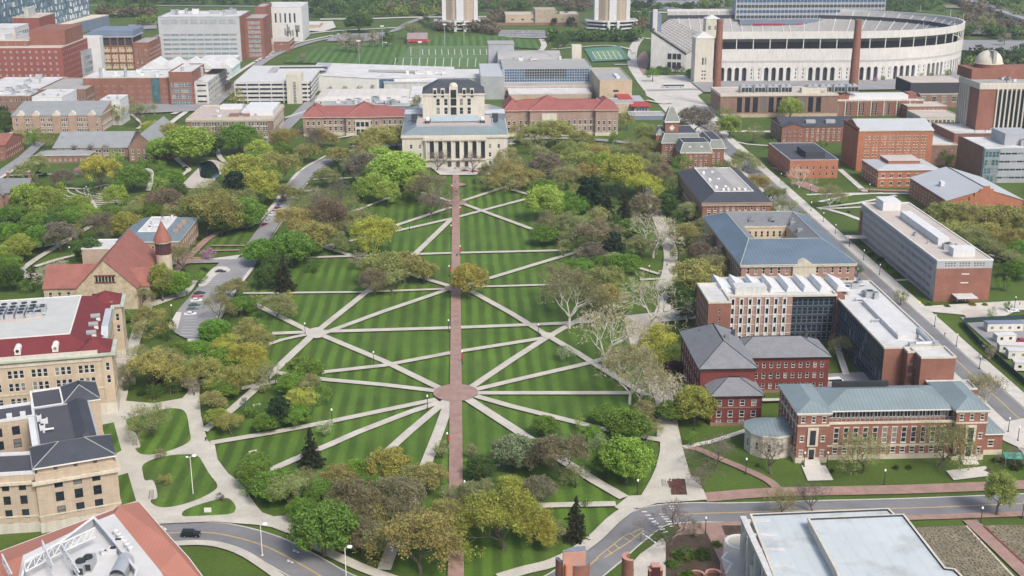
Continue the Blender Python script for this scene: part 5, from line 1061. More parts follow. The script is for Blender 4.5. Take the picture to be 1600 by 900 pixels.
b.box(sx0, y0 - 4, 0, sx1, y0 + 12, h + 6, M['palestone'], 'stair_tower'); b.box(sx0 + 5, y0 - 4.2, .5, sx1 - 4, y0 - 4.01, h + .5, M['gdark'], 'stair_glazing')
ml = MB()
for i in range(4): ml.box(sx0 + 5 + i * (sx1 - sx0 - 9) / 3 - .12, y0 - 4.3, .5, sx0 + 5 + i * (sx1 - sx0 - 9) / 3 + .12, y0 - 4.18, h + .5, M['whitewall'])
for j in range(7): ml.box(sx0 + 5, y0 - 4.3, 1 + j * h / 7, sx1 - 4, y0 - 4.18, 1.2 + j * h / 7, M['whitewall'])
b.add(ml, 'glazing_bars'); b.done()
# -- stadium: outer arcade, gallery, bowl of seats and press box
sc_ = at(1295, 126, 0); SX = sc_.x + 6; Yf = at(1250, 128, 0).y
b = B('stadium', 'huge white concrete football stadium with arcaded wall, open gallery and grey press box', SX, Yf + 90, cat='stadium')
hg = hroof(1300, 49, y=Yf); CC = M['stadium']
# footprint: a long curve, flat towards the viewer and turning away at the north end
DD = 125; HF = hroof(1385, 13, y=Yf + 250) / hg
def lift(p, z): return z * (1 + (HF - 1) * max(0, min(1, (p[1] - Yf) / 250)) ** 1.5)
def outline(off=0.0, n=72):
    xa = at(1115, 128, 0).x; xr = onY(1506, 60, Yf + DD * .8).x; xm = at(1330, 128, 0).x; pts = []
    N1 = 22
    for i in range(N1): pts.append((xa + (xm - xa) * i / N1, Yf + off))
    D = DD
    for i in range(51):
        t = R(-90 + 180 * i / 50); pts.append((xm + (xr - xm - off) * math.cos(t), Yf + D + (D - off) * math.sin(t)))
    for i in range(N1 + 1): pts.append((xm - (xm - xa) * i / N1, Yf + 2 * D - off))
    return pts
O = outline(0); NN = len(O)
def ring(off0, z0, off1, z1, m, name, rng_=None):
    a, c = outline(off0), outline(off1); mb = MB(); rg_ = rng_ or range(NN - 1)
    for i in rg_: mb.face([(*a[i], lift(a[i], z0)), (*a[i + 1], lift(a[i + 1], z0)), (*c[i + 1], lift(c[i + 1], z1)), (*c[i], lift(c[i], z1))], m)
    return b.add(mb, name)
# arcade at true arch spacing
acc = [0]
for i in range(NN - 1): acc.append(acc[-1] + math.dist(O[i], O[i + 1]))
def along(s_, off=0):
    P_ = outline(off) if off else O
    for i in range(NN - 1):
        if acc[i + 1] >= s_ or i == NN - 2:
            t = (s_ - acc[i]) / (acc[i + 1] - acc[i]); return (P_[i][0] + (P_[i + 1][0] - P_[i][0]) * t, P_[i][1] + (P_[i + 1][1] - P_[i][1]) * t)
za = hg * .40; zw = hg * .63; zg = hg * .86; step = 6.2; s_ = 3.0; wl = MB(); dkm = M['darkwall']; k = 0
_ol = {o: outline(o) for o in (.0, 1.5)}
while s_ + step < acc[-1] * .62:
    P = [along(s_ + step * f) for f in (0, .2, .8, 1)]
    n_ = Vector((P[3][1] - P[0][1], P[0][0] - P[3][0])).normalized(); blind = (k % 6) in (4, 5)
    w3 = lambda p, z, d=0: (p[0] - n_.x * d, p[1] - n_.y * d, z)
    zs_ = za * .62
    wl.face([w3(P[0], 0), w3(P[1], 0), w3(P[1], zs_), w3(P[0], zs_)], CC); wl.face([w3(P[2], 0), w3(P[3], 0), w3(P[3], zs_), w3(P[2], zs_)], CC)
    arc = []
    for i in range(9):
        t = math.pi * i / 8; f = .5 - .5 * math.cos(t); q = (P[1][0] + (P[2][0] - P[1][0]) * f, P[1][1] + (P[2][1] - P[1][1]) * f); arc.append((q, zs_ + math.sin(t) * step * .3))
    wl.face([w3(P[0], zs_), w3(*arc[0]) if 0 else w3(arc[0][0], arc[0][1])] + [w3(q, z) for q, z in arc[1:5]] + [w3(arc[4][0], za), w3(P[0], za)], CC)
    wl.face([w3(arc[4][0], za)] + [w3(q, z) for q, z in arc[4:]] + [w3(P[3], zs_), w3(P[3], za)], CC)
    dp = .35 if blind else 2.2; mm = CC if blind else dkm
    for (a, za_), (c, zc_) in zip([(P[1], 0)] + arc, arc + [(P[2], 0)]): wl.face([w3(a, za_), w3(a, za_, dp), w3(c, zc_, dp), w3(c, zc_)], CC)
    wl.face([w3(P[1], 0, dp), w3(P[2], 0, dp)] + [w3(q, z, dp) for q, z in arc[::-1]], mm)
    if blind:
        c_ = ((P[1][0] + P[2][0]) / 2, (P[1][1] + P[2][1]) / 2)
        for zz in (3, 6.2, 9.2):
            e1 = (c_[0] - .5 * (P[2][0] - P[1][0]) * .25, c_[1] - .5 * (P[2][1] - P[1][1]) * .25); e2 = (c_[0] + .5 * (P[2][0] - P[1][0]) * .25, c_[1] + .5 * (P[2][1] - P[1][1]) * .25); wl.face([w3(e1, zz, .28), w3(e2, zz, .28), w3(e2, zz + 1.8, .28), w3(e1, zz + 1.8, .28)], dkm)
    s_ += step; k += 1
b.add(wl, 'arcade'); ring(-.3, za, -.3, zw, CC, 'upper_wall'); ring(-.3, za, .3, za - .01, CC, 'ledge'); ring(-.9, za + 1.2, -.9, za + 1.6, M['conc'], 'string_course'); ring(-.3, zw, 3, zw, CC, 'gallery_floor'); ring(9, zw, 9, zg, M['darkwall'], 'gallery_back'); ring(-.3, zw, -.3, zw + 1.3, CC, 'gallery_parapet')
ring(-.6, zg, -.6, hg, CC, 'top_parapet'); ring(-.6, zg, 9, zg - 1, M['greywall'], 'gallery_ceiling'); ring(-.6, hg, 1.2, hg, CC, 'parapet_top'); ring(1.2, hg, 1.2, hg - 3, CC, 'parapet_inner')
ps = MB(); s_ = 3.0
while s_ < acc[-1] * .62:
    p_ = along(s_); ps.box(p_[0] - .35, p_[1] - .1, zw, p_[0] + .35, p_[1] + .6, zg, CC); s_ += 14
b.add(ps, 'gallery_posts')
seatm = mat('bleachers', (.26, .25, .25), var=.15, scale=.2, fine=.1, stain=((.31, .23, .215), .05, .45, .6)); seatg = mat('bleachers_grey', (.30, .295, .29), var=.12, scale=.2, fine=.1)
ring(1.3, hg - 2.5, 34, 9, seatg, 'upper_seating'); ring(34, 8.6, 58, 1.5, seatm, 'lower_seating')
far = range(NN - 23, NN - 1); 
ai = MB(); s_ = 10
inn = outline(34); i_ = 0
oo = outline(1.5)
for i in range(1, NN - 1, 2):
    p_, q_ = Vector((*oo[i], lift(oo[i], hg - 2.2))), Vector((*inn[i], lift(inn[i], 9.35))); ai.tube(p_, q_, .45, .45, CC, 4)
b.add(ai, 'aisles'); vm = MB(); io = outline(30)
for i in range(23, NN - 1, 2):
    p_ = io[i]; vm.box(p_[0] - 1.2, p_[1] - 1.2, 10.5, p_[0] + 1.2, p_[1] + 1.2, 13.2, M['darkwall'])
b.add(vm, 'vomitories')
tf = [(p_[0], p_[1], .3) for p_ in outline(58)]; b.add(MB().face(tf, M['field']), 'pitch')
# press box on the far side
pxl, pxr = at(1150, 20, hg).x, at(1383, 20, hg).x; yp = Yf + 2 * DD - 14
k_ = (yp) / Yf; pxl = at(1150, 6, 44).x * 1.0
a = onY(1150, 12, yp).x; c = onY(1383, 12, yp).x; zt = hroof(1260, -3, y=yp); zb = hroof(1260, 30, y=yp)
b.add(MB().box(a, yp, zb, c, yp + 16, zt, M['greywall']), 'press_box')
pr = MB(); nz = 4
for j in range(nz): z_ = zb + (zt - zb) * (j + .25) / nz; pr.box(a + 1, yp - .3, z_, c - 1, yp - .02, z_ + (zt - zb) / nz * .5, M['glassblue'] if j % 2 else M['darkwall'])
n_ = 40
for i in range(n_ + 1): u_ = a + (c - a) * i / n_; pr.box(u_ - .15, yp - .6, zb, u_ + .15, yp - .28, zt, M['whitewall'])
b.add(pr, 'press_box_glazing')
b.add(MB().box(a + 4, yp - 3, zb - 5, c - 4, yp + 10, zb - .05, M['bluegrey']).box(a + 18, yp - 3.2, zb - 5.4, a + 50, yp - 2.9, zb - 4, mat('scarlet_banner', (.35, .03, .05))).box(a + 62, yp - 3.2, zb - 5.4, a + 92, yp - 2.9, zb - 4, mat('scarlet_banner', (.35, .03, .05))).box(a + 110, yp - 3.2, zb - 5.4, a + 140, yp - 2.9, zb - 4, mat('scarlet_banner', (.35, .03, .05))), 'club_level')
fd = MB()
for i in range(30, NN - 8, 6): p_ = oo[i]; fd.tube((p_[0], p_[1], hg), (p_[0], p_[1], hg + 6), .2, .12, M['trim'], 5)
b.add(fd, 'flagpoles')
# entrance tower at the near left corner
ty_ = Yf - 4; hh = hroof(1100, 60, y=ty_); tx = onY(1086, 90, ty_).x; tw_ = onY(1115, 90, ty_).x - tx
b.block(rect(tx, ty_, tx + tw_, ty_ + 16), 0, hh, M['palestone'], {0: S(3, 1.6, 3.4, 4, rows=[(3, 1.6), (6, 1.6), (9, 1.6), (15, 6)], margin=5, grp=2, gap=.6)}, name='gate_tower'); b.fan(rect(tx, ty_, tx + tw_, ty_ + 16), hh, (tx + tw_ / 2, ty_ + 8, hh + 5), M['conc'], .3)
yy = ty_ + 150; hh = hroof(1112, 30, y=yy); tx2 = onY(1103, 40, yy).x; b.block(rect(tx2, yy, tx2 + 13, yy + 13), 0, hh, M['palestone'], S(2, 3, 4, 6, rows=[(hh - 10, 4)]), name='gate_tower'); b.fan(rect(tx2, yy, tx2 + 13, yy + 13), hh, (tx2 + 6.5, yy + 6.5, hh + 4), M['conc'], .3)
b.done()
# -- south stand, separate wedge with scoreboard
p0 = at(1020, 118, 0); b = B('grandstand', 'steep white end grandstand with raked seats and tall scoreboard next to the stadium', p0.x + 25, p0.y + 60, cat='grandstand')
Y0_ = at(1018, 110).y; hl = hroof(1018, 50, y=Y0_); hr = hroof(1072, 86, y=at(1072, 112).y)
TA, TB, TC, TD = at(1018, 50, hl), at(1072, 86, hr), at(1045, 30, hl), at(1112, 62, hr); gd = lambda v: (v.x, v.y, 0)
wb = MB()
for p_, q_ in ((TA, TB), (TB, TD), (TD, TC), (TC, TA)): wb.face([gd(p_), gd(q_), q_[:], p_[:]], CC)
b.add(wb, 'wall'); st = MB(); n_ = 14; dz = Vector((0, 0, 1))
for i in range(n_):
    a, c = i / n_, (i + 1) / n_; P0, P1, Q0, Q1 = TA.lerp(TB, a), TA.lerp(TB, c), TC.lerp(TD, a), TC.lerp(TD, c); lo = lambda v, w_: (v.x, v.y, w_.z + .1)
    st.face([lo(P0, P0), lo(P1, P0), lo(Q1, Q0), lo(Q0, Q0)], seatg); st.face([lo(P1, P0), lo(P1, P1), lo(Q1, Q1), lo(Q1, Q0)], seatg)
b.add(st, 'seating'); sa = MB()
for i in range(1, 9): sa.tube(TA.lerp(TC, i / 9) + dz, TB.lerp(TD, i / 9) + dz, .5, .5, CC, 4)
b.add(sa, 'aisles'); rr = MB(); rr.tube(TA + dz, TB + dz, .8, .8, M['darkmetal'], 6); rr.tube(TA + dz, TC + dz, 1, 1, M['darkmetal'], 6); b.add(rr, 'raker_beam')
ww = MB(); fd_ = (TB - TA); fd_.z = 0
for i in (.48, .62, .75):
    for j in range(4):
        z_ = 3 + j * 7.5; p_ = Vector((TA.x, TA.y, 0)) + fd_ * i; q_ = p_ + fd_ * .11; n2 = Vector((fd_.y, -fd_.x, 0)).normalized() * .15
        if z_ + 5 < TA.lerp(TB, i + .11).z: ww.face([(*(p_ + n2).to_2d(), z_), (*(q_ + n2).to_2d(), z_), (*(q_ + n2).to_2d(), z_ + 5), (*(p_ + n2).to_2d(), z_ + 5)], M['gdark'])
b.add(ww, 'window_wall'); t_ = TA.lerp(TC, .12); hs = hroof(1018, 15, y=t_.y); b.add(MB().box(t_.x - 1, t_.y, 0, t_.x + 3, t_.y + 4, hs, M['conc']), 'scoreboard_pier'); b.add(MB().box(t_.x + 1, t_.y + 2, hl - 3, t_.x + 7, t_.y + 30, hs - 4, M['bluegrey']), 'scoreboard')
b.done()
# -- twin residence towers
def tower(px, lab):
    Y = at(px, 49, 0).y; c = at(px, 49, 0); ht = 78; e = B('residence_tower', lab, c.x, Y + 22); r = at(px + 28.5, 49).x - c.x
    oct_ = lambda rr: [(c.x + rr * math.cos(R(22.5 + 45 * i)) * 1.08, Y + 22 + rr * .8 * math.sin(R(22.5 + 45 * i))) for i in range(8)]
    e.block(oct_(r * .98), 0, ht, mat('tan_tower_brick', (.42, .34, .26), var=.06), S(21, 2.4, 1.5, 5.2, first=10.5, pitch=3.2, margin=1.5, g='greyroof', fr='stone', style='plain'))
    pil = MB(); pl = oct_(r)
    for i in range(4, 8):
        p, q = Vector(pl[i]), Vector(pl[(i + 1) % 8]); 
    fl_ = oct_(r * .99)
    for dx, wd in ((-r * .98, 4.5), (-r * .1, r * .38), (r * .98 - 4.5, 4.5)):
        u_ = c.x + dx; yy = Y + 22 - r * .74 - .8 if abs(dx) < r * .5 else Y + 22 - r * .36
        if abs(dx) < r * .5: pil.box(c.x - r * .2, yy - .2, 8, c.x + r * .2, yy + 2, ht + 2, M['whitewall'])
        else: pil.box(u_, yy - 3, 8, u_ + wd, yy + 14, ht + 2, M['whitewall'])
    e.add(pil, 'white_piers')
    for z_, rr in ((2, 1.42), (6.2, 1.35), (10.2, 1.45)): e.add(MB().prism(oct_(r * rr), z_, z_ + 1.6, M['whitewall'], M['flatgrey']), 'podium_ledge')
    e.add(MB().prism(oct_(r * 1.2), 0, 10.2, M['darkwall']), 'podium'); e.box(c.x - 7, Y + 22 - r * 1.25, 0, c.x - 4, Y + 22 - r * .9, 11.5, M['whitewall'], 'entrance_pier'); e.box(c.x + 4, Y + 22 - r * 1.25, 0, c.x + 7, Y + 22 - r * .9, 11.5, M['whitewall'], 'entrance_pier')
    e.done()
tower(719, 'tan and white residence tower on spreading podium, directly behind the playing fields'); tower(958, 'tan and white residence tower on spreading podium, closer to the stadium than its twin')
# -- far low tan building
b, x0, y0, x1, y1, h = new('arts_hall', 'low wide tan building with raised windowless centre behind a full car park', (790, 24), (905, 23), (790, 19), (800, 39))
b.block(rect(x0, y0, x1, y1), 0, h, M['beige'], S(1, 4, 1.8, 12, rows=[(h * .45, 2)])); b.flat(rect(x0, y0, x1, y1), h, M['flattan'], .6, M['beige']); w_ = (x1 - x0); b.box(x0 + w_ * .4, y0 - 4, 0, x0 + w_ * .68, y1 - 5, h * 1.55, mat('pleated_tan', (.40, .34, .26), seam=3, seamdark=.8), 'centre_block'); b.box(x0 - 12, y0 - 8, 0, x1 + 6, y0 - 4.2, 3, M['brownbrick'], 'front_wall'); b.done()
# -- field house
b, x0, y0, x1, y1, h = new('field_house', 'small field house with dark roof and red sloping canopies by the pitches', (636, 61), (667, 61), (636, 54), (640, 69))
b.block(rect(x0, y0, x1, y1), 0, h, M['beigered'], S(1, 2, 1.6, 6, rows=[(1, 1.6)])); b.gable(x0, y0, x1, y1, h, 4, mat('grey_pink_roof', (.30, .24, .24)), 'x', 1); cn = MB()
for i in range(6): u_ = x0 + i * (x1 - x0) / 6; cn.mesh([(u_ + 1, y0 - 3, h - 2.4), (u_ + 6, y0 - 3, h - 2.4), (u_ + 6, y0, h), (u_ + 1, y0, h)], [(0, 1, 2, 3)], mat('red_canopy_roof', (.36, .06, .05)))
b.add(cn, 'canopy'); b.done()
# ---------------------------------------------------------------- buildings, left bank of the green
# -- big cream hall with crimson mansard
x0, y0, x1, y1, h = RP((0, 568), (158, 552), (30, 460), h=19.5)
x1 = at(160, 550, 19.5).x; y0 = at(150, 554, 19.5).y; y1 = at(190, 462, 19.5).y; x0 = x1 - 62; bm = M['beige']
x1, y0 = at(158, 552, 19.5).to_2d(); y1 = y0 + 57; x0 = x1 - 62
b = B('cream_hall', 'cream brick hall with crimson sloping roof, green copper eaves and arched white dormers', x1, y0, near=True).turn(11)
h = 19.5
ws = {0: S(0, 1.35, 2.2, 6.6, rows=[(1.6, 2), (5.4, 2.0), (9.6, 2.6), (13.6, 2.6)], grp=3, gap=.3, margin=1.5), 'd': S(0, 1.2, 2.2, 4.6, rows=[(2, 2), (6, 2.2), (10, 2.6), (14, 2.4)], grp=1, margin=1.4)}
b.block(rect(x0, y0, x1, y1), 0, h, bm, ws, base=(3.6, M['palestone'])); b.band(rect(x0, y0, x1, y1), h - 2.2, 1.0, .3, M['stone'], 'frieze'); b.band(rect(x0, y0, x1, y1), 8.4, .4, .15, M['stone'])
b.add(MB().prism(grow(ccw(rect(x0, y0, x1, y1)), 1.0), h - .6, h, M['copper']), 'eave')
rf = MB(); o_ = rect(x0 + .3, y0 + .3, x1 - .3, y1 - .3); k = 9.5; ii = rect(x0 + k, y0 + k, x1 - k, y1 - k)
for i in range(4): j = (i + 1) % 4; rf.face([(*o_[i], h + .02), (*o_[j], h + .02), (*ii[j], h + 3.6), (*ii[i], h + 3.6)], M['crimson'])
rf.face([(*v, h + 3.6) for v in ii], M['flatgrey']); b.add(rf, 'roof')
pp = MB()
for (a, c, d_, e_) in ((x0 + 1, y0 - .5, x1 - 1, y0 + .5), (x1 - .5, y0 + 1, x1 + .4, y0 + 12), (x1 - .5, y1 - 10, x1 + .4, y1 - 1)): pp.box(a, c, h, d_, e_, h + 1.0, M['palestone'] if c < y0 else M['greymetal'])
b.add(pp, 'parapet')
for q in (x1 - 34, x1 - 23.5, x1 - 13):
    d_ = MB(); d_.box(q - .85, y0 + 2.2, h + .7, q + .85, y0 + 5, h + 2.2, M['trim']); d_.lathe([(.95, y0 + 2.1), (.95, y0 + 5)], M['trim'], n=10) if 0 else None
    d_.tube((q, y0 + 2.15, h + 2.2), (q, y0 + 5.6, h + 2.2), .95, .95, M['trim'], 12); d_.tube((q, y0 + 2.05, h + 1.9), (q, y0 + 2.2, h + 1.9), .5, .5, M['glass'], 10); b.add(d_, 'dormer')
for q in (y0 + 13, y0 + 21, y0 + 29):
    d_ = MB(); d_.box(x1 - 3.4, q - .85, h + .7, x1 - 2.2, q + .85, h + 2.2, M['trim']); d_.tube((x1 - 2.15, q, h + 2.2), (x1 - 5, q, h + 2.2), .9, .9, M['greyroof'], 12); b.add(d_, 'dormer')
b.flat(rect(ii[0][0] - .2, ii[0][1] - .2, ii[2][0] + .2, ii[2][1] + .2), h + 3.6, mat('pale_deck', (.46, .47, .45), var=.07), .25, M['trim'], wd=.25)
# plant well
wx0, wx1 = x1 - 41, x1 - 19; wy0, wy1 = y0 + 25, y0 + 40
b.box(wx0, wy0, h + 3.65, wx1, wy1, h + 3.75, M['flattan'], 'plant_deck')
for i in range(6):
    cu = MB(); q = wx0 + 2 + i * 3.0; cu.box(q, wy0 + 2, h + 3.7, q + 2.4, wy1 - 3, h + 5.2, M['metal'])
    for j in range(4): cu.tube((q + 1.2, wy0 + 4 + j * 3.2, h + 5.2), (q + 1.2, wy0 + 4 + j * 3.2, h + 5.45), .95, .95, M['darkmetal'], 10)
    b.add(cu, 'cooling_unit')
b.units(wx0 + 18, wy0 + 2, wx1 - 2, wy1 - 3, h + 3.7, 10, 4, M['metal'], 1.2)
# gabled east front: two end pavilions and a pediment
for (a, c) in ((y0 - .3, y0 + 11), (y1 - 11, y1 + .3)):
    b.block(rect(x1 - .01, a, x1 + 3.0, c), 0, h - .3, bm, {0: S(0, 1.2, 2.4, 3, rows=[(10, 2.6), (14, 2.6)], margin=.4), 'd': ws['d']}, base=(3.6, M['palestone'])); b.box(x1 - .2, a - .6, h - .6, x1 + 4.0, c + .6, h + .1, M['copper'], 'eave'); b.hip(x1 - 7, a + .4, x1 + 2.6, c - .4, h + .1, 3.4, M['crimson'], .1, eave=M['crimson'])
pdm = MB(); ym = (y0 + y1) / 2; pdm.mesh([(x1 + .9, ym - 13, h), (x1 + .9, ym + 13, h), (x1 + .9, ym + 9, h + 1.8), (x1 + .9, ym - 9, h + 1.8), (x1 - 1.2, ym - 13, h), (x1 - 1.2, ym + 13, h), (x1 - 1.2, ym + 9, h + 1.8), (x1 - 1.2, ym - 9, h + 1.8)], [(0, 1, 2, 3), (4, 7, 6, 5), (0, 3, 7, 4), (3, 2, 6, 7), (2, 1, 5, 6)], M['greymetal']); b.add(pdm, 'pediment')
b.box(x1, ym - 6, 0, x1 + 7, ym + 6, 5, M['palestone'], 'porch'); b.box(x1 + 6.9, ym - 1.6, .3, x1 + 7.05, ym + 1.6, 3.5, M['glass'], 'door'); b.box(x1, ym - 5.5, 5, x1 + 6.5, ym + 5.5, 5.3, M['flattan'], 'porch_roof'); b.done()
# -- grey slate roofed tan hall in the lower corner
hh = 18.0
hh = 15.5; x1, y0 = at(182, 722, hh).to_2d()
b = B('tan_hall', 'tan brick hall with blue-black hipped roofs round an inner light court', x1, y0, near=True).turn(21); tb = mat('tan_brick', (.46, .375, .285), var=.1, brick=.1, streak=.1)
y1 = y0 + 43
fr_ = {0: S(0, 1.95, 2.3, 4.4, rows=[(.8, 1.9), (4.0, 2.4), (7.7, 2.5), (11.4, 2.5)], margin=2.2, g='glass', fr='darkmetal', style='sash'), 'd': S(0, 1.8, 2.2, 4.2, rows=[(.8, 1.9), (4, 2.4), (7.7, 2.5), (11.4, 2.5)], margin=1.6, fr='darkmetal')}
b.block(rect(x1 - 19, y0, x1, y0 + 13), 0, hh, tb, fr_, base=(2.6, M['palestone'])); b.band(rect(x1 - 19, y0, x1, y0 + 13), hh - 2.4, .7, .8, M['stone'], 'cornice'); b.band(rect(x1 - 19, y0, x1, y0 + 13), 4.2, .4, .15, M['stone'])
b.block(rect(x1 - 18.3, y0 + .8, x1 - .7, y0 + 12.5), hh, hh + 1.6, tb, {0: S(1, .9, .9, 4.6, rows=[(.3, 1.0)], fr='darkmetal', margin=1.5)}, name='attic')
b.hip(x1 - 19, y0, x1, y0 + 13, hh + 1.6, 3.6, M['darkslate'], .2, ridge=M['flatgrey'])
# west splay: the front bends away
px0, py0 = x1 - 19, y0 + 1.0
sp_ = [(px0, py0), (px0, py0 + 12), (px0 - 40, py0 + 24), (px0 - 40, py0 + 11)]
b.block(sp_, 0, hh, tb, {'d': S(0, 1.7, 2.2, 3.9, rows=[(.8, 1.9), (4.0, 2.3), (7.7, 2.3), (11.4, 2.3)], margin=1.4, fr='darkmetal')}, base=(2.6, M['palestone'])); b.band(sp_, hh - 2.4, .7, .7, M['stone'], 'cornice'); b.band(sp_, 4.2, .4, .15, M['stone']); b.flat(sp_, hh + .05, M['flatdark'], .8, M['whitewall'])
b.block(rect(x1 - 17, y0 + 13, x1 - 2.5, y1), 0, hh, tb, fr_, base=(2.6, M['palestone'])); b.flat(rect(x1 - 17, y0 + 13, x1 - 2.5, y1), hh + .05, M['flatdark'], .4, M['greywall'])
b.hip(x1 - 8.0, y0 + 14, x1 - 3.0, y1, hh + .1, 2.4, M['darkslate'], .1)
b.block(rect(x1 - 17, y1, x1 + .4, y1 + 13), 0, hh, tb, fr_); b.hip(x1 - 9, y1, x1 + .4, y1 + 13, hh, 3.4, M['darkslate'], .3, ridge=M['flatgrey']); b.flat(rect(x1 - 17, y1, x1 - 9, y1 + 13), hh + .05, M['flatdark'], .5, M['trim'])
b.block(rect(x1 - 62, y1 - 6, x1 - 17, y1 + 4), 0, hh, tb, fr_); b.flat(rect(x1 - 62, y1 - 6, x1 - 17, y1 + 4), hh + .05, M['flatdark'], .8, M['whitewall'])
for i in range(5): b.add(MB().box(x1 - 34 + i * 3.4, y1 - 4.5, hh + .1, x1 - 32.6 + i * 3.4, y1 - 3, hh + 1.2, M['whitewall']), 'roof_unit')
b.box(x1 - 18.6, y0 + 16, hh, x1 - 17.1, y1 - 8, hh + 1.1, M['whitewall'], 'duct'); b.units(x1 - 16.5, y0 + 15, x1 - 15, y1 - 6, hh + .1, 5, 3, M['whitewall']); b.box(x1 - 24, y0 + 17, 0, x1 - 23.6, y1 - 8, .2, M['conc'], 'court_floor') if 0 else None
b.done()
# -- orange roofed building at the lower corner with roof plant
HZ = 15.0
b = B('orange_roof_hall', 'orange metal roofed building with white steel truss roof plant in a central well', *at(140, 860).to_2d(), near=True)
A0 = at(0, 866, HZ); A1 = at(217, 785, HZ + 1); 
O_ = [at(px, py, HZ).to_2d() for px, py in ((-60, 880), (52, 842), (178, 796), (217, 784), (250, 822), (262, 838), (295, 872), (330, 912), (360, 960), (-60, 960))]
O_ = [(v.x, v.y) for v in O_]; b.block(O_, 0, HZ - .4, M['beigered'], {'d': S(3, 1.5, 2, 3.4, first=1.5, pitch=4)}, cap=False)
rz_ = HZ + 3.2
I_ = [at(px, py, rz_).to_2d() for px, py in ((20, 905), (95, 852), (142, 814), (178, 801), (200, 800), (228, 845), (262, 892), (300, 960), (-20, 960))]
rm = MB(); OT = M['orangetile']
top = lambda px, py: (*at(px, py, rz_).to_2d(), rz_)
eav = lambda px, py: (*at(px, py, HZ).to_2d(), HZ)
T = [top(28, 905), top(140, 818), top(178, 803), top(250, 892), top(290, 955)]
E_ = [eav(-60, 884), eav(52, 842), eav(178, 796), eav(217, 784), eav(250, 822), eav(295, 872), eav(360, 960)]
rm.face([E_[0], E_[1], top(36, 868), top(-60, 905)], OT); rm.face([E_[1], E_[2], T[2], T[1], top(36, 868)], OT)
rdg = top(186, 790)
rm.face([E_[2], E_[3], rdg], OT); rm.face([E_[2], rdg, T[2]], OT); rm.face([E_[3], E_[4], top(262, 845), rdg], OT); rm.face([rdg, top(262, 845), T[3], T[2]], OT); rm.face([E_[4], E_[5], top(278, 862), top(262, 845)], OT); rm.face([top(262, 845), top(278, 862), E_[5], E_[6], T[4], T[3]], OT)
rm.face([top(-60, 905), top(36, 868), T[0], top(-60, 960)], OT)
dk = MB(); dk.face([top(36, 868), T[1], T[2], T[3], T[4], top(-20, 960), T[0]], M['flatwhite']); b.add(rm, 'roof')
dk.v = [(v[0], v[1], v[2] + .05) for v in dk.v]; b.add(dk, 'roof_deck')
ev = MB()
for p_, q_ in zip(E_, E_[1:]): ev.tube((p_[0], p_[1], p_[2] - .15), (q_[0], q_[1], q_[2] - .15), .22, .22, M['trim'], 6)
b.add(ev, 'gutter')
wq = [at(px, py, rz_ + .1) for px, py in ((40, 895), (95, 862), (148, 822), (172, 850), (215, 905), (205, 950), (30, 950))]
wl = MB(); c2 = [(v.x, v.y) for v in wq]
for i in range(len(c2)):
    p_, q_ = c2[i], c2[(i + 1) % len(c2)]; wl.face([(*p_, rz_ + .1), (*q_, rz_ + .1), (*q_, rz_ + 2.2), (*p_, rz_ + 2.2)], M['greywall']); wl.tube((*p_, rz_ + 2.25), (*q_, rz_ + 2.25), .3, .3, M['whitewall'], 6)
b.add(wl, 'plant_screen')
def truss(p, q, hh_, n):
    mb = MB(); p, q = Vector(p), Vector(q); u_ = Vector((0, 0, hh_)); mb.tube(p, q, .18, .18, M['whitewall'], 5); mb.tube(p + u_, q + u_, .18, .18, M['whitewall'], 5)
    for i in range(n): a, c = p.lerp(q, i / n), p.lerp(q, (i + 1) / n); mb.tube(a, c + u_ if i % 2 else c + u_, .12, .12, M['whitewall'], 5); mb.tube(a, a + u_, .12, .12, M['whitewall'], 5); mb.tube(a + u_, c, .1, .1, M['whitewall'], 5) if i % 2 else None
    b.add(mb, 'truss')
z_ = rz_ + 2.4
def tp(px, py, dz=0): v = at(px, py, z_); return (v.x, v.y, z_ + dz)
truss(tp(40, 893), tp(98, 862), 2.2, 4); truss(tp(98, 862), tp(150, 838), 2.0, 5); truss(tp(98, 862), tp(125, 905), 1.6, 4); truss(tp(68, 862), tp(85, 900), 2.5, 3)
truss(tp(5, 880), tp(20, 910), 2.0, 3)
for i, (px, py) in enumerate(((122, 872), (134, 866))):
    v = at(px, py, rz_ + 2); mb = MB(); mb.box(v.x, v.y - 4, rz_ + .2, v.x + 2.1, v.y, rz_ + 2.3, M['metal']); mb.tube((v.x + 1.05, v.y - 2, rz_ + 2.3), (v.x + 1.05, v.y - 2, rz_ + 2.7), .95, .95, M['darkmetal'], 14); mb.box(v.x + .1, v.y - 4.06, rz_ + .5, v.x + 2, v.y - 3.98, rz_ + 1.9, M['darkmetal']); b.add(mb, 'cooling_unit')
for i in range(6):
    v = at(181 + i * 4.6, 834 + i * 5.2, rz_ + .2); b.add(MB().lathe([(.45, rz_ + .1), (.45, rz_ + .6), (.62, rz_ + .7), (.62, rz_ + 1.1), (0, rz_ + 1.3)], M['whitewall'], (v.x, v.y), 12), 'roof_fan')
v = at(195, 880, rz_ + 1); ar = MB(); 
for i in range(8):
    a0, a1 = R(i * 22.5), R((i + 1) * 22.5); ar.face([(v.x + 1.6 * math.cos(a0), v.y - 6, rz_ + 1.4 + 1.6 * math.sin(a0)), (v.x + 1.6 * math.cos(a1), v.y - 6, rz_ + 1.4 + 1.6 * math.sin(a1)), (v.x + 1.6 * math.cos(a1), v.y + 1, rz_ + 1.4 + 1.6 * math.sin(a1)), (v.x + 1.6 * math.cos(a0), v.y + 1, rz_ + 1.4 + 1.6 * math.sin(a0))], M['metal'])
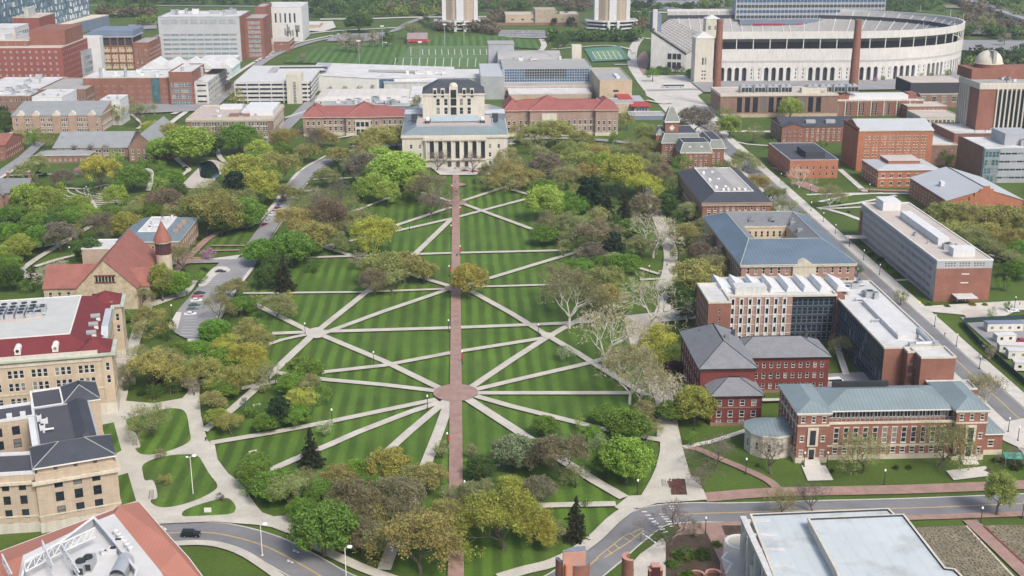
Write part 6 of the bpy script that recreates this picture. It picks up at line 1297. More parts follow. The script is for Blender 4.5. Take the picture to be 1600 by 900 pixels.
ar.box(v.x - 1.6, v.y - 6, rz_ + .1, v.x + 1.6, v.y + 1, rz_ + 1.4, M['metal']); b.add(ar, 'air_handler'); b.units(at(165, 855, rz_).x, at(165, 855, rz_).y - 4, at(180, 850, rz_).x, at(180, 850, rz_).y, rz_ + .1, 5, 4, M['whitewall']); b.done()
# -- stone hall with red tiled roof and conical turret
b = B('turreted_hall', 'rough tan stone hall with steep red tiled roofs and round turret with red cone', *at(215, 490).to_2d(), near=True).turn(2)
rt = M['rusttile']; sm = M['stone2']
gy = at(175, 495, 0).y; gx0, gx1 = at(120, 452, 7).x, at(212, 452, 7).x
ht = 8.5; gx1 = at(214, 449, ht).x; gx0 = at(121, 450, ht).x; gy = at(165, 450, ht).y
b.block(rect(gx0, gy, gx1, gy + 44), 0, ht, sm, {0: S(1, 2.0, 3.4, 9, rows=[(1.5, 5.0)], margin=2, style='grid', fr='darkred', g='glass'), 1: None, 3: S(1, 1.2, 3, 3, rows=[(2, 4)])}); b.gable(gx0, gy, gx1, gy + 44, ht, 11, rt, 'y', .5, sm)
aw = MB(); cx = (gx0 + gx1) / 2
for i in range(6): aw.box(cx - 3.5 + i * 1.2, gy - .14, ht + 2.6, cx - 2.7 + i * 1.2, gy - .01, ht + 4.6, M['glass'])
aw.box(cx - 3.9, gy - .25, ht + 4.7, cx + 3.9, gy - .01, ht + 5.2, M['darkred']); aw.box(cx - 3.9, gy - .25, ht + 2.1, cx + 3.9, gy - .01, ht + 2.5, M['darkred']); b.add(aw, 'gable_windows')
b.block(rect(gx0 - 15, gy + 10, gx0, gy + 28), 0, 6.0, sm, S(1, 1.4, 2, 3.4, rows=[(2, 2.2)])); b.gable(gx0 - 15, gy + 10, gx0 + 9, gy + 28, 6.0, 6.5, rt, 'x', .5, sm)
b.block(rect(gx1 - 1, gy + 6, gx1 + 3.5, gy + 16), 0, 7.5, sm, {1: S(1, 1.4, 4, 3, rows=[(1.5, 4.5)], fr='darkred'), 0: S(1, 1.4, 4, 3, rows=[(1.5, 4.5)], fr='darkred')}); b.gable(gx1 - 10, gy + 6, gx1 + 3.5, gy + 16, 7.5, 5.5, rt, 'x', .4, sm)
tc = at(238, 412, 8); tY = gy + 33; tX = gx1 + 3.0; zt = hroof(235, 375, y=tY); zp = hroof(233, 344, y=tY); r = at(249, 378, zt).x - at(236, 378, zt).x; _q = Vector((tX, tY, 0)) - b.o; _q.rotate(Matrix.Rotation(-b.rot, 3, 'Z')); tX, tY = (_q + b.o).to_2d()
b.add(MB().lathe([(r * .92, 0), (r * .92, zt - 5.6)], mat('pale_turret_stone', (.46, .40, .31), var=.2, fine=.1), (tX, tY), 20), 'turret_wall'); b.add(MB().lathe([(r * .8, zt - 5.6), (r * .8, zt - .8)], M['darkwall'], (tX, tY), 20), 'belfry')
pl = MB()
for i in range(20): a_ = R(i * 18); pl.tube((tX + r * .9 * math.cos(a_), tY + r * .9 * math.sin(a_), zt - 5.6), (tX + r * .9 * math.cos(a_), tY + r * .9 * math.sin(a_), zt - .8), .16, .16, M['darkred'], 5)
b.add(pl, 'belfry_columns'); b.add(MB().lathe([(r * 1.02, zt - .9), (r * 1.02, zt - .2)], M['stone'], (tX, tY), 20), 'belfry_cornice'); b.add(MB().lathe([(r * 1.12, zt - .2), (r * .95, zt + 1.4), (r * .5, zt + (zp - zt) * .55), (0, zp)], rt, (tX, tY), 20), 'cone_roof'); b.done()
# -- flat and blue roofed hall behind the turret
b = B('club_hall', 'tan brick hall with white flat centre and blue metal side roofs behind the turret', *at(255, 370).to_2d(), near=True)
P_ = [at(px, py, 9).to_2d() for px, py in ((240, 380), (279, 379), (303, 342), (262, 332), (243, 334))]
x0, y0, x1, y1, _h = RP((232, 378), (280, 378), (258, 334), h=9)
cm = M['brownbrick']
x1 = at(279, 378, 9).x; x0 = x1 - 26; y0 = at(279, 378, 9).y; y1 = y0 + 40
b.block(rect(x0, y0, x1, y1), 0, 9, mat('tan_brown_brick', (.33, .24, .17), var=.12, brick=.1), {0: S(2, 1.1, 1.7, 4, first=1.5, pitch=4), 1: S(2, 1.1, 1.8, 3.6, first=1.5, pitch=4), 'd': S(2, 1.1, 1.8, 3.6)}); b.hip(x0, y0, x1, y1, 9, 2.6, mat('blue_slate_metal', (.15, .20, .235), var=.12, seam=1.1, seamdark=.8), .4, ins=7.5, top=M['flatwhite'])
b.flat(rect(x0 + 7.6, y0 + 7.6, x1 - 7.6, y1 - 7.6), 11.6, M['flatwhite'], .4, M['trim']); b.block(rect(x0 - 14, y0 - 3, x0, y0 + 12), 0, 7, M['beigered'], None); b.flat(rect(x0 - 14, y0 - 3, x0, y0 + 12), 7.0, M['flatwhite'], .4, M['trim'])
for q in (y0 + 10, y0 + 18, y0 + 26): b.box(x1 - 4.5, q, 9.8, x1 - 2.0, q + 1.8, 11.6, mat('tan_brown_brick', (.33, .24, .17)), 'dormer')
b.units(x0 + 9, y0 + 9, x1 - 9, y1 - 9, 11.7, 5, 2); b.done()
# -- gothic brick hall with stone trim
b, x0, y0, x1, y1, h = new('gothic_hall', 'long brick and limestone gothic hall with grey roof and pointed front gables', (18, 181), (157, 180), (38, 160), (80, 208))
gb_ = M['pinkbrick'] if 0 else mat('gothic_brick', (.36, .255, .20), var=.12, brick=.1)
b.block(rect(x0, y0, x1, y1), 0, h, gb_, {'d': S(0, 1.7, 2.2, 4.6, rows=[(1.2, 1.8), (4.6, 2.2)], grp=2, gap=.3, lint='palestone', style='grid'), 0: S(0, 1.2, 2.2, 4.9, rows=[(.9, 1.8), (4.3, 2.0), (7.6, 2.2)], grp=3, gap=.2, lint='palestone')}); b.band(rect(x0, y0, x1, y1), h - .5, .6, .3, M['palestone'], 'cornice'); b.gable(x0, y0, x1, y1, h, 5.0, M['greyroof'], 'x', .5, gb_)
for q in (.1, .27, .5, .68, .9): u_ = x0 + (x1 - x0) * q; b.add(MB().prism([(u_ - 2.4, y0 - .8), (u_ + 2.4, y0 - .8), (u_ + 2.4, y0), (u_ - 2.4, y0)], 0, h, gb_).mesh([(u_ - 2.6, y0 - .9, h), (u_ + 2.6, y0 - .9, h), (u_, y0 - .9, h + 3.0), (u_ - 2.6, y0 + 4, h), (u_ + 2.6, y0 + 4, h), (u_, y0 + 4, h + 3.0)], [(0, 1, 2), (3, 5, 4), (0, 2, 5, 3), (1, 4, 5, 2), (0, 3, 4, 1)], M['palestone']), 'front_gable')
b.box(x1 - 34, y1 - 2, 0, x1 - 8, y1 + 14, h + 8, M['whitewall'], 'rear_tower') if 0 else None; b.done()
for (fl, fr, bk, hh_, lab) in (((49, 153), (97, 152), (55, 141), 19, 'white windowless plant penthouse block rising behind the gothic hall'), ((156, 157), (188, 156), (160, 149), 17, 'small white boxy block tucked behind the end of the gothic hall')):
    b, x0, y0, x1, y1, h = new('plant_block', lab, fl, fr, bk, h=hh_); b.block(rect(x0, y0, x1, y1), 0, h, M['whitewall'], S(1, 1.4, 2, 5, rows=[(h - 5, 2)])); b.flat(rect(x0, y0, x1, y1), h, M['flatwhite'], .5, M['whitewall']); b.units(x0 + 2, y0 + 1, x1 - 2, y1 - 1, h + .1, 4, 5); b.done()
# -- slate roofed hall with wings
b, x0, y0, x1, y1, h = new('gabled_hall', 'red brick hall with light grey slate gables and cross wing near the pond', (82, 232), (200, 230), (80, 212), (110, 246))
b.block(rect(x0, y0, x1, y1), 0, h, M['brownbrick'], S(0, 1.6, 1.8, 4.5, rows=[(1, 1.4), (h - 3.0, 2)], grp=2, gap=.2, lint='palestone')); b.gable(x0, y0, x1, y1, h, 6, M['greyroof'], 'x', .5, M['brownbrick'])
for q in (.28, .5, .7): b.dormer(x0 + (x1 - x0) * q, y0 - .3, h - 1.5, 3.2, 2.6, M['brownbrick'], M['greyroof'], 6)
ax0 = at(188, 238, 9).x; b.block(rect(ax0, y0 - 14, ax0 + 15, y1 + 6), 0, 9, M['darkred'] if 0 else M['brownbrick'], S(2, 1.4, 1.8, 3.6, lint='palestone')); b.gable(ax0, y0 - 14, ax0 + 15, y1 + 6, 9, 7, M['greyroof'], 'y', .5, M['brownbrick']); b.block(rect(ax0 + 15, y0 - 8, ax0 + 27, y0 + 4), 0, 5, M['redbrick'], S(1, 1, 1.4, 3)); b.flat(rect(ax0 + 15, y0 - 8, ax0 + 27, y0 + 4), 5, mat('red_terrace', (.30, .07, .06)), .6, M['stone'])
b.block(rect(x0 - 5, y0 - 17, x0 + 26, y0 - 6), 0, 4.5, M['brownbrick'], S(1, 1.2, 1.4, 3)); b.hip(x0 - 5, y0 - 17, x0 + 26, y0 - 6, 4.5, 2, M['greyroof'], .4); b.done()
# -- small slate house at the left edge
b, x0, y0, x1, y1, h = new('slate_house', 'small brick house with grey slate roof and dark awning among bright trees', (2, 302), (42, 300), (5, 288), (20, 330), )
x0 -= 10; b.block(rect(x0, y0, x1, y1), 0, h, M['darkred'] if 0 else M['brownbrick'], S(2, 1.1, 1.6, 3, first=1, pitch=3.2)); b.gable(x0, y0, x1, y1, h, 5, M['slate'], 'x', .5, M['brownbrick']); b.gable(x0 + 3, y0 - 3, x0 + 11, y0 + 5, h - .5, 4.5, M['slate'], 'y', .4, M['brownbrick']); b.block(rect(x0 + 3, y0 - 3, x0 + 11, y0), 0, h - .5, M['brownbrick'], S(2, 1.1, 1.6, 3)); b.chimney(x1 - 3, y1 - 3, h + 2, 5); b.chimney(x0 + 8, y1 - 3, h + 2, 5); b.done()
b, x0, y0, x1, y1, h = new('red_house', 'small red brick house end cut by the picture edge beside the street', (-30, 228), (9, 226), (-30, 212), (0, 252))
b.block(rect(x0, y0, x1, y1), 0, h, M['redbrick'], S(2, 1.1, 1.6, 3)); b.gable(x0, y0, x1, y1, h, 4, M['rusttile'], 'x', .5, M['redbrick']); b.done()
# -- brown flat roofed hall
b, x0, y0, x1, y1, h = new('stone_trim_hall', 'brown brick hall with pinkish flat roof and white penthouses beside the garage', (292, 187), (425, 188), (312, 166), (330, 216))
b.block(rect(x0, y0, x1, y1), 0, h, M['brownbrick'], S(0, 1.4, 2.2, 5.4, rows=[(1.2, 2.4), (5.2, 2.4), (h - 3.8, 2.4)], grp=3, gap=.2, lint='palestone', margin=1.8), base=(1, M['stone'])); b.band(rect(x0, y0, x1, y1), h - .8, .5, .4, M['stone'], 'cornice'); b.flat(rect(x0, y0, x1, y1), h, mat('pinkish_gravel', (.44, .38, .34), var=.1, stain=((.3, .27, .25), .06, .6, .8)), .9, M['stone'])
b.box(x1 - 22, y0 + 16, h, x1 - 2, y1 - 2, h + 3, M['whitewall'], 'penthouse'); b.box(x0 + 14, y1 - 14, h, x1 - 26, y1 - 4, h + 2.2, M['whitewall'], 'penthouse'); b.box(x0 + 25, y0 + 12, h, x0 + 38, y0 + 17, h + 1.6, M['brownbrick'], 'penthouse'); b.units(x0 + 5, y0 + 4, x1 - 10, y1 - 5, h + .1, 8, 7, None, 1.4); b.done()
# -- brick laboratory with white roofs
b, x0, y0, x1, y1, h = new('brick_laboratory', 'red brick laboratory with glazed stair slots, white roof and folded white rear roofs', (130, 122), (265, 122), (135, 112), (150, 165))
b.block(rect(x0, y0, x1, y1), 0, h, M['redbrick'], {0: S(4, 1.3, 1.3, 6.2, first=1.6, pitch=4.2, grp=2, gap=.6, fr='palestone', g='glass')}); b.flat(rect(x0, y0, x1, y1), h, M['flatwhite'], .7, M['palestone'])
for q in (.78,): b.box(x0 + (x1 - x0) * q, y0 - .3, 2, x0 + (x1 - x0) * q + 6, y0 - .02, h, M['glassgreen'], 'stair_glazing')
b.block(rect(x1, y0 - 4, x1 + 17, y1 + 8), 0, h + 4, M['redbrick'], {0: S(4, 2.2, 3.2, 2.4, first=1, pitch=4.4, margin=.6, g='glassgreen', fr='whitewall', style='grid'), 1: S(4, 1.4, 1.4, 5)}); b.flat(rect(x1, y0 - 4, x1 + 17, y1 + 8), h + 4, M['flatwhite'], .8, M['redbrick'])
ux = [x0 + 12, x0 + 30, x0 + 72, x0 + 86]
for q in ux: b.add(MB().tube((q, y0 + 6, h), (q, y0 + 6, h + 7), 1.2, 1.2, M['metal'], 12), 'exhaust_stack')
b.units(x0 + 5, y0 + 3, x1 - 5, y1 - 3, h + .1, 8, 3, M['whitewall'], 2); yb = y1 + 6
b.block(rect(x0 + 30, y1, x1, y1 + 46), 0, h + 1, M['greywall'], None)
for i in range(5):
    a = x0 + 32 + i * 14; fm_ = MB(); fm_.mesh([(a, yb, h + 1), (a + 14, yb, h + 1), (a + 7, yb, h + 6), (a, yb + 40, h + 1), (a + 14, yb + 40, h + 1), (a + 7, yb + 40, h + 6)], [(0, 1, 2), (3, 5, 4), (0, 2, 5, 3), (1, 4, 5, 2)], M['flatwhite']); b.add(fm_, 'folded_roof')
# parking-deck like east side
b.block(rect(x1 + 17, y0 + 2, x1 + 27, y1 + 40), 0, h - 4, M['conc'], {0: S(4, 7, 1.6, 99, first=1.5, pitch=4, g='glass', fr='conc', style='plain', margin=.5), 1: S(4, 6, 1.6, 7, first=1.5, pitch=4)}); b.flat(rect(x1 + 17, y0 + 2, x1 + 27, y1 + 40), h - 4, M['flatwhite'], .6, M['conc']); b.done()
# -- tall grey laboratory slab
b, x0, y0, x1, y1, h = new('laboratory_tower', 'tall wide grey slab with horizontal window bands and blank silver plant storey', (246, 26), (373, 26), (262, 5), h=52)
x0, y0, x1, y1, h = RP((247, 30), (372, 28), (262, 3), h=50)
y0 = at(310, 97, 0).y; h = hroof(310, 27, y=y0) ; x0 = at(247, 27, h).x; x1 = at(373, 27, h).x; y1 = y0 + 62
b.block(rect(x0, y0, x1, y1), 0, h - 15, mat('pale_grey_panels', (.46, .47, .49), var=.06), {0: S(9, 7, 2.0, 7.6, first=2.4, pitch=4.3, margin=.6, g='glasslight', fr='greywall', style='wide'), 1: None}); b.block(rect(x0, y0, x1, y1), h - 15, h, M['greymetal'], None, name='plant_storey')
lv = MB()
for i in range(8): u_ = x0 + 3 + i * (x1 - x0 - 4) / 8; lv.box(u_, y0 - .2, h - 6, u_ + (x1 - x0) / 8 - 2.5, y0 - .02, h - 1.4, M['metal'])
b.add(lv, 'louvres'); b.box(x1 - .02, y0 + 1, 0, x1 + .5, y1 - 1, h + .3, M['redbrick'], 'brick_flank'); b.flat(rect(x0, y0, x1, y1), h, M['flatwhite'], .6, M['metal']); b.units(x0 + 5, y0 + 6, x1 - 8, y1 - 6, h + .1, 12, 3, None, 3.5)
b.block(rect(x1 + .5, y0 + 25, x1 + 18, y1 + 10), 0, h - 4, M['redbrick'], {0: S(9, 2.4, 3, 3, first=2, pitch=4.3, g='glasslight', margin=2)}); b.flat(rect(x1 + .5, y0 + 25, x1 + 18, y1 + 10), h - 4, M['flatgrey'], .6, M['redbrick']); b.done()
# -- block with cream grid and dark top gallery
b, x0, y0, x1, y1, h = new('gallery_block', 'brick and cream gridded block with dark open top gallery behind the laboratory', (123, 59), (208, 58), (127, 52), (150, 108))
b.block(rect(x0, y0, x1, y1), 0, h - 8, mat('cream_grid', (.52, .40, .28), var=.08), {'d': S(5, 1.3, 1.5, 5.6, first=2.4, pitch=5.0, grp=2, gap=1.4, style='plain', fr='trim')})
pl = MB(); u_ = x0
while u_ < x1: pl.box(u_, y0 - .5, 0, u_ + 1.1, y0 - .01, h, M['redbrick']); u_ += (x1 - x0 - 1.1) / 7
for z__ in (h - 8, h - 14, 5): pl.box(x0, y0 - .6, z__, x1, y0 - .02, z__ + 1.0, M['redbrick'])
b.add(pl, 'brick_frame'); b.block(rect(x0 + 1, y0 + 1, x1 - 1, y1 - 1), h - 8, h, M['darkwall'], None, name='gallery'); b.flat(rect(x0 - .5, y0 - .5, x1 + .5, y1 + .5), h, M['bluegrey'], .8, M['greywall']); b.box(x0 + 8, y0 + 8, h, x1 - 2, y1 + 14, h + 5, M['bluegrey'], 'penthouse'); b.block(rect(x1, y0 - 2, x1 + 14, y1 + 8), 0, h - 5, M['redbrick'], S(5, 1.4, 2, 4)); b.flat(rect(x1, y0 - 2, x1 + 14, y1 + 8), h - 5, M['flatgrey'], .6, M['redbrick']); b.done()
# -- teal glazed block with white monitor
b, x0, y0, x1, y1, h = new('teal_glass_block', 'small brick and teal glass block with white monitor roof and four exhaust stacks', (232, 71), (306, 71), (236, 64), (250, 96))
b.block(rect(x0, y0, x1, y1), 0, h, M['redbrick'], {0: S(2, 3, 5, 3.4, rows=[(3, 4.5), (9.5, 5)], margin=16, g='glassgreen', fr='darkmetal', style='curtain')}); b.flat(rect(x0, y0, x1, y1), h, M['flatwhite'], .8, M['palestone']); b.block(rect(x0 + 4, y0 + 3, x1 - 7, y1), h, h + 7, M['whitewall'], {0: S(1, 1.6, 3, 5.6, rows=[(1, 3.4)], grp=2, gap=.8, fr='whitewall')}, name='monitor'); b.hip(x0 + 4, y0 + 3, x1 - 7, y1, h + 7, 1.6, M['bluemetal'] if 0 else M['greymetal'], .4)
for i in range(4): q = x0 + 10 + i * 15; b.add(MB().tube((q, y1, h + 6), (q, y1, h + 16), .9, .9, M['whitewall'], 8), 'exhaust_stack')
b.done()
# -- light blue low block
b, x0, y0, x1, y1, h = new('pale_blue_block', 'low block with pale blue glass bands and white roof next to a brick garden wall', (306, 98), (335, 98), (308, 88), (312, 121))
b.block(rect(x0, y0, x1 + 14, y1), 0, h, mat('aqua_panels', (.42, .55, .57), var=.08), S(3, 2.2, 2.0, 3.4, first=2.2, pitch=5.4, g='glassgreen', fr='trim', style='wide')); b.flat(rect(x0, y0, x1 + 14, y1), h, M['flatwhite'], .7, M['trim']); b.block(rect(x0 + 2, y0 - 16, x0 + 26, y0 - .5), 0, 6.5, M['redbrick'], S(1, 2, 2, 5, rows=[(2, 2)])); b.flat(rect(x0 + 2, y0 - 16, x0 + 26, y0 - .5), 6.5, M['flatwhite'], .5, M['redbrick']); b.done()
p_ = at(337, 143); b = B('brick_kiosk', 'small dark brick pavilion with flat grey green roof beside the diagonal path', p_.x, p_.y, cat='pavilion'); b.block(rect(p_.x - 9, p_.y, p_.x + 9, p_.y + 18), 0, 6, M['brownbrick'], S(1, 2, 2, 5, rows=[(1.5, 2)])); b.flat(rect(p_.x - 9, p_.y, p_.x + 9, p_.y + 18), 6, mat('grey_green_roof', (.33, .38, .36)), .5, M['conc']); b.done()
# -- white perforated block and neighbours
b, x0, y0, x1, y1, h = new('white_chiller_block', 'tall white cube with scattered narrow dark slots near the playing field', (412, 11), (470, 12), (415, 4), (440, 64))
b.block(rect(x0, y0, x1, y1), 0, h, M['whitewall'], {0: S(1, 1.9, 9, 5.0, rows=[(h - 16, 10)], margin=6, style='plain', fr='greywall')}); b.flat(rect(x0, y0, x1, y1), h, M['flatwhite'], .6, M['whitewall']); sl2 = MB(); rg = random.Random(4)
for i in range(12): u_ = rg.uniform(x0 + 20, x1 - 3); zz = rg.uniform(3, h - 24); sl2.box(u_, y0 - .1, zz, u_ + 1.5, y0 - .01, zz + 7, M['glass'])
b.add(sl2, 'slots'); b.done()
b, x0, y0, x1, y1, h = new('brick_tower_block', 'dark red brick stair block with vertical glazing between grey slab and white cube', (398, 12), (414, 12), (398, 6), (400, 72))
b.block(rect(x0, y0, x1, y1), 0, h, M['darkred'] if 0 else M['redbrick'], {0: S(1, 3, h - 10, 5, rows=[(4, h - 12)], g='glassblue', fr='darkmetal', style='curtain', margin=4)}); b.flat(rect(x0, y0, x1, y1), h, M['flatgrey'], 1, M['redbrick']); b.done()
b, x0, y0, x1, y1, h = new('brick_annexe', 'low red brick range with long window strip in front of the white cube', (424, 68), (455, 62), (424, 58), (430, 84))
b.block(rect(x0, y0, x1, y1), 0, h, M['redbrick'], S(2, 3, 1.4, 4, first=2, pitch=5, style='wide')); b.flat(rect(x0, y0, x1, y1), h, M['flattan'], .6, M['palestone']); b.block(rect(x0 - 26, y0 - 4, x0, y1), 0, h - 2, M['pinkbrick'], S(2, 1.6, 2.4, 4)); b.flat(rect(x0 - 26, y0 - 4, x0, y1), h - 2, M['flattan'], .6, M['palestone']); b.done()
# -- big red brick block at the left edge
b, x0, y0, x1, y1, h = new('brick_hospital', 'massive dark red brick block with many small pale windows at the picture edge', (0, 76), (100, 74), (10, 66), h=40)
y0 = at(60, 142, 0).y; h = hroof(60, 75, y=y0); x1 = at(101, 73, h).x; x0 = x1 - 110; y1 = y0 + 75
b.block(rect(x0, y0, x1, y1), 0, h, mat('hospital_brick', (.27, .09, .075), var=.12, brick=.12, streak=.1), {0: S(9, 1.5, 1.7, 5.0, first=2.4, pitch=4.6, margin=2, g='glasslight', fr='trim', style='plain'), 1: S(8, .8, 1.4, 5, first=2.4, pitch=4.6)}); b.flat(rect(x0, y0, x1, y1), h, M['flattan'], .9, M['palestone'])
b.block(rect(x0 + 4, y0 + 14, x1 - 30, y1 - 5), h, h + 4, M['redbrick'], S(1, 1.2, 1.4, 7, rows=[(1, 1.4)]), name='upper_wall'); b.flat(rect(x0 + 4, y0 + 14, x1 - 30, y1 - 5), h + 4, M['flattan'], .6, M['palestone']); b.box(x1 - 30, y0 + 18, h, x1 - 2, y1 - 8, h + 12, M['redbrick'], 'stair_block'); b.box(x0 + 30, y0 + 25, h + 4, x0 + 58, y0 + 40, h + 8, M['flatwhite'], 'roof_unit'); b.units(x0 + 10, y0 + 20, x1 - 35, y1 - 8, h + 4.1, 14, 3, None, 3); b.done()
b, x0, y0, x1, y1, h = new('brick_block', 'windowless dark brick block with square grey plant box beside the glass tower', (16, 29), (64, 27), (20, 24), h=34)
b.block(rect(x0, y0, x1, y1 + 20), 0, h, mat('hospital_brick', (.27, .09, .075))); b.flat(rect(x0, y0, x1, y1 + 20), h, M['flattan'], .7, M['stone']); b.box(x0 + 10, y0 + 6, h, x1 - 12, y1, h + 9, mat('putty_cladding', (.45, .46, .43)), 'plant_box'); b.done()
b, x0, y0, x1, y1, h = new('brick_block', 'stepped brick and white block with glass bands at the upper picture edge', (-40, 44), (20, 45), (-40, 38), h=38)
b.block(rect(x0, y0, x1, y1), 0, h, M['whitewall'], S(8, 4, 2, 5, first=2, pitch=5)); b.flat(rect(x0, y0, x1, y1), h, M['flatwhite'], .6, M['whitewall']); b.done()
# -- glass hospital tower, turned a little
def rotb(b, cx, cy, w, d, a, z0, z1, m, spec=None, name='wall'):
    c_, s_ = math.cos(R(a)), math.sin(R(a)); P_ = [(cx + x * c_ - y * s_, cy + x * s_ + y * c_) for x, y in ((0, 0), (w, 0), (w, d), (0, d))]; b.block(P_, z0, z1, m, spec, name); return P_
q = at(141, 26, 30); q = at(62, 46, 25); p_ = at(68, 60, 0)
b = B('glass_tower', 'tall blue-grey glass hospital tower slanting across the upper corner', p_.x, p_.y + 60)
yT = at(141, 40, 0).y; z0T = 0; A_ = Vector((onY(66, 38, at(66, 62, 0).y).x, at(66, 62, 0).y)); Bp = Vector((onY(141, 23, at(141, 40, 0).y).x, at(141, 40, 0).y)); dr_ = (A_ - Bp).normalized(); Lp = (Bp - A_).length
a_ = math.degrees(math.atan2((Bp - A_).y, (Bp - A_).x)); tg = mat('striped_glass', (.13, .2, .27), rough=.3, var=.5, scale=.15, seam=5, seamdark=.6)
w0 = A_ - (Bp - A_) * 1.2; P_ = rotb(b, w0.x, w0.y, Lp * 2.2, 45, a_, 0, 95, tg, None)
fn = MB(); rg = random.Random(2); c_, s_ = math.cos(R(a_)), math.sin(R(a_)); nx_, ny_ = s_, -c_; n_ = int(Lp * 2.2 / 4)
for i in range(n_):
    for j in range(14):
        if rg.random() < .55: u_ = i * 4 + rg.uniform(0, 2); zz = j * 6.6 + rg.uniform(0, 2); p2 = (w0.x + c_ * u_ + nx_ * .3, w0.y + s_ * u_ + ny_ * .3); fn.box(p2[0] - .5, p2[1] - .3, zz, p2[0] + .5, p2[1] + .3, zz + 4.5, M['glasslight'] if rg.random() < .5 else M['whitewall'])
b.add(fn, 'fins', kind='stuff'); b.flat(P_, 95, M['flatgrey'], .8, M['metal']); b.done()
b = B('podium_block', 'long navy clad podium with cream gravel roof below the glass tower', A_.x + 30, A_.y)
pA = onY(66, 46, A_.y - 12); hp = hroof(68, 48, y=A_.y - 25); b0 = at(68, 48, hp); b1 = at(170, 24, hp); dd = (b1 - b0); aP = math.degrees(math.atan2(dd.y, dd.x)); PP = rotb(b, b0.x, b0.y, dd.length, 28, aP, 0, hp, M['bluegrey'], None); b.flat(PP, hp, mat('cream_gravel', (.62, .57, .45)), .8, M['palestone']); b.done()
# -- grey slanted lab next to the brick block
hh_ = 30; y0 = at(125, 128, 0).y; h = hroof(122, 81, y=y0); xa, xb = at(119, 81, h).x, at(131, 80, h).x
b = B('slanted_laboratory', 'narrow grey metal block with big dark glass flank beside the massive brick block', xa + 10, y0 + 20); p1 = (xa, y0); p2 = (xb, y0 - 1)
far_ = at(160, 70, h); poly = [p1, p2, (far_.x, far_.y), (far_.x - (xb - xa), far_.y + 2)]; b.block(poly, 0, h, M['greywall'], {'d': None, 1: S(6, 4, 3.6, 4.4, first=2, pitch=5, g='glass', fr='greywall', style='wide', margin=2)}); b.flat(poly, h, M['flatgrey'], .7, M['metal']); b.box(xa - 2, y0 + 22, 0, xa + 14, y0 + 32, h + 10, M['whitewall'], 'stair_block'); b.done()
b, x0, y0, x1, y1, h = new('works_building', 'old flat roofed brick works with white roof and rooftop pipes left of the laboratory', (-10, 150), (72, 128), (0, 118), h=14)
x0, x1 = at(-60, 150, 14).x, at(46, 150, 14).x; y0 = at(30, 150, 14).y; y1 = at(60, 122, 14).y; b.e['label'] = 'old flat roofed brick works with white roof and rooftop pipes at the picture edge'
b.block(rect(x0, y0, x1, y1), 0, 14, M['brownbrick'], S(3, 1.5, 2.2, 3.6, first=1.5, pitch=4.2, lint='brownbrick')); b.flat(rect(x0, y0, x1, y1), 14, M['flatwhite'], .8, M['conc']); b.units(x0 + 20, y0 + 4, x1 - 4, y1 - 4, 14.1, 18, 5, None, 2.2); b.block(rect(x1, y0 + 18, x1 + 34, y1 - 10), 0, 15, M['brownbrick'], S(3, 1.5, 2.2, 3.6, lint='brownbrick')); b.flat(rect(x1, y0 + 18, x1 + 34, y1 - 10), 15, M['flatgrey'], .8, M['brownbrick']); b.done()
b, x0, y0, x1, y1, h = new('white_shed', 'long low white roofed shed beyond the white cube by the car park', (472, 40), (500, 38), (476, 34), (474, 46)); b.block(rect(x0, y0, x1, y1), 0, h, M['beigered']); b.flat(rect(x0, y0, x1, y1), h, M['flatwhite'], .5, M['palestone']); b.done()
# -- sunken brick tower fragments in front of the arts centre
def wedge(lab, px, py_top, pyb, w, d, style):
    c = at(px, pyb); e = B('brick_tower', lab, c.x, c.y, cat='tower'); return e, c
T1 = M['redbrick']; pinkb = mat('salmon_brick', (.46, .25, .20), var=.08, brick=.08); cap_ = M['bluegrey'] if 0 else mat('slate_coping', (.18, .21, .25))
hz = 14.0
def arcwall(e, cx, cy, r, a0, a1, th, z1, m, capm=None, name='curved_wall', n=14):
    o = [(cx + r * math.cos(R(a0 + (a1 - a0) * i / n)), cy + r * math.sin(R(a0 + (a1 - a0) * i / n))) for i in range(n + 1)]; i_ = [(cx + (r - th) * math.cos(R(a0 + (a1 - a0) * i / n)), cy + (r - th) * math.sin(R(a0 + (a1 - a0) * i / n))) for i in range(n + 1)]
    mb = MB()
    for i in range(n):
        mb.mesh([(*o[i], 0), (*o[i + 1], 0), (*i_[i + 1], 0), (*i_[i], 0), (*o[i], z1), (*o[i + 1], z1), (*i_[i + 1], z1), (*i_[i], z1)], [(0, 1, 5, 4), (3, 7, 6, 2)], m); mb.mesh([(*o[i], z1), (*o[i + 1], z1), (*i_[i + 1], z1), (*i_[i], z1)], [(0, 1, 2, 3)], capm or m)
    for j in (0, n): mb.face([(*o[j], 0), (*i_[j], 0), (*i_[j], z1), (*o[j], z1)], m)
    e.add(mb, name)
pz = at(898, 858, hz); e = B('brick_tower', 'split brick tower fragment with salmon inner face and blue-grey coping by the road', pz.x, pz.y, cat='tower', near=True)
k = lambda px, py, z=hz: at(px, py, z)
a, c = k(880, 864), k(914, 853); e.add(MB().prism([(a.x, a.y), (c.x, a.y + .4), (c.x, a.y + 1.6), (a.x, a.y + 1.2)], 0, hz, pinkb), 'salmon_wall'); e.add(MB().lathe([(0, hz), (1, hz)], cap_) if 0 else MB().prism([(a.x, a.y + .2), (c.x, a.y + .6), (c.x, a.y + 2.4), (a.x + (c.x - a.x) * .6, a.y + 2.3), (a.x + (c.x - a.x) * .25, a.y + 1.5)], hz, hz + .25, cap_), 'coping')
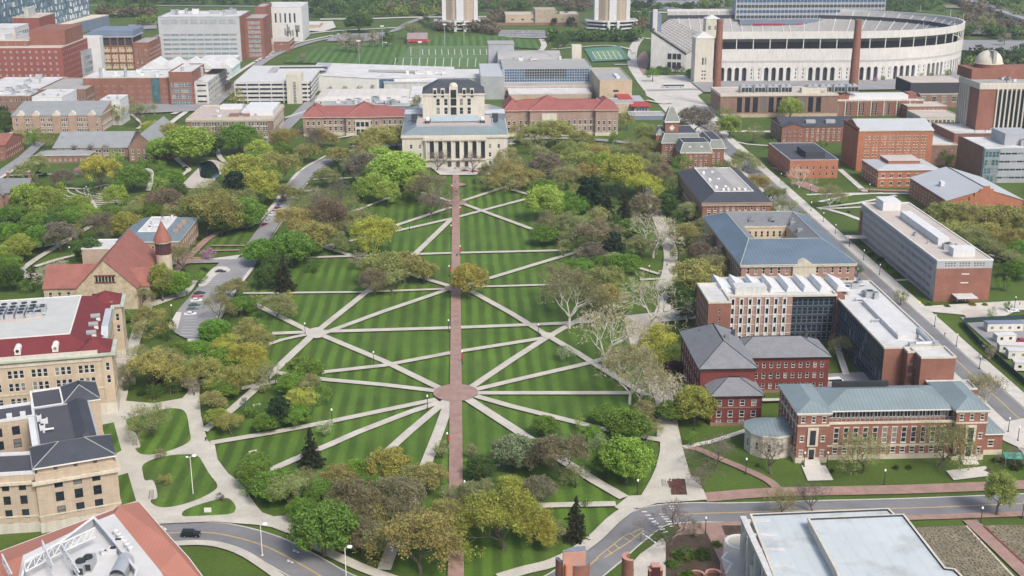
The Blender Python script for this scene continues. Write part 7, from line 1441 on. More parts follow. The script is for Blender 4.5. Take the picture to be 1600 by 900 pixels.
q = k(881, 872, 12); arcwall(e, q.x + 2.9 - 2.2, q.y + 1.2, 2.4, 175, 275, .8, 11.5, T1, cap_); arcwall(e, q.x + 3.3, q.y + .9, 2.5, 215, 345, .8, 10.8, T1, cap_); e.box(q.x + .15, q.y - 2.6, 0, q.x + .5, q.y + .8, 11.4, mat('bright_orange_brick', (.5, .16, .06)), 'inner_wall')
pz = at(978, 868, 12); e = B('brick_tower', 'half cut round brick turret with pale ring top standing beside the road', pz.x, pz.y, cat='tower', near=True)
arcwall(e, pz.x + 1.2, pz.y - .3, 2.1, 100, 275, .9, 12, T1, pinkb, n=20); arcwall(e, pz.x + 1.2, pz.y - .3, 1.85, 95, 280, 1.2, 9.8, T1, n=16); e.box(pz.x + 1.0, pz.y - 2.6, 0, pz.x + 1.4, pz.y - 1.2, 7, M['stone'], 'buttress')
pz = at(1024, 880, 10); e = B('brick_tower', 'stepped dark brick pier in the paved court next to the planted bed', pz.x, pz.y, cat='tower', near=True)
e.add(MB().box(pz.x - 1.5, pz.y - 1.2, 0, pz.x + 1.5, pz.y + .6, 8.8, M['darkred']), 'pier'); e.add(MB().box(pz.x - .9, pz.y - 1.4, 0, pz.x + .9, pz.y - 1.21, 9.7, mat('black_brick', (.06, .02, .02))), 'slot'); e.add(MB().box(pz.x - .95, pz.y - 1.2, 8.8, pz.x + .95, pz.y + .6, 9.9, pinkb), 'step'); e.box(pz.x - 1.6, pz.y - 1.3, 8.8, pz.x - .95, pz.y + .7, 9.0, pinkb, 'coping'); e.box(pz.x + .95, pz.y - 1.3, 8.8, pz.x + 1.6, pz.y + .7, 9.0, pinkb, 'coping')
# curved bench wall and low brick walls of the garden
c = at(1153, 850); e = B('bench_wall', 'white curved garden wall with zigzag tail in the brick paved court', c.x, c.y, cat='garden wall'); arcwall(e, c.x + .6, c.y + .2, 3.7, 40, 265, .75, .55, M['trim'], n=24)
pts = [k(1136, 862, .5), k(1128, 872, .5), k(1143, 880, .5), k(1134, 896, .5)]; zz = MB()
for p_, q_ in zip(pts, pts[1:]):
    t = (q_ - p_).normalized(); n_ = Vector((-t.y, t.x, 0)) * .3; zz.prism([(p_ + n_).to_2d()[:], (q_ + n_).to_2d()[:], (q_ - n_).to_2d()[:], (p_ - n_).to_2d()[:]], 0, .5, M['trim'])
e.add(zz, 'zigzag_wall')
c = at(1098, 905); e = B('scalloped_wall', 'low scalloped red brick wall in front of the round shrubs', c.x, c.y, cat='garden wall'); arcwall(e, c.x - 1.5, c.y, 2.2, 0, 180, .6, 1.2, T1, pinkb); arcwall(e, c.x + 2.6, c.y + .6, 2.0, 0, 180, .6, 1.2, T1, pinkb)
# raised brick planter on the promenade
c = at(1057, 770); e = B('planter', 'long raised planter with brick coping and reddish plants on the promenade', c.x, c.y, cat='planter', near=True)
pp_ = [k(px, py, .6) for px, py in ((1049, 773), (1074, 773), (1070, 748), (1050, 748))]; P4 = [(v.x, v.y) for v in pp_]
e.add(MB().prism(P4, 0, .6, M['stone'], M['mulch']), 'planter_wall'); rg = random.Random(3); pm = MB()
for i in range(160):
    u_, v_ = rg.uniform(.06, .94), rg.uniform(.05, .95); x_ = P4[0][0] + (P4[1][0] - P4[0][0]) * u_; y_ = P4[0][1] + (P4[3][1] - P4[0][1]) * v_; s_ = rg.uniform(.15, .35); pm.mesh([(x_ - s_, y_, .6), (x_ + s_, y_, .62), (x_, y_ + s_, 1.0), (x_, y_ - s_, .8)], [(0, 1, 2), (0, 3, 1), (1, 3, 2), (0, 2, 3)], mat('burgundy_plants', (.14, .06, .05), var=.3))
e.add(pm, 'plants', kind='stuff')
# ---------------------------------------------------------------- trees
def npmesh(name, V, F, m, F3=None):
    me = bpy.data.meshes.new(name); nq = len(F); n3 = 0 if F3 is None else len(F3)
    me.vertices.add(len(V)); me.vertices.foreach_set('co', np.asarray(V, 'f').ravel())
    loops = np.concatenate([np.asarray(F, 'i').ravel()] + ([np.asarray(F3, 'i').ravel()] if n3 else []))
    me.loops.add(len(loops)); me.loops.foreach_set('vertex_index', loops)
    me.polygons.add(nq + n3); st = np.concatenate([np.arange(nq) * 4, nq * 4 + np.arange(n3) * 3]).astype('i')
    me.polygons.foreach_set('loop_start', st); me.polygons.foreach_set('loop_total', np.concatenate([np.full(nq, 4), np.full(n3, 3)]).astype('i'))
    me.materials.append(m); me.update(calc_edges=True); me.validate(); return me
def leaves(rg, C_, Rr, n, size, flat=.0, droop=0):
    """n leaf faces round each centre, spread through a ball"""
    k = len(C_); c = np.repeat(C_, n, 0); r = np.repeat(Rr, n)
    d = rg.normal(size=(k * n, 3)); d /= np.linalg.norm(d, axis=1)[:, None]
    rad = r * (rg.random(k * n) ** .45); p = c + d * rad[:, None]
    nn = d * .6 + rg.normal(size=d.shape) * .75 + np.array([0, 0, flat]); nn /= np.linalg.norm(nn, axis=1)[:, None]
    a = np.cross(nn, rg.normal(size=d.shape)); a /= np.linalg.norm(a, axis=1)[:, None] + 1e-9; b = np.cross(nn, a)
    s = (size * (.6 + .8 * rg.random(k * n)))[:, None]
    V = np.stack([p - a * s - b * s * .5, p + a * s * .4 - b * s * .8, p + a * s + b * s * .5, p - a * s * .4 + b * s * .8], 1).reshape(-1, 3)
    return V, np.arange(len(V)).reshape(-1, 4)
def limbs(rg, mb, base, fork, targets, r0, m, seg=2, wob=.25):
    mb.tube(base, fork, r0, r0 * .75, m, 7, False); nodes = [(Vector(fork), r0 * .7)]
    for t in sorted(targets, key=lambda t: (Vector(t) - Vector(fork)).length):
        t = Vector(t); best = min(nodes, key=lambda q: (q[0] - t).length + .25 * (q[0] - Vector(fork)).length * 0 + (0 if q[0].z < t.z + .3 else 2))
        p, r = best; r = min(r * .72, r0 * .5); prev = p; n = seg
        for i in range(1, n + 1):
            q = p.lerp(t, i / n)
            if i < n: q += Vector(rg.normal(size=3)) * wob * (t - p).length * .18
            rr = r * (1 - i / n * .55); mb.tube(prev, q, r * (1 - (i - 1) / n * .55), rr, m, 5, False); prev = q; nodes.append((q, max(rr, .02)))
def shape_points(rg, n, shape):
    out = []
    while len(out) < n:
        v = rg.normal(size=3); v /= np.linalg.norm(v); v[2] = v[2] if v[2] > -.55 else -v[2]
        rad = .45 + .55 * rg.random() ** .6; p = v * rad
        if shape == 'round': q = (p[0] * 4.2, p[1] * 4.2, 5.5 + p[2] * 3.8)
        elif shape == 'wide': q = (p[0] * 4.6, p[1] * 4.6, 5.3 + p[2] * 2.9)
        else: q = (p[0] * 3.6, p[1] * 3.6, 6.0 + p[2] * 4.3)
        if all((q[0] - o[0]) ** 2 + (q[1] - o[1]) ** 2 + (q[2] - o[2]) ** 2 > .8 for o in out): out.append(q)
    return np.array(out)
TV = {}
def build_variants():
    for shape in ('round', 'wide', 'tall'):
        for dens in ('full', 'airy', 'bud'):
            for sd in range(2 if shape != 'wide' else 1):
                rg = np.random.default_rng(hash((shape, dens, sd)) % 9973 if 0 else len(TV) * 7 + 3)
                P_ = shape_points(rg, {'full': 70, 'airy': 64, 'bud': 70}[dens], shape); rr = rg.uniform(.8, 1.45, len(P_)) * (1 if dens == 'full' else .92)
                n, s = {'full': (230, .155), 'airy': (170, .125), 'bud': (120, .10)}[dens]
                V, F = leaves(rg, P_, rr, n, s)
                if dens != 'full':   # fine twigs showing between the leaves
                    k = 26 if dens == 'bud' else 12; c = np.repeat(P_, k, 0); d = rg.normal(size=c.shape); d[:, 2] += .5; d /= np.linalg.norm(d, axis=1)[:, None]
                    e = c + d * rg.uniform(.6, 1.7, len(c))[:, None]; w_ = np.cross(d, rg.normal(size=d.shape)) * .03
                    TVt = np.stack([c - w_, c + w_, e], 1).reshape(-1, 3)
                else: TVt = np.zeros((0, 3))
                crown = npmesh('crown', V, F, M['leaf'])
                for bark in ('bark', 'palebark'):
                    mb = MB(); rg2 = np.random.default_rng(5 + sd); fork = (0.1, 0, 2.3 if shape != 'wide' else 1.7)
                    limbs(rg2, mb, (0, 0, -.2), fork, [tuple(p) for p in P_], .34, M[bark])
                    if len(TVt): mb.mesh([tuple(v) for v in TVt], [(3 * i, 3 * i + 1, 3 * i + 2) for i in range(len(TVt) // 3)], M[bark])
                    TV[(shape, dens, sd, bark)] = (mb.data('trunk'), crown)
    # bare trees: five orders of branching
    for sd in range(3):
        for bark in ('bark', 'palebark'):
            rg = random.Random(40 + sd); mb = MB(); tw = []
            def grow_(p, d, L_, r, lv):
                n = 2 if lv < 4 else 1; q = p
                for i in range(n):
                    d = (d + Vector((rg.gauss(0, .16), rg.gauss(0, .16), rg.gauss(.05, .1)))).normalized(); e = q + d * L_ / n
                    if lv < 4: mb.tube(q, e, r * (1 - .2 * i), r * (.8 - .2 * i), M[bark], 6 if lv < 2 else 4, False)
                    else: tw.append((q, e, r))
                    q = e
                if lv == 6: return
                for c in range((5 if lv == 0 else 3) + (lv == 4)):
                    a = rg.uniform(0, 6.28); sp = rg.uniform(.5, 1.0) if lv else rg.uniform(.45, .95); o = d.orthogonal().normalized(); o.rotate(Matrix.Rotation(a, 3, d))
                    grow_(q if c else q, (d * (1 - sp * .35) + o * sp + Vector((0, 0, .12))).normalized(), L_ * rg.uniform(.62, .88) if lv else 3.0 * rg.uniform(.8, 1.1), r * (.55 if lv else .5), lv + 1)
            grow_(Vector((0, 0, -.2)), Vector((0, 0, 1)), 2.3, .36, 0)
            zz = max(e.z for _, e, _ in tw); ww = np.percentile([abs(e.x) for _, e, _ in tw] + [abs(e.y) for _, e, _ in tw], 93); fs = 9.6 / zz; fx = 4.4 / ww
            vs = []
            for q, e, r in tw:
                w_ = (e - q).cross(Vector((rg.gauss(0, 1), rg.gauss(0, 1), 1))).normalized() * .04; vs += [tuple(q - w_), tuple(q + w_), tuple(e)]
            vs = [(x * fx, y * fx, z * fs) for x, y, z in vs]; mb.v = [(x * fx, y * fx, z * fs) for x, y, z in mb.v]
            cr = npmesh('crown', vs, np.zeros((0, 4), 'i'), M['twig'], np.arange(len(vs)).reshape(-1, 3)); TV[('bare', sd, bark)] = (mb.data('trunk'), cr)
            ends = np.array([(e.x * fx, e.y * fx, e.z * fs) for _, e, _ in tw]); 
            V, F = leaves(np.random.default_rng(sd), ends[::3], np.full(len(ends[::3]), .45), 5, .085)
            V2 = np.concatenate([np.array(vs), V]); TV[('budding', sd, bark)] = (TV[('bare', sd, bark)][0], npmesh('crown', V2, F + len(vs), M['leaf'], np.arange(len(vs)).reshape(-1, 3)))
            ee = ends[::2]; V, F = leaves(np.random.default_rng(sd + 9), ee, np.full(len(ee), .6), 13, .10); V2 = np.concatenate([np.array(vs), V]); TV[('leafing', sd, bark)] = (TV[('bare', sd, bark)][0], npmesh('crown', V2, F + len(vs), M['leaf'], np.arange(len(vs)).reshape(-1, 3))); print('leafing', len(ee))
    # conifers
    for nm, wd, sd in (('spruce', 1.0, 0), ('spruce', 1.0, 1), ('pine', 1.25, 0)):
        rg = np.random.default_rng(70 + sd); Vs = []; mb = MB(); mb.tube((0, 0, -.2), (0, 0, 9.6), .25, .04, M['bark'], 6, False)
        C_, Rr = [], []
        for z in np.arange(.8 if nm == 'spruce' else 2.4, 9.7, .42):
            f = (1 - z / 10.2) if nm == 'spruce' else (.35 + .65 * math.sin(math.pi * min(1, (10.2 - z) / 8.2)) ** .8); rad = 3.3 * f * (1 + .12 * rg.normal()); nb = max(4, int(13 * f) + 3)
            for i in range(nb):
                a = rg.uniform(0, 6.28); rb = rad * rg.uniform(.75, 1.12)
                for t in (np.linspace(.25, 1, max(2, int(rb * 2.4)))):
                    C_.append((rb * t * math.cos(a), rb * t * math.sin(a), z - rb * t * .22 + .15)); Rr.append(.2 + .24 * (1 - t))
                if i % 3 == 0: mb.tube((0, 0, z), (rb * .8 * math.cos(a), rb * .8 * math.sin(a), z - rb * .15), .05, .015, M['bark'], 3, False)
        V, F = leaves(rg, np.array(C_), np.array(Rr) * 1.15, 7, .17 if nm == 'spruce' else .2); TV[(nm, sd)] = (mb.data('trunk'), npmesh('crown', V, F, M['leaf']))
    rg = np.random.default_rng(9); P_ = rg.normal(size=(34, 3)); P_ /= np.linalg.norm(P_, axis=1)[:, None]; P_[:, 2] = np.abs(P_[:, 2]); P_ *= np.array([3.8, 3.8, 3.4]) * rg.uniform(.4, 1, (34, 1)); P_[:, 2] += .8
    V, F = leaves(rg, P_, np.full(34, 1.3), 90, .22); mb = MB(); limbs(rg, mb, (0, 0, -.1), (0, 0, .5), [tuple(p) for p in P_[:16]], .14, M['bark']); TV[('shrub',)] = (mb.data('stems'), npmesh('foliage', V, F, M['leaf']))
build_variants()
# kind: (words, colour, form choices, bark, height/width)
KD = {
 'O': ('olive and gold budding', (.25, .245, .085), [('leafing',), ('leafing',), ('wide', 'airy')], 'bark', .98),
 'B': ('rusty brown budding', (.25, .215, .125), [('leafing',), ('round', 'bud')], 'bark', 1.0),
 'Y': ('yellow green leafing', (.28, .29, .06), [('round', 'airy'), ('leafing',)], 'bark', 1.0),
 'L': ('bright lime green', (.23, .31, .06), [('round', 'airy'), ('round', 'full')], 'bark', 1.05),
 'G': ('fresh green leafy', (.12, .205, .035), [('round', 'full'), ('wide', 'full')], 'bark', .95),
 'D': ('deep green dense', (.065, .115, .028), [('round', 'full')], 'bark', .95),
 'T': ('greyish nearly bare', (.235, .215, .15), [('budding',), ('round', 'bud')], 'bark', .95),
 'E': ('thin olive budding', (.22, .235, .10), [('leafing',), ('budding',)], 'bark', .95),
 'Q': ('sparse twiggy budding', (.20, .20, .095), [('budding',)], 'bark', .95),
 'W': ('bare white barked', (.42, .36, .28), [('bare',)], 'palebark', 1.0),
 'F': ('white barked budding', (.30, .29, .15), [('budding',)], 'palebark', 1.0),
 'N': ('dark bare branched', (.16, .13, .11), [('bare',)], 'bark', .95),
 'X': ('cream blossoming', (.30, .35, .20), [('round', 'full')], 'bark', .95),
 'P': ('pink flowering', (.36, .19, .30), [('round', 'airy')], 'bark', .8),
 'M': ('dark maroon leafed', (.06, .035, .04), [('round', 'airy')], 'bark', .8),
 'C': ('dark green pine', (.028, .055, .025), [('pine',)], 'bark', 1.35),
 'K': ('brownish dark spruce', (.036, .040, .022), [('spruce',)], 'bark', 1.55),
 'S': ('blue grey spruce', (.10, .13, .12), [('spruce',)], 'bark', 2.2),
 'U': ('pale green upright', (.20, .25, .06), [('tall', 'airy')], 'bark', 1.7),
}
LM = [('library front', 712, 262), ('brick circle', 712, 616), ('upper brick round', 712, 319), ('middle brick round', 712, 452), ('round turret', 238, 430), ('pond', 328, 268), ('crimson roofed hall', 150, 600), ('tan hall', 185, 790), ('big street car park', 320, 470), ('diagonal street', 440, 320), ('gothic hall', 80, 208), ('slate gabled hall', 130, 246), ('brown flat roofed hall', 350, 216), ('garage side tiled hall', 540, 212), ('clock side tiled hall', 870, 212), ('clock tower hall', 1075, 262), ('black shingled hall', 1130, 335), ('courtyard hall', 1180, 440), ('sawtooth laboratory', 1140, 520), ('crimson brick hall', 1110, 660), ('blue roofed hall', 1380, 725), ('arts centre', 1230, 815), ('long office slab', 1440, 470), ('gymnasium', 1480, 330), ('square brick hall', 1270, 282), ('power plant', 1150, 186), ('stadium arches', 1430, 125), ('road bend', 990, 820), ('sunken garden wall', 1095, 890), ('curving road end', 480, 850), ('playing field', 560, 70), ('residence tower', 700, 52), ('tennis courts', 950, 60), ('slate house', 20, 320), ('white path star', 485, 522), ('eastern path star', 855, 527), ('promenade islands', 260, 690), ('amphitheatre', 150, 320), ('brick lawn court', 350, 390), ('white trailers', 1580, 530), ('office tower', 1560, 195), ('tall grey slab', 320, 105), ('observatory', 1530, 90)]
LM = [(n, at(x, y)) for n, x, y in LM]
TR = []
def T_(*rows): TR.extend(rows)
T_((40,305,40,'L'),(75,312,45,'L'),(104,332,46,'G'),(55,350,42,'G'),(20,330,35,'G'),(122,322,36,'L'),(88,352,40,'D'),(12,362,34,'G'),(3,398,32,'L'),(14,432,40,'D'),(42,444,26,'G'),(-2,350,30,'D'),(155,267,56,'Y'),(208,277,44,'G'),(97,277,32,'T'),(125,268,20,'P'),(150,350,52,'T'),(180,305,34,'L'),(198,352,46,'Y'),(92,366,50,'T'),(138,388,38,'D'),(120,360,26,'O'),(226,318,40,'O'),(256,315,52,'B'),(320,328,80,'O'),(384,332,52,'G'),(322,296,44,'E'),(368,292,40,'C'),(382,266,60,'Y'),(294,224,66,'L'),(265,276,36,'G'),(55,258,42,'E'),(287,398,50,'Q'),(252,440,34,'U'),(273,442,44,'G'),(85,425,50,'W'),(50,432,26,'K'),(312,432,24,'G'),(325,396,24,'P'),(222,232,22,'G'),(275,300,34,'D'),(350,310,36,'G'),(345,345,44,'D'),(120,440,30,'D'),(240,362,20,'G'),(112,412,22,'D'),(12,380,30,'G'),(60,330,30,'L'))
T_((6,188,32,'D'),(28,216,30,'O'),(52,212,30,'G'),(72,218,24,'O'),(183,178,28,'O'),(222,176,44,'E'),(238,202,32,'Y'),(268,210,42,'O'),(373,214,50,'G'),(312,148,20,'B'),(372,152,30,'O'),(204,163,20,'T'),(330,226,34,'D'),(-5,215,30,'G'),(250,258,20,'G'),(205,208,18,'G'),(405,236,36,'L'),(428,210,30,'T'),(450,216,40,'O'),(484,214,40,'T'),(500,212,36,'O'),(438,236,34,'G'),(590,214,52,'O'),(617,212,48,'O'),(561,226,34,'E'),(527,240,34,'O'),(652,155,16,'E'),(720,110,12,'O'),(560,34,36,'D'),(606,58,26,'D'),(540,63,30,'T'),(556,65,30,'T'),(643,46,32,'E'),(662,33,18,'D'),(585,60,24,'T'),(705,50,9,'D'),(733,50,9,'D'),(515,139,9,'O'),(538,138,9,'O'),(562,137,9,'O'),(583,136,9,'O'),(472,90,14,'T'))
T_((436,262,60,'O'),(408,290,52,'Y'),(404,262,36,'G'),(525,266,26,'C'),(508,274,36,'E'),(568,262,58,'T'),(624,266,76,'L'),(598,252,46,'L'),(563,290,30,'L'),(655,292,38,'L'),(674,290,62,'T'),(672,318,44,'T'),(530,296,42,'T'),(468,326,46,'E'),(460,346,54,'O'),(512,338,62,'B'),(488,364,58,'O'),(536,356,36,'E'),(585,362,62,'Y'),(567,382,28,'Y'),(566,325,16,'E'),(454,386,58,'G'),(412,390,50,'G'),(430,410,34,'D'),(443,424,38,'K'),(598,414,62,'O'),(632,412,54,'O'),(585,438,44,'B'),(612,440,40,'E'),(662,420,38,'O'),(732,436,52,'Y'),(738,250,40,'N'),(682,248,38,'N'),(766,268,36,'E'),(794,270,50,'O'),(756,284,26,'E'),(463,247,12,'P'),(396,312,32,'D'),(500,302,30,'T'),(548,285,20,'D'),(640,240,30,'T'))
T_((812,262,30,'E'),(855,258,50,'T'),(902,246,58,'O'),(990,232,42,'E'),(1016,230,36,'O'),(942,258,42,'L'),(976,268,66,'Y'),(1028,277,50,'B'),(1066,256,32,'G'),(850,292,38,'G'),(852,314,56,'L'),(900,298,26,'O'),(922,304,44,'C'),(948,318,34,'K'),(975,322,36,'K'),(966,298,26,'C'),(858,342,36,'T'),(894,352,52,'E'),(928,370,62,'B'),(958,384,36,'C'),(986,356,36,'G'),(1008,322,46,'B'),(1040,318,36,'D'),(1022,362,74,'W'),(1070,366,52,'O'),(1078,328,36,'E'),(1112,378,46,'T'),(1130,402,46,'T'),(1090,428,66,'O'),(878,440,66,'F'),(948,440,60,'O'),(975,410,42,'G'),(1184,286,34,'O'),(1162,248,38,'E'),(888,330,32,'G'),(908,400,30,'T'),(960,345,30,'D'),(1060,340,22,'D'),(1060,300,22,'D'),(880,386,28,'E'),(935,410,26,'G'))
T_((235,497,50,'O'),(203,492,24,'G'),(235,578,68,'O'),(280,550,38,'G'),(262,520,24,'D'),(340,478,44,'Q'),(334,516,42,'G'),(388,520,52,'O'),(322,578,56,'O'),(357,560,52,'G'),(388,560,58,'Y'),(235,652,64,'Q'),(340,652,34,'Y'),(362,662,36,'O'),(382,632,18,'S'),(432,477,44,'E'),(447,466,26,'Y'),(408,532,36,'O'),(476,578,50,'G'),(472,624,46,'Y'),(504,616,32,'G'),(436,642,38,'C'),(508,668,28,'X'),(200,600,20,'D'),(265,600,30,'D'),(240,610,26,'D'),(300,600,30,'T'),(412,600,26,'E'),(396,640,26,'G'),(240,455,26,'D'))
T_((890,460,96,'F'),(946,466,52,'O'),(1018,462,100,'W'),(945,518,104,'W'),(1000,600,60,'W'),(886,550,28,'X'),(1028,534,60,'Y'),(985,580,96,'F'),(1052,576,34,'M'),(1034,612,74,'W'),(1086,630,60,'Y'),(980,664,60,'G'),(852,664,36,'G'),(905,658,18,'U'),(1075,482,40,'D'),(1055,552,24,'D'),(1010,640,34,'E'),(1325,540,44,'Q'),(1304,532,24,'T'),(1545,608,60,'F'),(1546,548,28,'T'),(1576,478,16,'G'),(1550,488,20,'X'),(1340,552,22,'D'))
T_((250,709,20,'B'),(258,748,22,'O'),(344,776,16,'N'),(485,696,44,'K'),(428,756,58,'G'),(452,766,56,'E'),(530,742,48,'O'),(560,735,42,'G'),(608,726,60,'Y'),(582,762,50,'G'),(668,742,52,'O'),(735,705,24,'B'),(750,730,40,'D'),(505,824,88,'G'),(556,784,78,'B'),(626,780,78,'B'),(655,838,112,'O'),(565,836,58,'B'),(786,804,112,'Y'),(804,704,60,'X'),(876,712,76,'B'),(980,716,68,'L'),(843,764,48,'T'),(900,806,46,'K'),(918,782,22,'G'),(1120,702,66,'N'),(1050,812,80,'N'),(1086,826,28,'T'),(1207,708,64,'N'),(1350,702,72,'Q'),(1472,690,84,'Q'),(1272,774,52,'N'),(1220,780,50,'Q'),(1562,770,42,'U'),(1592,712,48,'N'),(1080,684,26,'G'),(400,725,40,'G'),(385,765,24,'G'),(700,770,34,'E'),(620,680,2,'G'),(770,760,30,'D'),(935,690,34,'E'),(830,720,28,'D'))
T_((1250,272,38,'W'),(1298,302,44,'F'),(1132,180,28,'G'),(1141,196,34,'L'),(1086,186,50,'T'),(1178,206,30,'E'),(980,187,28,'O'),(1012,209,44,'O'),(962,216,26,'G'),(868,202,50,'O'),(808,204,30,'O'),(905,218,36,'O'),(835,224,30,'E'),(905,46,22,'E'),(1010,30,14,'G'),(1235,168,34,'L'),(1252,164,24,'G'),(1207,223,15,'G'),(1285,225,18,'G'),(1325,223,14,'G'),(1417,120,8,'G'),(1406,121,8,'G'),(1440,118,8,'G'),(1456,117,9,'G'),(1482,114,14,'G'),(1368,124,9,'P'),(1380,122,8,'G'),(1507,92,22,'D'),(1542,38,30,'E'),(1480,332,56,'O'),(1520,337,58,'O'),(1560,338,58,'O'),(1594,342,56,'O'),(1502,362,48,'O'),(1545,366,50,'O'),(1578,372,46,'O'),(1555,392,36,'E'),(1592,392,38,'G'),(1480,246,26,'G'),(1228,324,46,'E'),(1595,195,18,'G'),(1340,422,20,'D'),(1408,464,24,'E'),(1570,60,20,'T'),(1058,106,16,'M'),(1065,108,10,'D'),(882,60,24,'D'),(872,68,20,'D'),(908,52,18,'D'),(1020,115,22,'G'),(700,185,1,'G'),(1150,185,20,'E'),(1440,60,2,'G'))
T_((222,462,34,'Q'),(365,450,40,'E'),(1100,745,40,'N'),(1010,520,60,'W'),(965,560,60,'F'),(376,474,36,'G'),(395,250,40,'G'),(420,272,40,'L'),(446,300,36,'O'),(392,288,40,'D'),(376,310,44,'E'),(360,268,30,'Y'),(344,300,34,'E'),(300,330,40,'G'),(272,335,40,'E'),(240,330,36,'G'),(210,330,36,'E'),(170,330,34,'G'),(65,370,44,'G'),(30,385,40,'L'),(12,410,36,'G'),(110,345,40,'G'),(136,335,34,'L'),(58,300,34,'G'),(90,300,30,'L'),(140,300,26,'D'),(180,250,30,'L'),(228,250,24,'G'),(250,290,30,'L'),(190,290,26,'G'),(480,300,30,'E'),(500,322,46,'T'),(545,318,40,'E'),(560,345,44,'E'),(520,375,40,'E'),(480,385,36,'G'),(545,255,30,'E'),(585,290,44,'L'),(605,300,36,'L'),(640,275,40,'L'),(560,405,30,'T'),(490,412,26,'D'),(420,430,40,'D'),(400,470,30,'E'),(830,275,34,'O'),(845,240,34,'E'),(885,275,40,'E'),(920,265,36,'O'),(905,320,36,'G'),(880,310,36,'G'),(870,350,40,'E'),(850,365,34,'G'),(905,350,40,'G'),(935,340,40,'E'),(1000,290,46,'Y'),(1000,262,34,'O'),(1052,285,36,'E'),(1030,250,34,'E'),(990,330,36,'T'),(1000,385,40,'E'),(960,405,34,'E'),(925,395,40,'T'),(905,415,38,'G'),(1060,395,30,'E'),(1095,395,40,'T'),(1110,415,46,'E'),(1060,455,34,'D'),(1100,350,34,'E'),(945,645,36,'G'),(925,680,34,'G'),(1050,640,40,'G'),(1012,670,40,'E'),(350,540,44,'Y'),(310,545,40,'G'),(300,575,44,'E'),(260,560,50,'E'),(215,555,40,'E'),(200,580,44,'E'),(375,590,50,'O'),(350,605,40,'G'),(330,625,34,'E'),(420,580,40,'E'),(455,600,40,'G'),(480,600,40,'E'),(460,645,40,'G'),(415,660,34,'G'),(395,740,44,'G'),(480,750,44,'E'),(505,765,44,'G'),(540,770,50,'G'),(470,795,40,'G'),(600,800,60,'O'),(530,800,60,'G'),(590,840,60,'E'),(700,800,60,'O'),(630,740,44,'E'),(690,700,30,'E'),(840,700,40,'G'),(900,740,40,'E'),(950,720,44,'G'),(1010,700,30,'G'),(745,770,50,'E'),(830,820,60,'Y'),(870,830,40,'E'),(800,760,50,'Y'),(650,205,34,'O'),(575,235,40,'O'),(480,235,34,'O'),(400,215,30,'E'),(345,205,26,'E'),(320,210,30,'O'),(250,232,34,'L'),(100,222,26,'E'),(150,215,24,'E'),(840,205,44,'O'),(790,240,36,'E'),(885,235,36,'O'),(930,240,40,'O'),(960,240,34,'E'),(1150,260,30,'E'),(1115,205,30,'T'),(1170,300,30,'E'),(1210,305,34,'E'),(1140,370,30,'T'),(1480,360,44,'O'),(1525,375,44,'E'),(1590,420,34,'G'),(1570,440,26,'G'),(1580,405,40,'E'),(1120,260,20,'G'),(560,15,26,'D'),(1110,40,22,'D'),(1075,45,22,'E'),(1085,30,20,'D'))
SIZE = [(22, 'small'), (34, 'slender'), (52, 'medium'), (72, 'broad'), (999, 'huge')]
TR = sorted([t for t in TR if t[2] > 5], key=lambda t: -t[2]); REST = TR[300:]; TR = TR[:300]
rgt = random.Random(11); made = []
def fit(l):
    if len(l.split()) > 16: l = l.replace(' out from it', ' away')
    return l if len(l.split()) < 17 else l.split(' ', 1)[1]
for i, (px, py, wpx, kd) in enumerate(TR):
    if wpx < 5: continue
    words, col, forms, bark, hw = KD[kd]; s0 = (py + 164) * .0064
    for _ in range(3):
        wm = wpx / s0; hm = (wm if kd in 'WF' else min(wm, 20 + (wm - 20) * .3 if wm > 20 else wm)) * hw * rgt.uniform(.96, 1.04); p = at(px, py, hm * .58); s0 = (proj((p.x, p.y, hm * .58))[1] * 0 + FPX) / max(1, (Vector((p.x, p.y, hm * .58)) - Vector((0, 0, CAMH))).dot(_f))
    form = forms[rgt.randrange(len(forms))] if wpx > 26 or kd in 'CKSWFN' else forms[0]
    if len(form) == 2: key = (form[0], form[1], rgt.randrange(2) if form[0] != 'wide' else 0, bark)
    elif form[0] in ('bare', 'budding', 'leafing'): key = (form[0], rgt.randrange(3), bark)
    elif form[0] == 'spruce': key = ('spruce', rgt.randrange(2))
    else: key = ('pine', 0)
    k = {'spruce': 6.6, 'pine': 7.0, 'tall': 6.6, 'bare': 8.0, 'budding': 8.2, 'leafing': 8.2}.get(key[0], 7.5)
    tm, cm = TV[key]; sx = wm / k; szz = hm / 9.6
    kind_name = 'pine_tree' if kd == 'C' else 'spruce_tree' if kd in 'KS' else 'flowering_tree' if kd in 'PX' else 'tree'
    e = empty(kind_name, (p.x, p.y, 0), rgt.uniform(0, 6.28), None, 'tree', 'trees around the campus'); e.scale = (sx, sx, szz)
    for nm, me in (('trunk', tm), ('crown', cm)):
        o = bpy.data.objects.new(nm, me); C.objects.link(o); o.parent = e
        j = [rgt.uniform(.86, 1.14) for _ in range(3)]; f = rgt.uniform(1.25, 1.7) if kd not in 'WFTNBX' else rgt.uniform(.9, 1.25); o.color = (*[c * f * (1 + (q - 1) * .6) for c, q in zip(col, j)], 1)
    lm = min(LM, key=lambda l: (l[1] - Vector((p.x, p.y, 0))).length); dv = Vector((p.x, p.y, 0)) - lm[1]
    rel = ('beyond' if dv.y > 0 else 'in front of') if abs(dv.y) > abs(dv.x) * 1.2 else 'beside'
    sz_ = next(w_ for lim, w_ in SIZE if wpx < lim)
    made.append((e, f'{sz_} {words} {"conifer" if kd in "CKS" else "tree"} {rel} the {lm[0]}', dv.length))
ORD = ['', 'second', 'third', 'fourth', 'fifth', 'sixth', 'seventh', 'eighth', 'ninth', 'tenth']
from collections import defaultdict
gr = defaultdict(list)
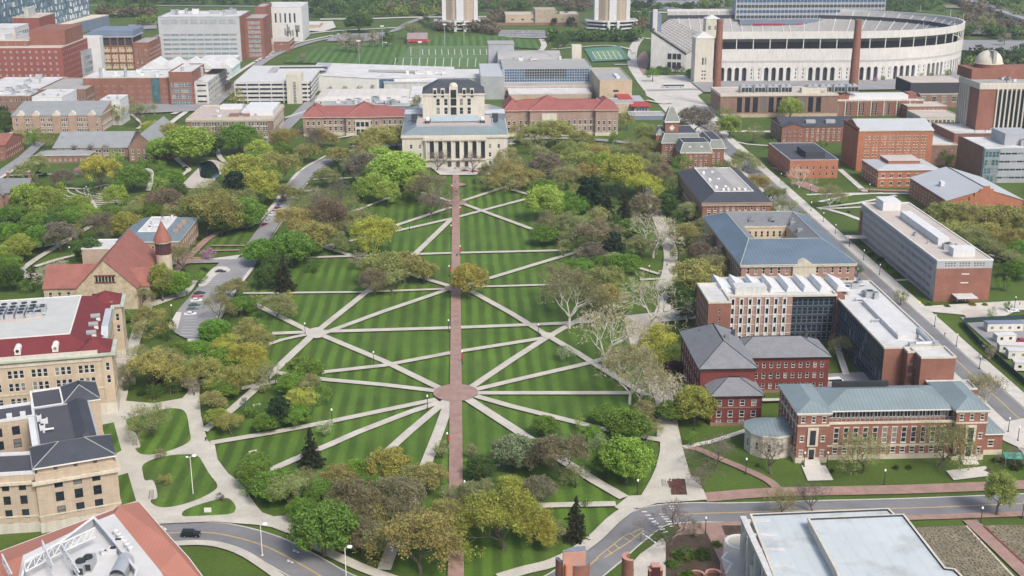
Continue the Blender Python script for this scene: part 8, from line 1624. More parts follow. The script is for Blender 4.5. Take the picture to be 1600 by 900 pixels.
for e, l, d in made: gr[l].append((d, e))
for l, q in gr.items():
    q.sort(key=lambda t: t[0])
    for i, (d, e) in enumerate(q): e['label'] = fit(l if len(q) == 1 else l + (', next to it' if i == 0 else f', {ORD[i]} out from it'))
# shrubs
SH = [(1362,396,15,'D'),(1376,404,16,'D'),(1388,416,14,'G'),(1400,428,18,'G'),(1452,474,12,'G'),(1480,476,12,'G'),(1520,474,14,'Y'),(1539,474,12,'Y'),(1070,866,44,'G'),(1098,866,40,'D'),(1050,880,30,'G'),(1120,848,22,'G'),(1075,898,34,'G'),(195,500,22,'D'),(186,520,16,'D'),(262,505,26,'D'),(248,590,30,'D'),(288,606,18,'D'),(222,612,20,'D'),(1590,728,26,'D'),(1560,716,22,'G'),(1545,732,14,'B'),(1184,724,10,'G'),(1300,733,10,'D'),(1400,727,12,'D'),(1420,727,12,'D'),(1030,110,12,'G'),(1040,112,12,'G'),(1090,116,12,'G'),(1104,118,12,'G'),(1116,120,14,'D'),(318,420,16,'D'),(300,385,16,'D'),(310,372,14,'D'),(290,262,14,'D'),(1312,316,6,'D'),(1318,321,6,'D'),(1326,329,6,'D'),(1345,347,8,'D'),(1345,356,8,'D'),(1306,314,6,'D'),(1245,712,18,'L'),(70,272,12,'D'),(60,270,12,'D'),(1000,352,14,'D'),(1340,605,8,'D'),(1296,606,10,'D'),(640,866,2,'G')]
SW = {'D': 'dark green', 'G': 'fresh green', 'Y': 'yellow green', 'B': 'russet', 'L': 'lime green'}
made = []
for px, py, wpx, kd in SH:
    if wpx < 5: continue
    p = at(px, py, 1.0); s0 = FPX / (Vector((p.x, p.y, 1)) - Vector((0, 0, CAMH))).dot(_f); wm = wpx / s0; tm, cm = TV[('shrub',)]
    e = empty('shrub', (p.x, p.y, 0), rgt.uniform(0, 6), None, 'shrub', 'shrubs around the buildings'); e.scale = (wm / 9, wm / 9, max(.22, wm / 12))
    for nm, me in (('stems', tm), ('foliage', cm)): o = bpy.data.objects.new(nm, me); C.objects.link(o); o.parent = e; o.color = (*[c * 1.0 for c in KD[kd][1]], 1)
    lm = min(LM, key=lambda l: (l[1] - Vector((p.x, p.y, 0))).length); dv = Vector((p.x, p.y, 0)) - lm[1]; rel = ('beyond' if dv.y > 0 else 'in front of') if abs(dv.y) > abs(dv.x) * 1.2 else 'beside'
    made.append((e, f'rounded {SW[kd]} shrub {rel} the {lm[0]}', dv.length))
gr = defaultdict(list)
for e, l, d in made: gr[l].append((d, e))
for l, q in gr.items():
    q.sort(key=lambda t: t[0])
    for i, (d, e) in enumerate(q): e['label'] = fit(l if len(q) == 1 else l + (', next to it' if i == 0 else f', {ORD[i]} out from it'))
# far woods: crowns that run together
def crowns(name):
    rg = np.random.default_rng(3); Vs = []; n0 = 0; mi = []; ms = []; tk = MB()
    for px, py, wpx, kd in REST:
        col = tuple(c * 1.3 for c in KD[kd][1]); nm = 'crown_' + kd
        m = mat(nm, col, var=.4, scale=.3, fine=.3, fscale=1.5, trans=.3)
        if m not in ms: ms.append(m)
        s0 = (py + 164) * .0064; wm = wpx / s0 * 1.1; hm = wm * min(1.5, KD[kd][4]); p = at(px, py, hm * .55); k = 22; c = rg.normal(size=(k, 3)); c /= np.linalg.norm(c, axis=1)[:, None]; fl = 1.0
        c *= rg.uniform(.35, 1, (k, 1)) ** .6; taper = 1 - .45 * np.clip(c[:, 2:3], -1, 1) if kd in 'CKS' else 1
        c = np.concatenate([c[:, :2] * taper * wm * .42, c[:, 2:3] * hm * .36], 1) + np.array([p.x, p.y, hm * .58]); V, F = leaves(rg, c, np.full(k, wm * .15), 55, wm * .02); Vs.append(V); mi += [ms.index(m)] * len(F); n0 += len(V); tk.tube((p.x, p.y, 0), (p.x, p.y, hm * .5), wm * .03, wm * .02, M['bark'], 5, False)
    V = np.concatenate(Vs); nq = len(V) // 4; tv = np.array(tk.v); tf = np.array(tk.f) + len(V)
    me = npmesh(name, np.concatenate([V, tv]), np.concatenate([np.arange(len(V)).reshape(-1, 4), tf]), ms[0]); me.materials.clear()
    for m in ms + [M['bark']]: me.materials.append(m)
    me.polygons.foreach_set('material_index', np.array(mi + [len(ms)] * len(tf), 'i')); o = bpy.data.objects.new(name, me); C.objects.link(o); return tag(o, kind='stuff')
crowns('smaller_trees')
def woods(name, areas, seed, size=13, per=150):
    rg = np.random.default_rng(seed); Vs = []; Fs = []; n0 = 0; mats_ = []; mb_i = []
    for (x0, y0, x1, y1, n, c) in areas:
        for _ in range(n):
            px, py = rg.uniform(x0, x1), rg.uniform(y0, y1); p = at(px, py); s = size * rg.uniform(.7, 1.35); k = 9
            P_ = rg.normal(size=(k, 3)); P_ /= np.linalg.norm(P_, axis=1)[:, None]; P_[:, 2] = np.abs(P_[:, 2]); P_ = P_ * np.array([s * .42, s * .42, s * .38]) * rg.uniform(.3, 1, (k, 1)) + np.array([p.x, p.y, s * .35])
            V, F = leaves(rg, P_, np.full(k, s * .24), per // k, s * .075); Vs.append(V); Fs.append(F + n0); n0 += len(V); mb_i += [c] * len(F)
    me = npmesh(name, np.concatenate(Vs), np.concatenate(Fs), M['leaf']); me.materials.clear()
    for nm, col in (('wood_green', (.10, .175, .045)), ('wood_lime', (.18, .25, .06)), ('wood_brown', (.19, .165, .105)), ('wood_dark', (.055, .09, .035))): me.materials.append(mat(nm, col, var=.45, scale=.05, fine=.3, fscale=.5, trans=.25))
    me.polygons.foreach_set('material_index', np.array(mb_i, 'i')); o = bpy.data.objects.new(name, me); C.objects.link(o); return tag(o, kind='stuff')
woods('woods', [(495, 0, 560, 28, 50, 0), (430, 5, 500, 12, 14, 0), (540, 2, 690, 22, 130, 0), (560, -6, 760, 8, 60, 1), (470, 18, 540, 27, 16, 3), (600, 12, 690, 24, 40, 2), (145, 18, 245, 24, 40, 0), (145, 2, 245, 5, 16, 0), (150, 24, 245, 28, 24, 2), (745, 8, 830, 18, 40, 0), (745, -4, 850, 6, 40, 1), (830, -6, 930, 6, 34, 0), (760, 26, 790, 40, 12, 2), (745, 44, 780, 56, 16, 2), (870, 10, 930, 18, 18, 2), (860, 28, 900, 44, 14, 3),
        (990, 6, 1020, 20, 14, 3), (1020, 14, 1120, 18, 22, 0), (1060, 26, 1110, 36, 24, 3), (1100, -2, 1150, 14, 20, 1), (850, 62, 1000, 66, 44, 0), (990, 40, 1020, 60, 12, 2), (1385, 2, 1470, 22, 60, 0), (1400, -4, 1560, 4, 40, 1), (1500, 14, 1545, 24, 20, 2), (1545, 0, 1600, 12, 24, 0), (1510, 22, 1560, 44, 30, 2), (1490, 36, 1530, 52, 18, 2), (1560, 42, 1610, 56, 20, 2), (1500, 88, 1600, 108, 26, 3), (1560, 92, 1640, 104, 16, 0), (1480, 56, 1620, 62, 30, 0), (640, -8, 1100, -3, 60, 0), (-20, 180, 12, 205, 4, 3), (145, -2, 500, 0, 60, 1), (145, 5, 420, 8, 60, 0), (640, -10, 1000, -4, 90, 0), (1380, -6, 1640, -1, 60, 2), (745, -2, 920, 14, 60, 2), (560, 20, 690, 28, 30, 1), (1560, 14, 1640, 34, 20, 1), (1500, 108, 1600, 114, 8, 1), (680, 44, 760, 52, 16, 2), (985, 22, 1010, 40, 10, 0), (220, 38, 245, 42, 6, 1), (-300, 240, -30, 420, 50, 0), (-300, 120, -60, 220, 50, 2), (1630, 260, 1850, 470, 50, 0), (1640, 100, 1900, 200, 50, 2)], 5)
woods('hedge', [(1024, 110, 1046, 118, 30, 0), (1072, 115, 1118, 124, 40, 0), (1020, 97, 1024, 112, 8, 2), (860, 62, 1000, 66, 60, 0), (868, 66, 884, 72, 14, 3)], 8, 5, 90) 
# ---------------------------------------------------------------- lamps, vehicles, people and the rest
def nearest(p): return min(LM, key=lambda l: (l[1] - Vector((p.x, p.y, 0))).length)
def relword(p):
    lm = nearest(p); dv = Vector((p.x, p.y, 0)) - lm[1]; rel = ('beyond' if dv.y > 0 else 'in front of') if abs(dv.y) > abs(dv.x) * 1.2 else 'beside'
    return rel, lm[0], dv.length
def relabel(lst):
    g_ = defaultdict(list)
    for e, l, d in lst: g_[l].append((d, e))
    for l, q in g_.items():
        q.sort(key=lambda t: t[0])
        for i, (d, e) in enumerate(q): e['label'] = fit(l if len(q) == 1 else l + (', next to it' if i == 0 else f', {ORD[min(i, 9)]} out from it'))
proto = empty('street_lamp', (0, 0, 0), 0, None, 'street lamp', 'black globe street lamps')
MB().lathe([(.28, 0), (.28, .5), (.12, .7), (.09, 4.0), (.14, 4.05), (.14, 4.15)], M['darkmetal'], n=8).obj('post', proto); MB().lathe([(.14, 4.15), (.27, 4.35), (.27, 4.6), (.12, 4.85), (0, 4.9)], M['lamp'], n=8).obj('lamp_globe', proto)
LP_ = [(477,524),(584,570),(701,519),(668,640),(519,662),(722,569),(431,602),(841,526),(1084,672),(1014,432),(1048,395),(1165,741),(996,775),(899,762),(1102,835),(1381,759),(1532,819),(1597,810),(1292,731),(1256,731),(1460,511),(1494,542),(1530,577),(1575,676),(1585,482),(1220,284),(1267,330),(1286,347),(1305,366),(1327,386),(1349,407),(1374,430),(1266,302),(1358,301),(110,402),(269,495),(194,612),(136,305),(699,700),(726,777),(705,367),(719,338),(719,400),(702,432),(706,303),(900,330),(640,360),(1098,214),(1134,243),(1180,262),(1590,690),(820,800),(480,300)]
lamps = []
for i, (px, py) in enumerate(LP_):
    p = at(px, py); e = proto if i == 0 else copy_thing(proto, (p.x, p.y, 0)); e.location = (p.x, p.y, 0); r_, l_, d = relword(p); lamps.append((e, f'black globe street lamp {r_} the {l_}', d))
    if (px, py) in ((699,700),(726,777),(705,367),(719,338),(719,400),(702,432),(722,569),(706,303)):
        MB().box(.1, -.03, 2.3, .75, .03, 3.6, M['red']).obj('banner', e); lamps[-1] = (e, f'black street lamp with red banner {r_} the {l_}', d)
relabel(lamps)
for (px, py, hh, lab) in ((302, 774, 11, 'tall white twin headed lamp standing on the teardrop lawn island'), (410, 868, 8, 'white arm lamp beside the curving road, inside the bend'), (541, 905, 8, 'white arm lamp at the lower picture edge beneath the leafy green tree')):
    p = at(px, py); e = empty('road_lamp', (p.x, p.y, 0), 0, lab, 'street lamp'); MB().lathe([(.3, 0), (.3, .2), (.13, .25), (.09, hh)], M['trim'], n=8).obj('post', e)
    h_ = MB().tube((0, 0, hh), (.8, -.1, hh + .35), .06, .06, M['trim'], 6); h_.lathe([(0, hh + .62), (.6, hh + .5), (.62, hh + .32), (0, hh + .26)], M['lamp'], (1.1, -.1), 12); h_.obj('lamp_head', e)
    if hh == 11: MB().tube((0, 0, hh - .2), (-.5, 0, hh), .06, .06, M['trim'], 6).lathe([(0, hh + .2), (.33, hh + .1), (.33, hh - .05), (0, hh - .1)], M['lamp'], (-.75, 0), 10).obj('lamp_head', e)
# stadium and field floodlight masts
for (px, py, hh) in ((562, 110, 26), (598, 75, 22), (695, 72, 22), (725, 72, 22), (657, 108, 24)):
    p = at(px, py); e = empty('floodlight_mast', (p.x, p.y, 0), 0, None, 'floodlight', 'slim floodlight masts round the playing fields'); MB().lathe([(.35, 0), (.2, hh)], M['metal'], n=6).obj('mast', e); MB().box(-1.8, -.2, hh - .6, 1.8, .2, hh + .8, M['trim']).obj('lamp_bar', e)
    e['label'] = {562: 'slim floodlight mast at the edge of the plain grass field by the pale hall', 598: 'slim floodlight mast on the far edge of the plain grass field', 695: 'slim floodlight mast before the residence tower, beside the field house', 725: 'slim floodlight mast before the residence tower, at the striped pitch', 657: 'slim floodlight mast on the near edge of the marked pitch'}[px]
# ---- cars
def car_mesh(L_=4.5, W_=1.8, H_=1.45, kind='car'):
    b = MB(); w_ = W_ / 2
    if kind == 'van': prof = [(-L_/2, .35), (-L_/2, 1.9), (-L_/2 + .3, 2.1), (L_/2 - 1.3, 2.1), (L_/2 - .5, 1.2), (L_/2, 1.0), (L_/2, .35)]
    elif kind == 'suv': prof = [(-L_/2, .35), (-L_/2, 1.05), (-L_/2 + .25, 1.65), (L_/2 - 1.9, 1.65), (L_/2 - 1.2, 1.05), (L_/2 - .1, .9), (L_/2, .35)]
    else: prof = [(-L_/2, .35), (-L_/2, .9), (-L_/2 + .55, .98), (-L_/2 + 1.15, H_), (L_/2 - 1.9, H_), (L_/2 - 1.15, .95), (L_/2 - .1, .8), (L_/2, .35)]
    n = len(prof); tz = max(z for _, z in prof); ins = lambda z: .0 if z < 1.0 else .16 * (z - .95) / (tz - .95)
    V = [(x, -w_ + ins(z), z) for x, z in prof] + [(x, w_ - ins(z), z) for x, z in prof]
    F = [tuple(range(n)), tuple(range(2 * n - 1, n - 1, -1))] + [(i, n + i, n + (i + 1) % n, (i + 1) % n) for i in range(n)]
    b.mesh(V, F, M['carpaint']); g = MB()
    top = [p for p in prof if p[1] > 1.3]; xs = [p[0] for p in top]; a, c = min(xs), max(xs); zb, zt = (1.0, tz - .1) if kind != 'van' else (1.3, 1.95)
    for s_ in (-1, 1):
        y = s_ * (w_ - .02); yt = s_ * (w_ - .13); q = [(a - .25 if kind == 'car' else a + .1, y, zb), (c + .4, y, zb), (c - .02, yt, zt), (a + .15, yt, zt)]; q = [(x_, yy + s_ * .02, z_) for x_, yy, z_ in q]
        g.face(q if s_ < 0 else q[::-1], M['glass'])
    fr = [p for p in prof if p[0] > c - .01]; x0_, z0_ = c, tz; x1_, z1_ = fr[1] if len(fr) > 1 and fr[0] == (c, tz) else fr[0]
    g.face([(c + .04, -w_ + .2, tz - .03), (x1_ - .03, -w_ + .1, z1_ + .07), (x1_ - .03, w_ - .1, z1_ + .07), (c + .04, w_ - .2, tz - .03)], M['glass'])
    rr = [p for p in prof if p[0] < a + .01]; x1_, z1_ = rr[-2] if len(rr) > 1 else rr[0]
    g.face([(a - .04, w_ - .2, tz - .03), (x1_ + .03, w_ - .1, z1_ + .07), (x1_ + .03, -w_ + .1, z1_ + .07), (a - .04, -w_ + .2, tz - .03)], M['glass'])
    wm = MB()
    wh = MB().tube((0, -.11, 0), (0, .11, 0), .33, .33, M['rubber'], 12).tube((0, -.12, 0), (0, .12, 0), .17, .17, M['metal'], 8)
    return b.data('body'), g.data('windows'), wh.data('wheel'), L_, W_
CM = {k: car_mesh(*a) for k, a in (('car', (4.5, 1.8, 1.45)), ('suv', (4.6, 1.85, 1.65, 'suv')), ('van', (5.6, 2.0, 2.1, 'van')))}
CARC = {'white': (.75, .75, .75), 'black': (.015, .015, .018), 'silver': (.42, .43, .45), 'dark red': (.28, .02, .025), 'dark blue': (.03, .05, .12), 'grey': (.14, .145, .15), 'green': (.03, .09, .07), 'blue': (.05, .13, .32)}
def car(px, py, ang, col, kind='car', label=None, group=None, parts=True, loc=None, name='parked_car'):
    p = at(px, py) if loc is None else loc; e = empty(name, (p[0], p[1], .06), R(ang), label, 'van' if kind == 'van' else 'car', group); b_, g_, w_, L_, W_ = CM[kind]
    o = bpy.data.objects.new('body', b_); C.objects.link(o); o.parent = e; o.color = (*CARC[col], 1)
    o = bpy.data.objects.new('windows' if 0 else 'glazing', g_); C.objects.link(o); o.parent = e
    if parts:
        for x in (-L_ * .31, L_ * .31):
            for y in (-W_ / 2 + .05, W_ / 2 - .05): o = bpy.data.objects.new('wheel', w_); C.objects.link(o); o.parent = e; o.location = (x, y, .33)
    return e
c_ = car(299, 838, -4, 'black', 'suv', 'black hatchback driving along the foreground road past the orange roof', name='driving_car')
for x in (-1, 1): MB().box(2.22, x * .62 - .16, .62, 2.32, x * .62 + .16, .78, M['trim']).obj('headlight', c_)
for i, (px, py, col) in enumerate(((298, 493, 'white'), (301, 486, 'grey'), (304, 480, 'green'), (307, 472, 'white'), (309, 466, 'dark red'), (312, 461, 'black'), (345, 427, 'black'))):
    car(px, py, 6 if i < 6 else 4, col, 'car', f'{col} car in the street car park, ' + (['first', 'second', 'third', 'fourth', 'fifth', 'sixth'][i] + ' in the row from the cream hall' if i < 6 else 'alone beside the paved island'), 'cars in the car park by the stone hall')
a_ = 66
for i, (px, py, col) in enumerate(((445, 311, 'dark red'), (441, 317, 'grey'), (438, 322, 'blue'), (434, 327, 'dark red'), (430, 332, 'silver'), (426, 337, 'white'), (419, 347, 'silver'), (414, 353, 'dark red'))):
    car(px, py, a_, col, 'car', f'{col} car parked on the diagonal street, {ORD[i] or "first"} in line from its top', 'cars parked along the diagonal street')
car(1305, 600, 8, 'white', 'van', 'white van parked in the yard behind the long blue roofed hall', name='parked_van')
car(268, 452, 0, 'silver', 'car', 'silver car half hidden by trees below the round turret')
for px, py, col, l in ((727, 269, 'dark red', 'dark red car stopped in the library forecourt, nearer its door'), (742, 270, 'dark red', 'dark red car stopped in the library forecourt, further from its door'), (800, 226, 'white', 'white car on the street beside the library corner'), (420, 122, 'dark blue', 'dark blue car on the road by the garage'), (1582, 488, 'white', 'white car inside the fenced trailer yard'), (1597, 535, 'dark red', 'dark red car parked between the site trailers')):
    car(px, py, 0 if px != 742 else 20, col, 'car', l)
rg = random.Random(6)
for i in range(9): car(400 + i * 6, 98 - i * 2.6, 30, rg.choice(list(CARC)), 'car', f'small car queued on the road beside the grass field, number {i + 1} from the garage', 'cars on the road beside the grass field', parts=False)
k = 0
for (x0, x1, y0, rows, dy, n, nm) in ((784, 866, 50.5, 3, 3.0, 30, 'before the tan arts hall'), (1012, 1128, 2, 2, 3.6, 30, 'at the top by the stadium'), (520, 590, 54, 3, 3, 12, 'beyond the grass field')):
    for r_ in range(rows):
        ya = y0 + r_ * dy
        for j in range(n):
            if rg.random() < .14: continue
            px = x0 + (x1 - x0) * (j + .5) / n; k += 1; e = car(px, ya, 88, rg.choice(['white', 'black', 'silver', 'grey', 'dark blue', 'silver', 'dark red', 'blue']), 'car', f'tiny parked car in the crowded lot {nm}', f'cars parked in the far lot {nm}', parts=False)
# site trailers behind the green screen fence
def trailer(px, py, w_, d_, hh, lab, ang=0):
    p = at(px, py); e = empty('site_trailer', (p.x, p.y, 0), R(ang), lab, 'site trailer', 'white trailers in the fenced yard'); cl = mat('cream_trailer', (.62, .60, .54), var=.04)
    MB().box(-w_ / 2, 0, .5, w_ / 2, d_, hh, cl).obj('body', e); MB().box(-w_ / 2 - .1, -.1, hh, w_ / 2 + .1, d_ + .1, hh + .18, M['flatwhite'] if 'dark' not in lab else M['bluegrey']).obj('roof', e)
    for i in range(int(w_ / 3.2)): MB().box(-w_ / 2 + 1.2 + i * 3.2, -.05, 1.5, -w_ / 2 + 2.2 + i * 3.2, .02, 2.4, M['glass']).obj('window', e)
    for i in range(int(w_ / 3)): MB().box(-w_ / 2 + .8 + i * 3, .3, 0, -w_ / 2 + 1.1 + i * 3, .7, .5, M['conc']).obj('support', e)
trailer(1570, 520, 13, 3.5, 3.4, 'long cream site trailer with dark roof, topmost in the fenced yard'); trailer(1572, 537, 7, 3.2, 3, 'windowed cream site cabin in the middle of the fenced yard', 4); trailer(1582, 553, 9, 3.2, 3, 'white roofed site trailer below the small cabin', -6); trailer(1596, 563, 9, 3.2, 3.2, 'cream site trailer overlapping the white roofed one', -6); trailer(1604, 582, 8, 3.2, 3.2, 'last white site trailer down the fenced yard', -10)
fp = [(1505, 506), (1505, 512), (1530, 540), (1560, 566), (1605, 606)]; fm = MB(); fw = [at(*q) for q in fp]
for p_, q_ in zip(fw, fw[1:]): t = (q_ - p_).normalized(); n_ = Vector((-t.y, t.x, 0)) * .04; fm.prism([(p_ + n_).to_2d()[:], (q_ + n_).to_2d()[:], (q_ - n_).to_2d()[:], (p_ - n_).to_2d()[:]], .1, 2.2, M['fence'])
e = empty('screen_fence', fw[2][:], 0, 'dark green fabric screen fence around the trailer yard', 'fence'); fm.v = [(v[0] - fw[2].x, v[1] - fw[2].y, v[2]) for v in fm.v]; fm.obj('screen', e); t0 = at(1505, 506); t1 = at(1640, 498); f2 = MB().prism([(t0.x, t0.y), (t1.x, t1.y), (t1.x, t1.y + .08), (t0.x, t0.y + .08)], .1, 2.2, M['fence']); f2.v = [(v[0] - fw[2].x, v[1] - fw[2].y, v[2]) for v in f2.v]; f2.obj('screen', e)
for p_ in fw: MB().tube((p_.x - fw[2].x, p_.y - fw[2].y, 0), (p_.x - fw[2].x, p_.y - fw[2].y, 2.5), .06, .06, M['metal'], 6).obj('post', e)
# bus
p = at(1052, 137); e = empty('bus', (p.x, p.y, 0), R(0), 'white and grey city bus crossing the plaza beside the stadium stand', 'bus')
MB().box(-9, -1.3, .4, 9, 1.3, 3.2, M['whitewall']).box(-9.02, -1.33, .5, 9.02, 1.33, 1.2, M['greywall']).obj('body', e); MB().box(-8.6, -1.36, 1.5, 8.6, -1.31, 2.7, M['glass']).box(-9.05, -1.1, 1.4, -9.01, 1.1, 2.8, M['glass']).obj('windows', e)['kind'] = 'thing'
for x in (-6, -4.8, 5.8): MB().tube((x, -1.38, .5), (x, -1.1, .5), .5, .5, M['rubber'], 12).obj('wheel', e)
# people
def person(px, py, ang, shirt, trouser, lab, ph=0.0):
    p = at(px, py); me = bpy.data.meshes.new('person'); s = .35 + ph
    V = [(0, 0, .95), (0, 0, 1.2), (0, 0, 1.42), (0, .02, 1.55), (0, .03, 1.68), (.18, 0, 1.4), (.24, .03, 1.15), (.22, .16, .92), (-.18, 0, 1.4), (-.24, -.03, 1.15), (-.22, -.1, .92), (.1, 0, .9), (.11, s * .35, .5), (.11, s * .3, .07), (.11, s * .3 + .14, .04), (-.1, 0, .9), (-.11, -s * .2, .5), (-.11, -s * .65, .1), (-.11, -s * .65 + .14, .05)]
    E = [(0, 1), (1, 2), (2, 3), (3, 4), (2, 5), (5, 6), (6, 7), (2, 8), (8, 9), (9, 10), (0, 11), (11, 12), (12, 13), (13, 14), (0, 15), (15, 16), (16, 17), (17, 18)]
    me.from_pydata(V, E, []); o = bpy.data.objects.new('person', me); C.objects.link(o); o.location = (p.x, p.y, .1); o.rotation_euler.z = R(ang)
    sk = o.modifiers.new('skin', 'SKIN'); rad = [.15, .14, .15, .06, .11, .07, .05, .045, .07, .05, .045, .1, .07, .05, .05, .1, .07, .05, .05]
    for v, r in zip(me.skin_vertices[0].data if me.skin_vertices else [], rad): v.radius = (r, r)
    return o
def people(rows):
    for px, py, ang, shirt, trouser, lab, ph in rows:
        p = at(px, py); me = bpy.data.meshes.new('tmp'); bm_ = None
        o = person(px, py, ang, shirt, trouser, lab, ph); o.modifiers.new('sub', 'SUBSURF').levels = 1
        for m_, nm in ((mat('hair', (.05, .035, .02)), 0), (M['skin'], 1), (mat('shirt_' + shirt, CL[shirt], var=.05), 2), (mat('trousers_' + trouser, CL[trouser], var=.05), 3)): o.data.materials.append(m_)
        bpy.context.view_layer.update(); ev = o.evaluated_get(bpy.context.evaluated_depsgraph_get()); m2 = bpy.data.meshes.new_from_object(ev)
        for pl in m2.polygons:
            c = pl.center; z = c.z; pl.material_index = 0 if (z > 1.68 or (z > 1.58 and c.y < -.02)) else 1 if (z > 1.5 or (abs(c.x) > .17 and z < 1.0)) else 2 if z > .93 else 3; pl.use_smooth = True
        o.modifiers.clear(); o.data = m2; tag(o, lab, 'person')
CL = {'red': (.45, .03, .04), 'dark': (.03, .03, .04), 'blue': (.05, .08, .2), 'white': (.7, .7, .7), 'grey': (.2, .2, .2), 'jeans': (.06, .09, .16)}
_orig = person
def person(px, py, ang, shirt, trouser, lab, ph=0.0):
    o = _orig(px, py, ang, shirt, trouser, lab, ph)
    rad = [.15, .14, .15, .06, .11, .07, .05, .045, .07, .05, .045, .1, .07, .05, .05, .1, .07, .05, .05]
    if len(o.data.skin_vertices):
        for v, r in zip(o.data.skin_vertices[0].data, rad): v.radius = (r, r); v.use_root = False
        o.data.skin_vertices[0].data[0].use_root = True
    return o
people([(322, 691, 200, 'dark', 'dark', 'person in dark clothes walking down the wide promenade near the island', .05), (304, 620, 20, 'dark', 'jeans', 'person in dark top walking up the promenade behind the dark trees', .1), (714, 402, 180, 'dark', 'dark', 'person in dark clothes walking along the central brick walk', .1), (1042, 417, 150, 'dark', 'jeans', 'person with dark jacket on the tree lined promenade by the courtyard hall', .05), (1593, 478, 90, 'red', 'dark', 'person in red top on the plaza by the office slab', .05), (1476, 526, 170, 'red', 'jeans', 'person in red top walking the sidewalk beside the trailer yard', .1), (711, 287, 0, 'red', 'dark', 'person in red near the top of the brick walk', .0), (711, 266, 180, 'dark', 'dark', 'person in dark clothes before the library door', .05), (1158, 213, 150, 'blue', 'jeans', 'person in blue crossing by the clock tower hall', .1), (292, 462, 10, 'blue', 'jeans', 'person in blue standing by the cars below the round turret', .0), (1001, 746 + 100, 120, 'grey', 'jeans', 'person in grey top on the pavement inside the road bend', .05), (1136, 220, 10, 'white', 'dark', 'person in white shirt on the street corner crossing', .1)])
# small odds and ends
p = at(325, 803); e = empty('sign_board', (p.x, p.y, 0), 0, 'small white notice board on the smallest lawn island', 'sign'); MB().box(-.9, -.12, .5, .9, .12, 1.7, M['trim']).obj('board', e)
for x in (-.7, .7): MB().box(x - .06, -.06, 0, x + .06, .06, .5, M['darkmetal']).obj('post', e)
p = at(607, 869); e = tag(MB().lathe([(0, .3), (1.15, .3), (1.3, .285)], M['darkwall'], (p.x, p.y), 24).obj('manhole_cover'), 'round dark utility cover on the steep white path near the road', 'manhole cover')
p = at(1436, 482); e = empty('warning_sign', (p.x, p.y, 0), 0, 'yellow diamond road sign beside the plaza of the office slab', 'road sign'); MB().tube((0, 0, 0), (0, 0, 2.6), .05, .05, M['metal'], 6).obj('post', e); MB().mesh([(0, -.06, 1.9), (.5, -.06, 2.5), (0, -.06, 3.1), (-.5, -.06, 2.5), (0, -.02, 1.9), (.5, -.02, 2.5), (0, -.02, 3.1), (-.5, -.02, 2.5)], [(0, 1, 2, 3), (7, 6, 5, 4), (0, 4, 5, 1), (1, 5, 6, 2), (2, 6, 7, 3), (3, 7, 4, 0)], M['signy']).obj('plate', e)
p = at(1590, 712, 2.6); e = empty('market_umbrella', (p.x, p.y, 0), 0, 'turquoise canopy beside the end pavilion of the long blue roofed hall', 'canopy'); MB().mesh([(-4, -1.5, 2.6), (3, -3, 2.6), (4, 1.2, 2.6), (-3, 2.5, 2.6), (0, 0, 3.6)], [(0, 1, 4), (1, 2, 4), (2, 3, 4), (3, 0, 4), (3, 2, 1, 0)], M['teal']).obj('canopy_top', e)
for x, y in ((-3.8, -1.4), (2.9, -2.8), (3.8, 1.1), (-2.9, 2.3)): MB().tube((x, y, 0), (x, y, 2.6), .06, .06, M['metal'], 5).obj('post', e)
def bench(px, py, ang, lab):
    p = at(px, py); e = empty('bench', (p.x, p.y, 0), R(ang), lab, 'bench', 'white stone benches on the lawns'); MB().box(-1.2, -.3, .42, 1.2, .3, .52, M['palestone']).obj('seat', e)
    for x in (-.9, .9): MB().box(x - .12, -.25, 0, x + .12, .25, .42, M['palestone']).obj('leg', e)
bench(395, 707, 30, 'pale stone bench on the lawn beside the promenade, near the spruce'); bench(401, 634, 20, 'pale stone seat on the lawn behind the blue grey spruce'); bench(775, 729, 0, 'pale stone bench beside the cream blossoming tree'); bench(480, 776, -20, 'pale stone bench under the green trees at the road end'); bench(1033, 425, 0, 'pale bench at the fork of the tree lined promenade')
def rack(px, py, n, ang, lab):
    p = at(px, py); e = empty('bicycle_rack', (p.x, p.y, 0), R(ang), lab, 'bicycle rack')
    for i in range(n):
        mb = MB(); x = i * .7
        for q in (0, 1): mb.tube((x + .0, q * 1.0 - .5, .1), (x + .12, q * 1.0 - .5, .85), .035, .035, M['darkmetal'], 5)
        mb.tube((x + .12, -.5, .85), (x + .12, .5, .85), .035, .035, M['darkmetal'], 5); mb.obj('hoop', e)
    MB().box(-.2, -.75, .0, n * .7, .75, .09, M['concrete2']).obj('pad', e)
rack(236, 782, 7, 100, 'bicycle rack on a pad by the teardrop lawn island'); rack(211, 699, 6, 105, 'bicycle rack with bikes at the edge of the upper lawn island'); rack(1038, 763, 6, 85, 'bicycle rack beside the long raised planter')
# stone rows of the amphitheatre
e = empty('amphitheatre', at(165, 308)[:], 0, 'curved rows of stone seating set in grass between the trees', 'amphitheatre'); c = at(200, 290); o_ = at(165, 308)
for i in range(7):
    r = 22 + i * 4.2; mb = MB()
    for j in range(12):
        a0, a1 = R(195 + j * 7), R(195 + (j + 1) * 7); q = [(c.x - o_.x + (r + d) * math.cos(a), c.y - o_.y + (r + d) * math.sin(a)) for a, d in ((a0, 0), (a1, 0), (a1, .7), (a0, .7))]; mb.prism(q, 0, .45, M['stone'])
    mb.obj('seat_row', e)
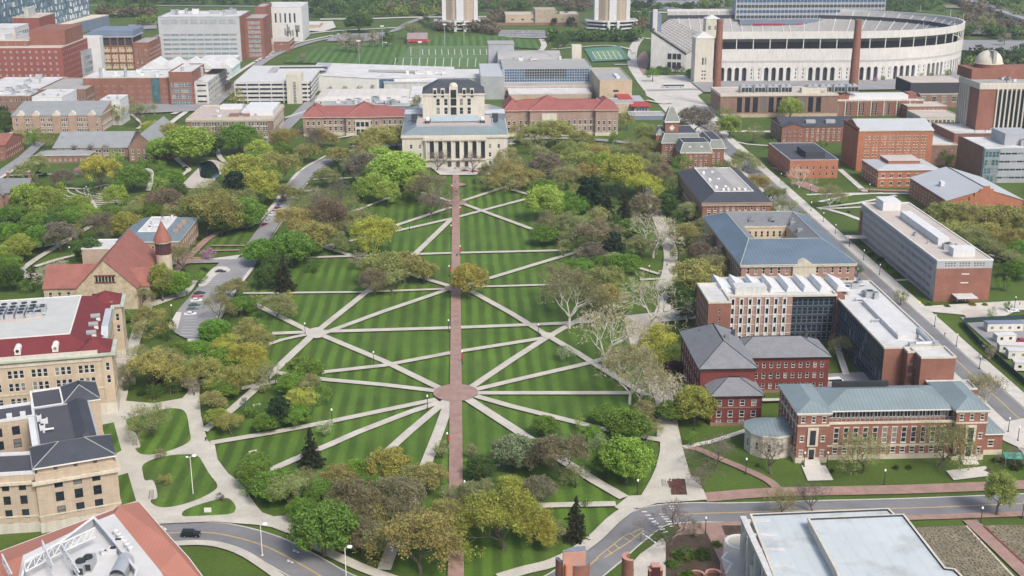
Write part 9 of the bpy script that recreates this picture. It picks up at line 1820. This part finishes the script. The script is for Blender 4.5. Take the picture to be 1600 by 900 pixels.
# dry perennials in rows in the garden beds by the arts centre
rg = np.random.default_rng(4); P_ = []
for (a, b_, c_, d_) in (((1431, 826), (1509, 823), (1590, 912), (1490, 912)), ((1538, 823), (1640, 822), (1700, 912), (1632, 912))):
    a, b_, c_, d_ = (at(*q) for q in (a, b_, c_, d_))
    for i in range(15):
        for j in range(34):
            u_, v_ = (i + .5) / 15 + rg.normal() * .012, (j + .5) / 34 + rg.normal() * .006; p = a.lerp(b_, u_).lerp(d_.lerp(c_, u_), v_); P_.append((p.x, p.y, .25))
V, F = leaves(rg, np.array(P_), np.full(len(P_), .36), 26, .12); me = npmesh('perennials', V, F, M['scrub']); o = bpy.data.objects.new('perennials', me); o.color = (.12, .115, .06, 1); C.objects.link(o); tag(o, kind='stuff')
# grass tufts and longer sward on the near lawns
# concrete bridge over the river at the top
a, c = at(1518, 2, 8), at(1640, 42, 8); t = (c - a).normalized(); n_ = Vector((-t.y, t.x, 0)) * 8; a -= t * 200; c += t * 150; e = empty('road_bridge', at(1560, 20)[:], 0, 'pale concrete road bridge crossing the river in the upper corner', 'bridge'); o_ = at(1560, 20)
q = [((a + n_) - o_).to_2d()[:], ((c + n_) - o_).to_2d()[:], ((c - n_) - o_).to_2d()[:], ((a - n_) - o_).to_2d()[:]]; MB().prism(q, 6.5, 8.2, M['concrete2'], M['asphalt2']).obj('deck', e)
for s_ in (-1, 1): nn = n_ * s_; q = [((a + nn * v) - o_).to_2d()[:] for v in (1, .94)] ; q2 = [((c + nn * v) - o_).to_2d()[:] for v in (.94, 1)]; MB().prism(q + q2, 8.2, 9.4, M['concrete2']).obj('parapet', e)
for i in range(9): m = a.lerp(c, (i + .5) / 9) - o_; MB().box(m.x - 2, m.y - 6, 0, m.x + 2, m.y + 6, 6.5, M['conc']).obj('pier', e)
# haze
hz = MB().box(-2600, -400, -1, 2600, 5200, 175, M['lawn']).obj('haze'); hm = bpy.data.materials.new('haze'); hm.use_nodes = True; nt = hm.node_tree; nt.nodes.clear(); ou = nt.nodes.new('ShaderNodeOutputMaterial'); pv = nt.nodes.new('ShaderNodeVolumePrincipled'); pv.inputs['Color'].default_value = (.82, .9, 1, 1); pv.inputs['Density'].default_value = .00009; pv.inputs['Anisotropy'].default_value = .2; nt.links.new(pv.outputs[0], ou.inputs['Volume']); hz.data.materials.clear(); hz.data.materials.append(hm); tag(hz, kind='stuff')
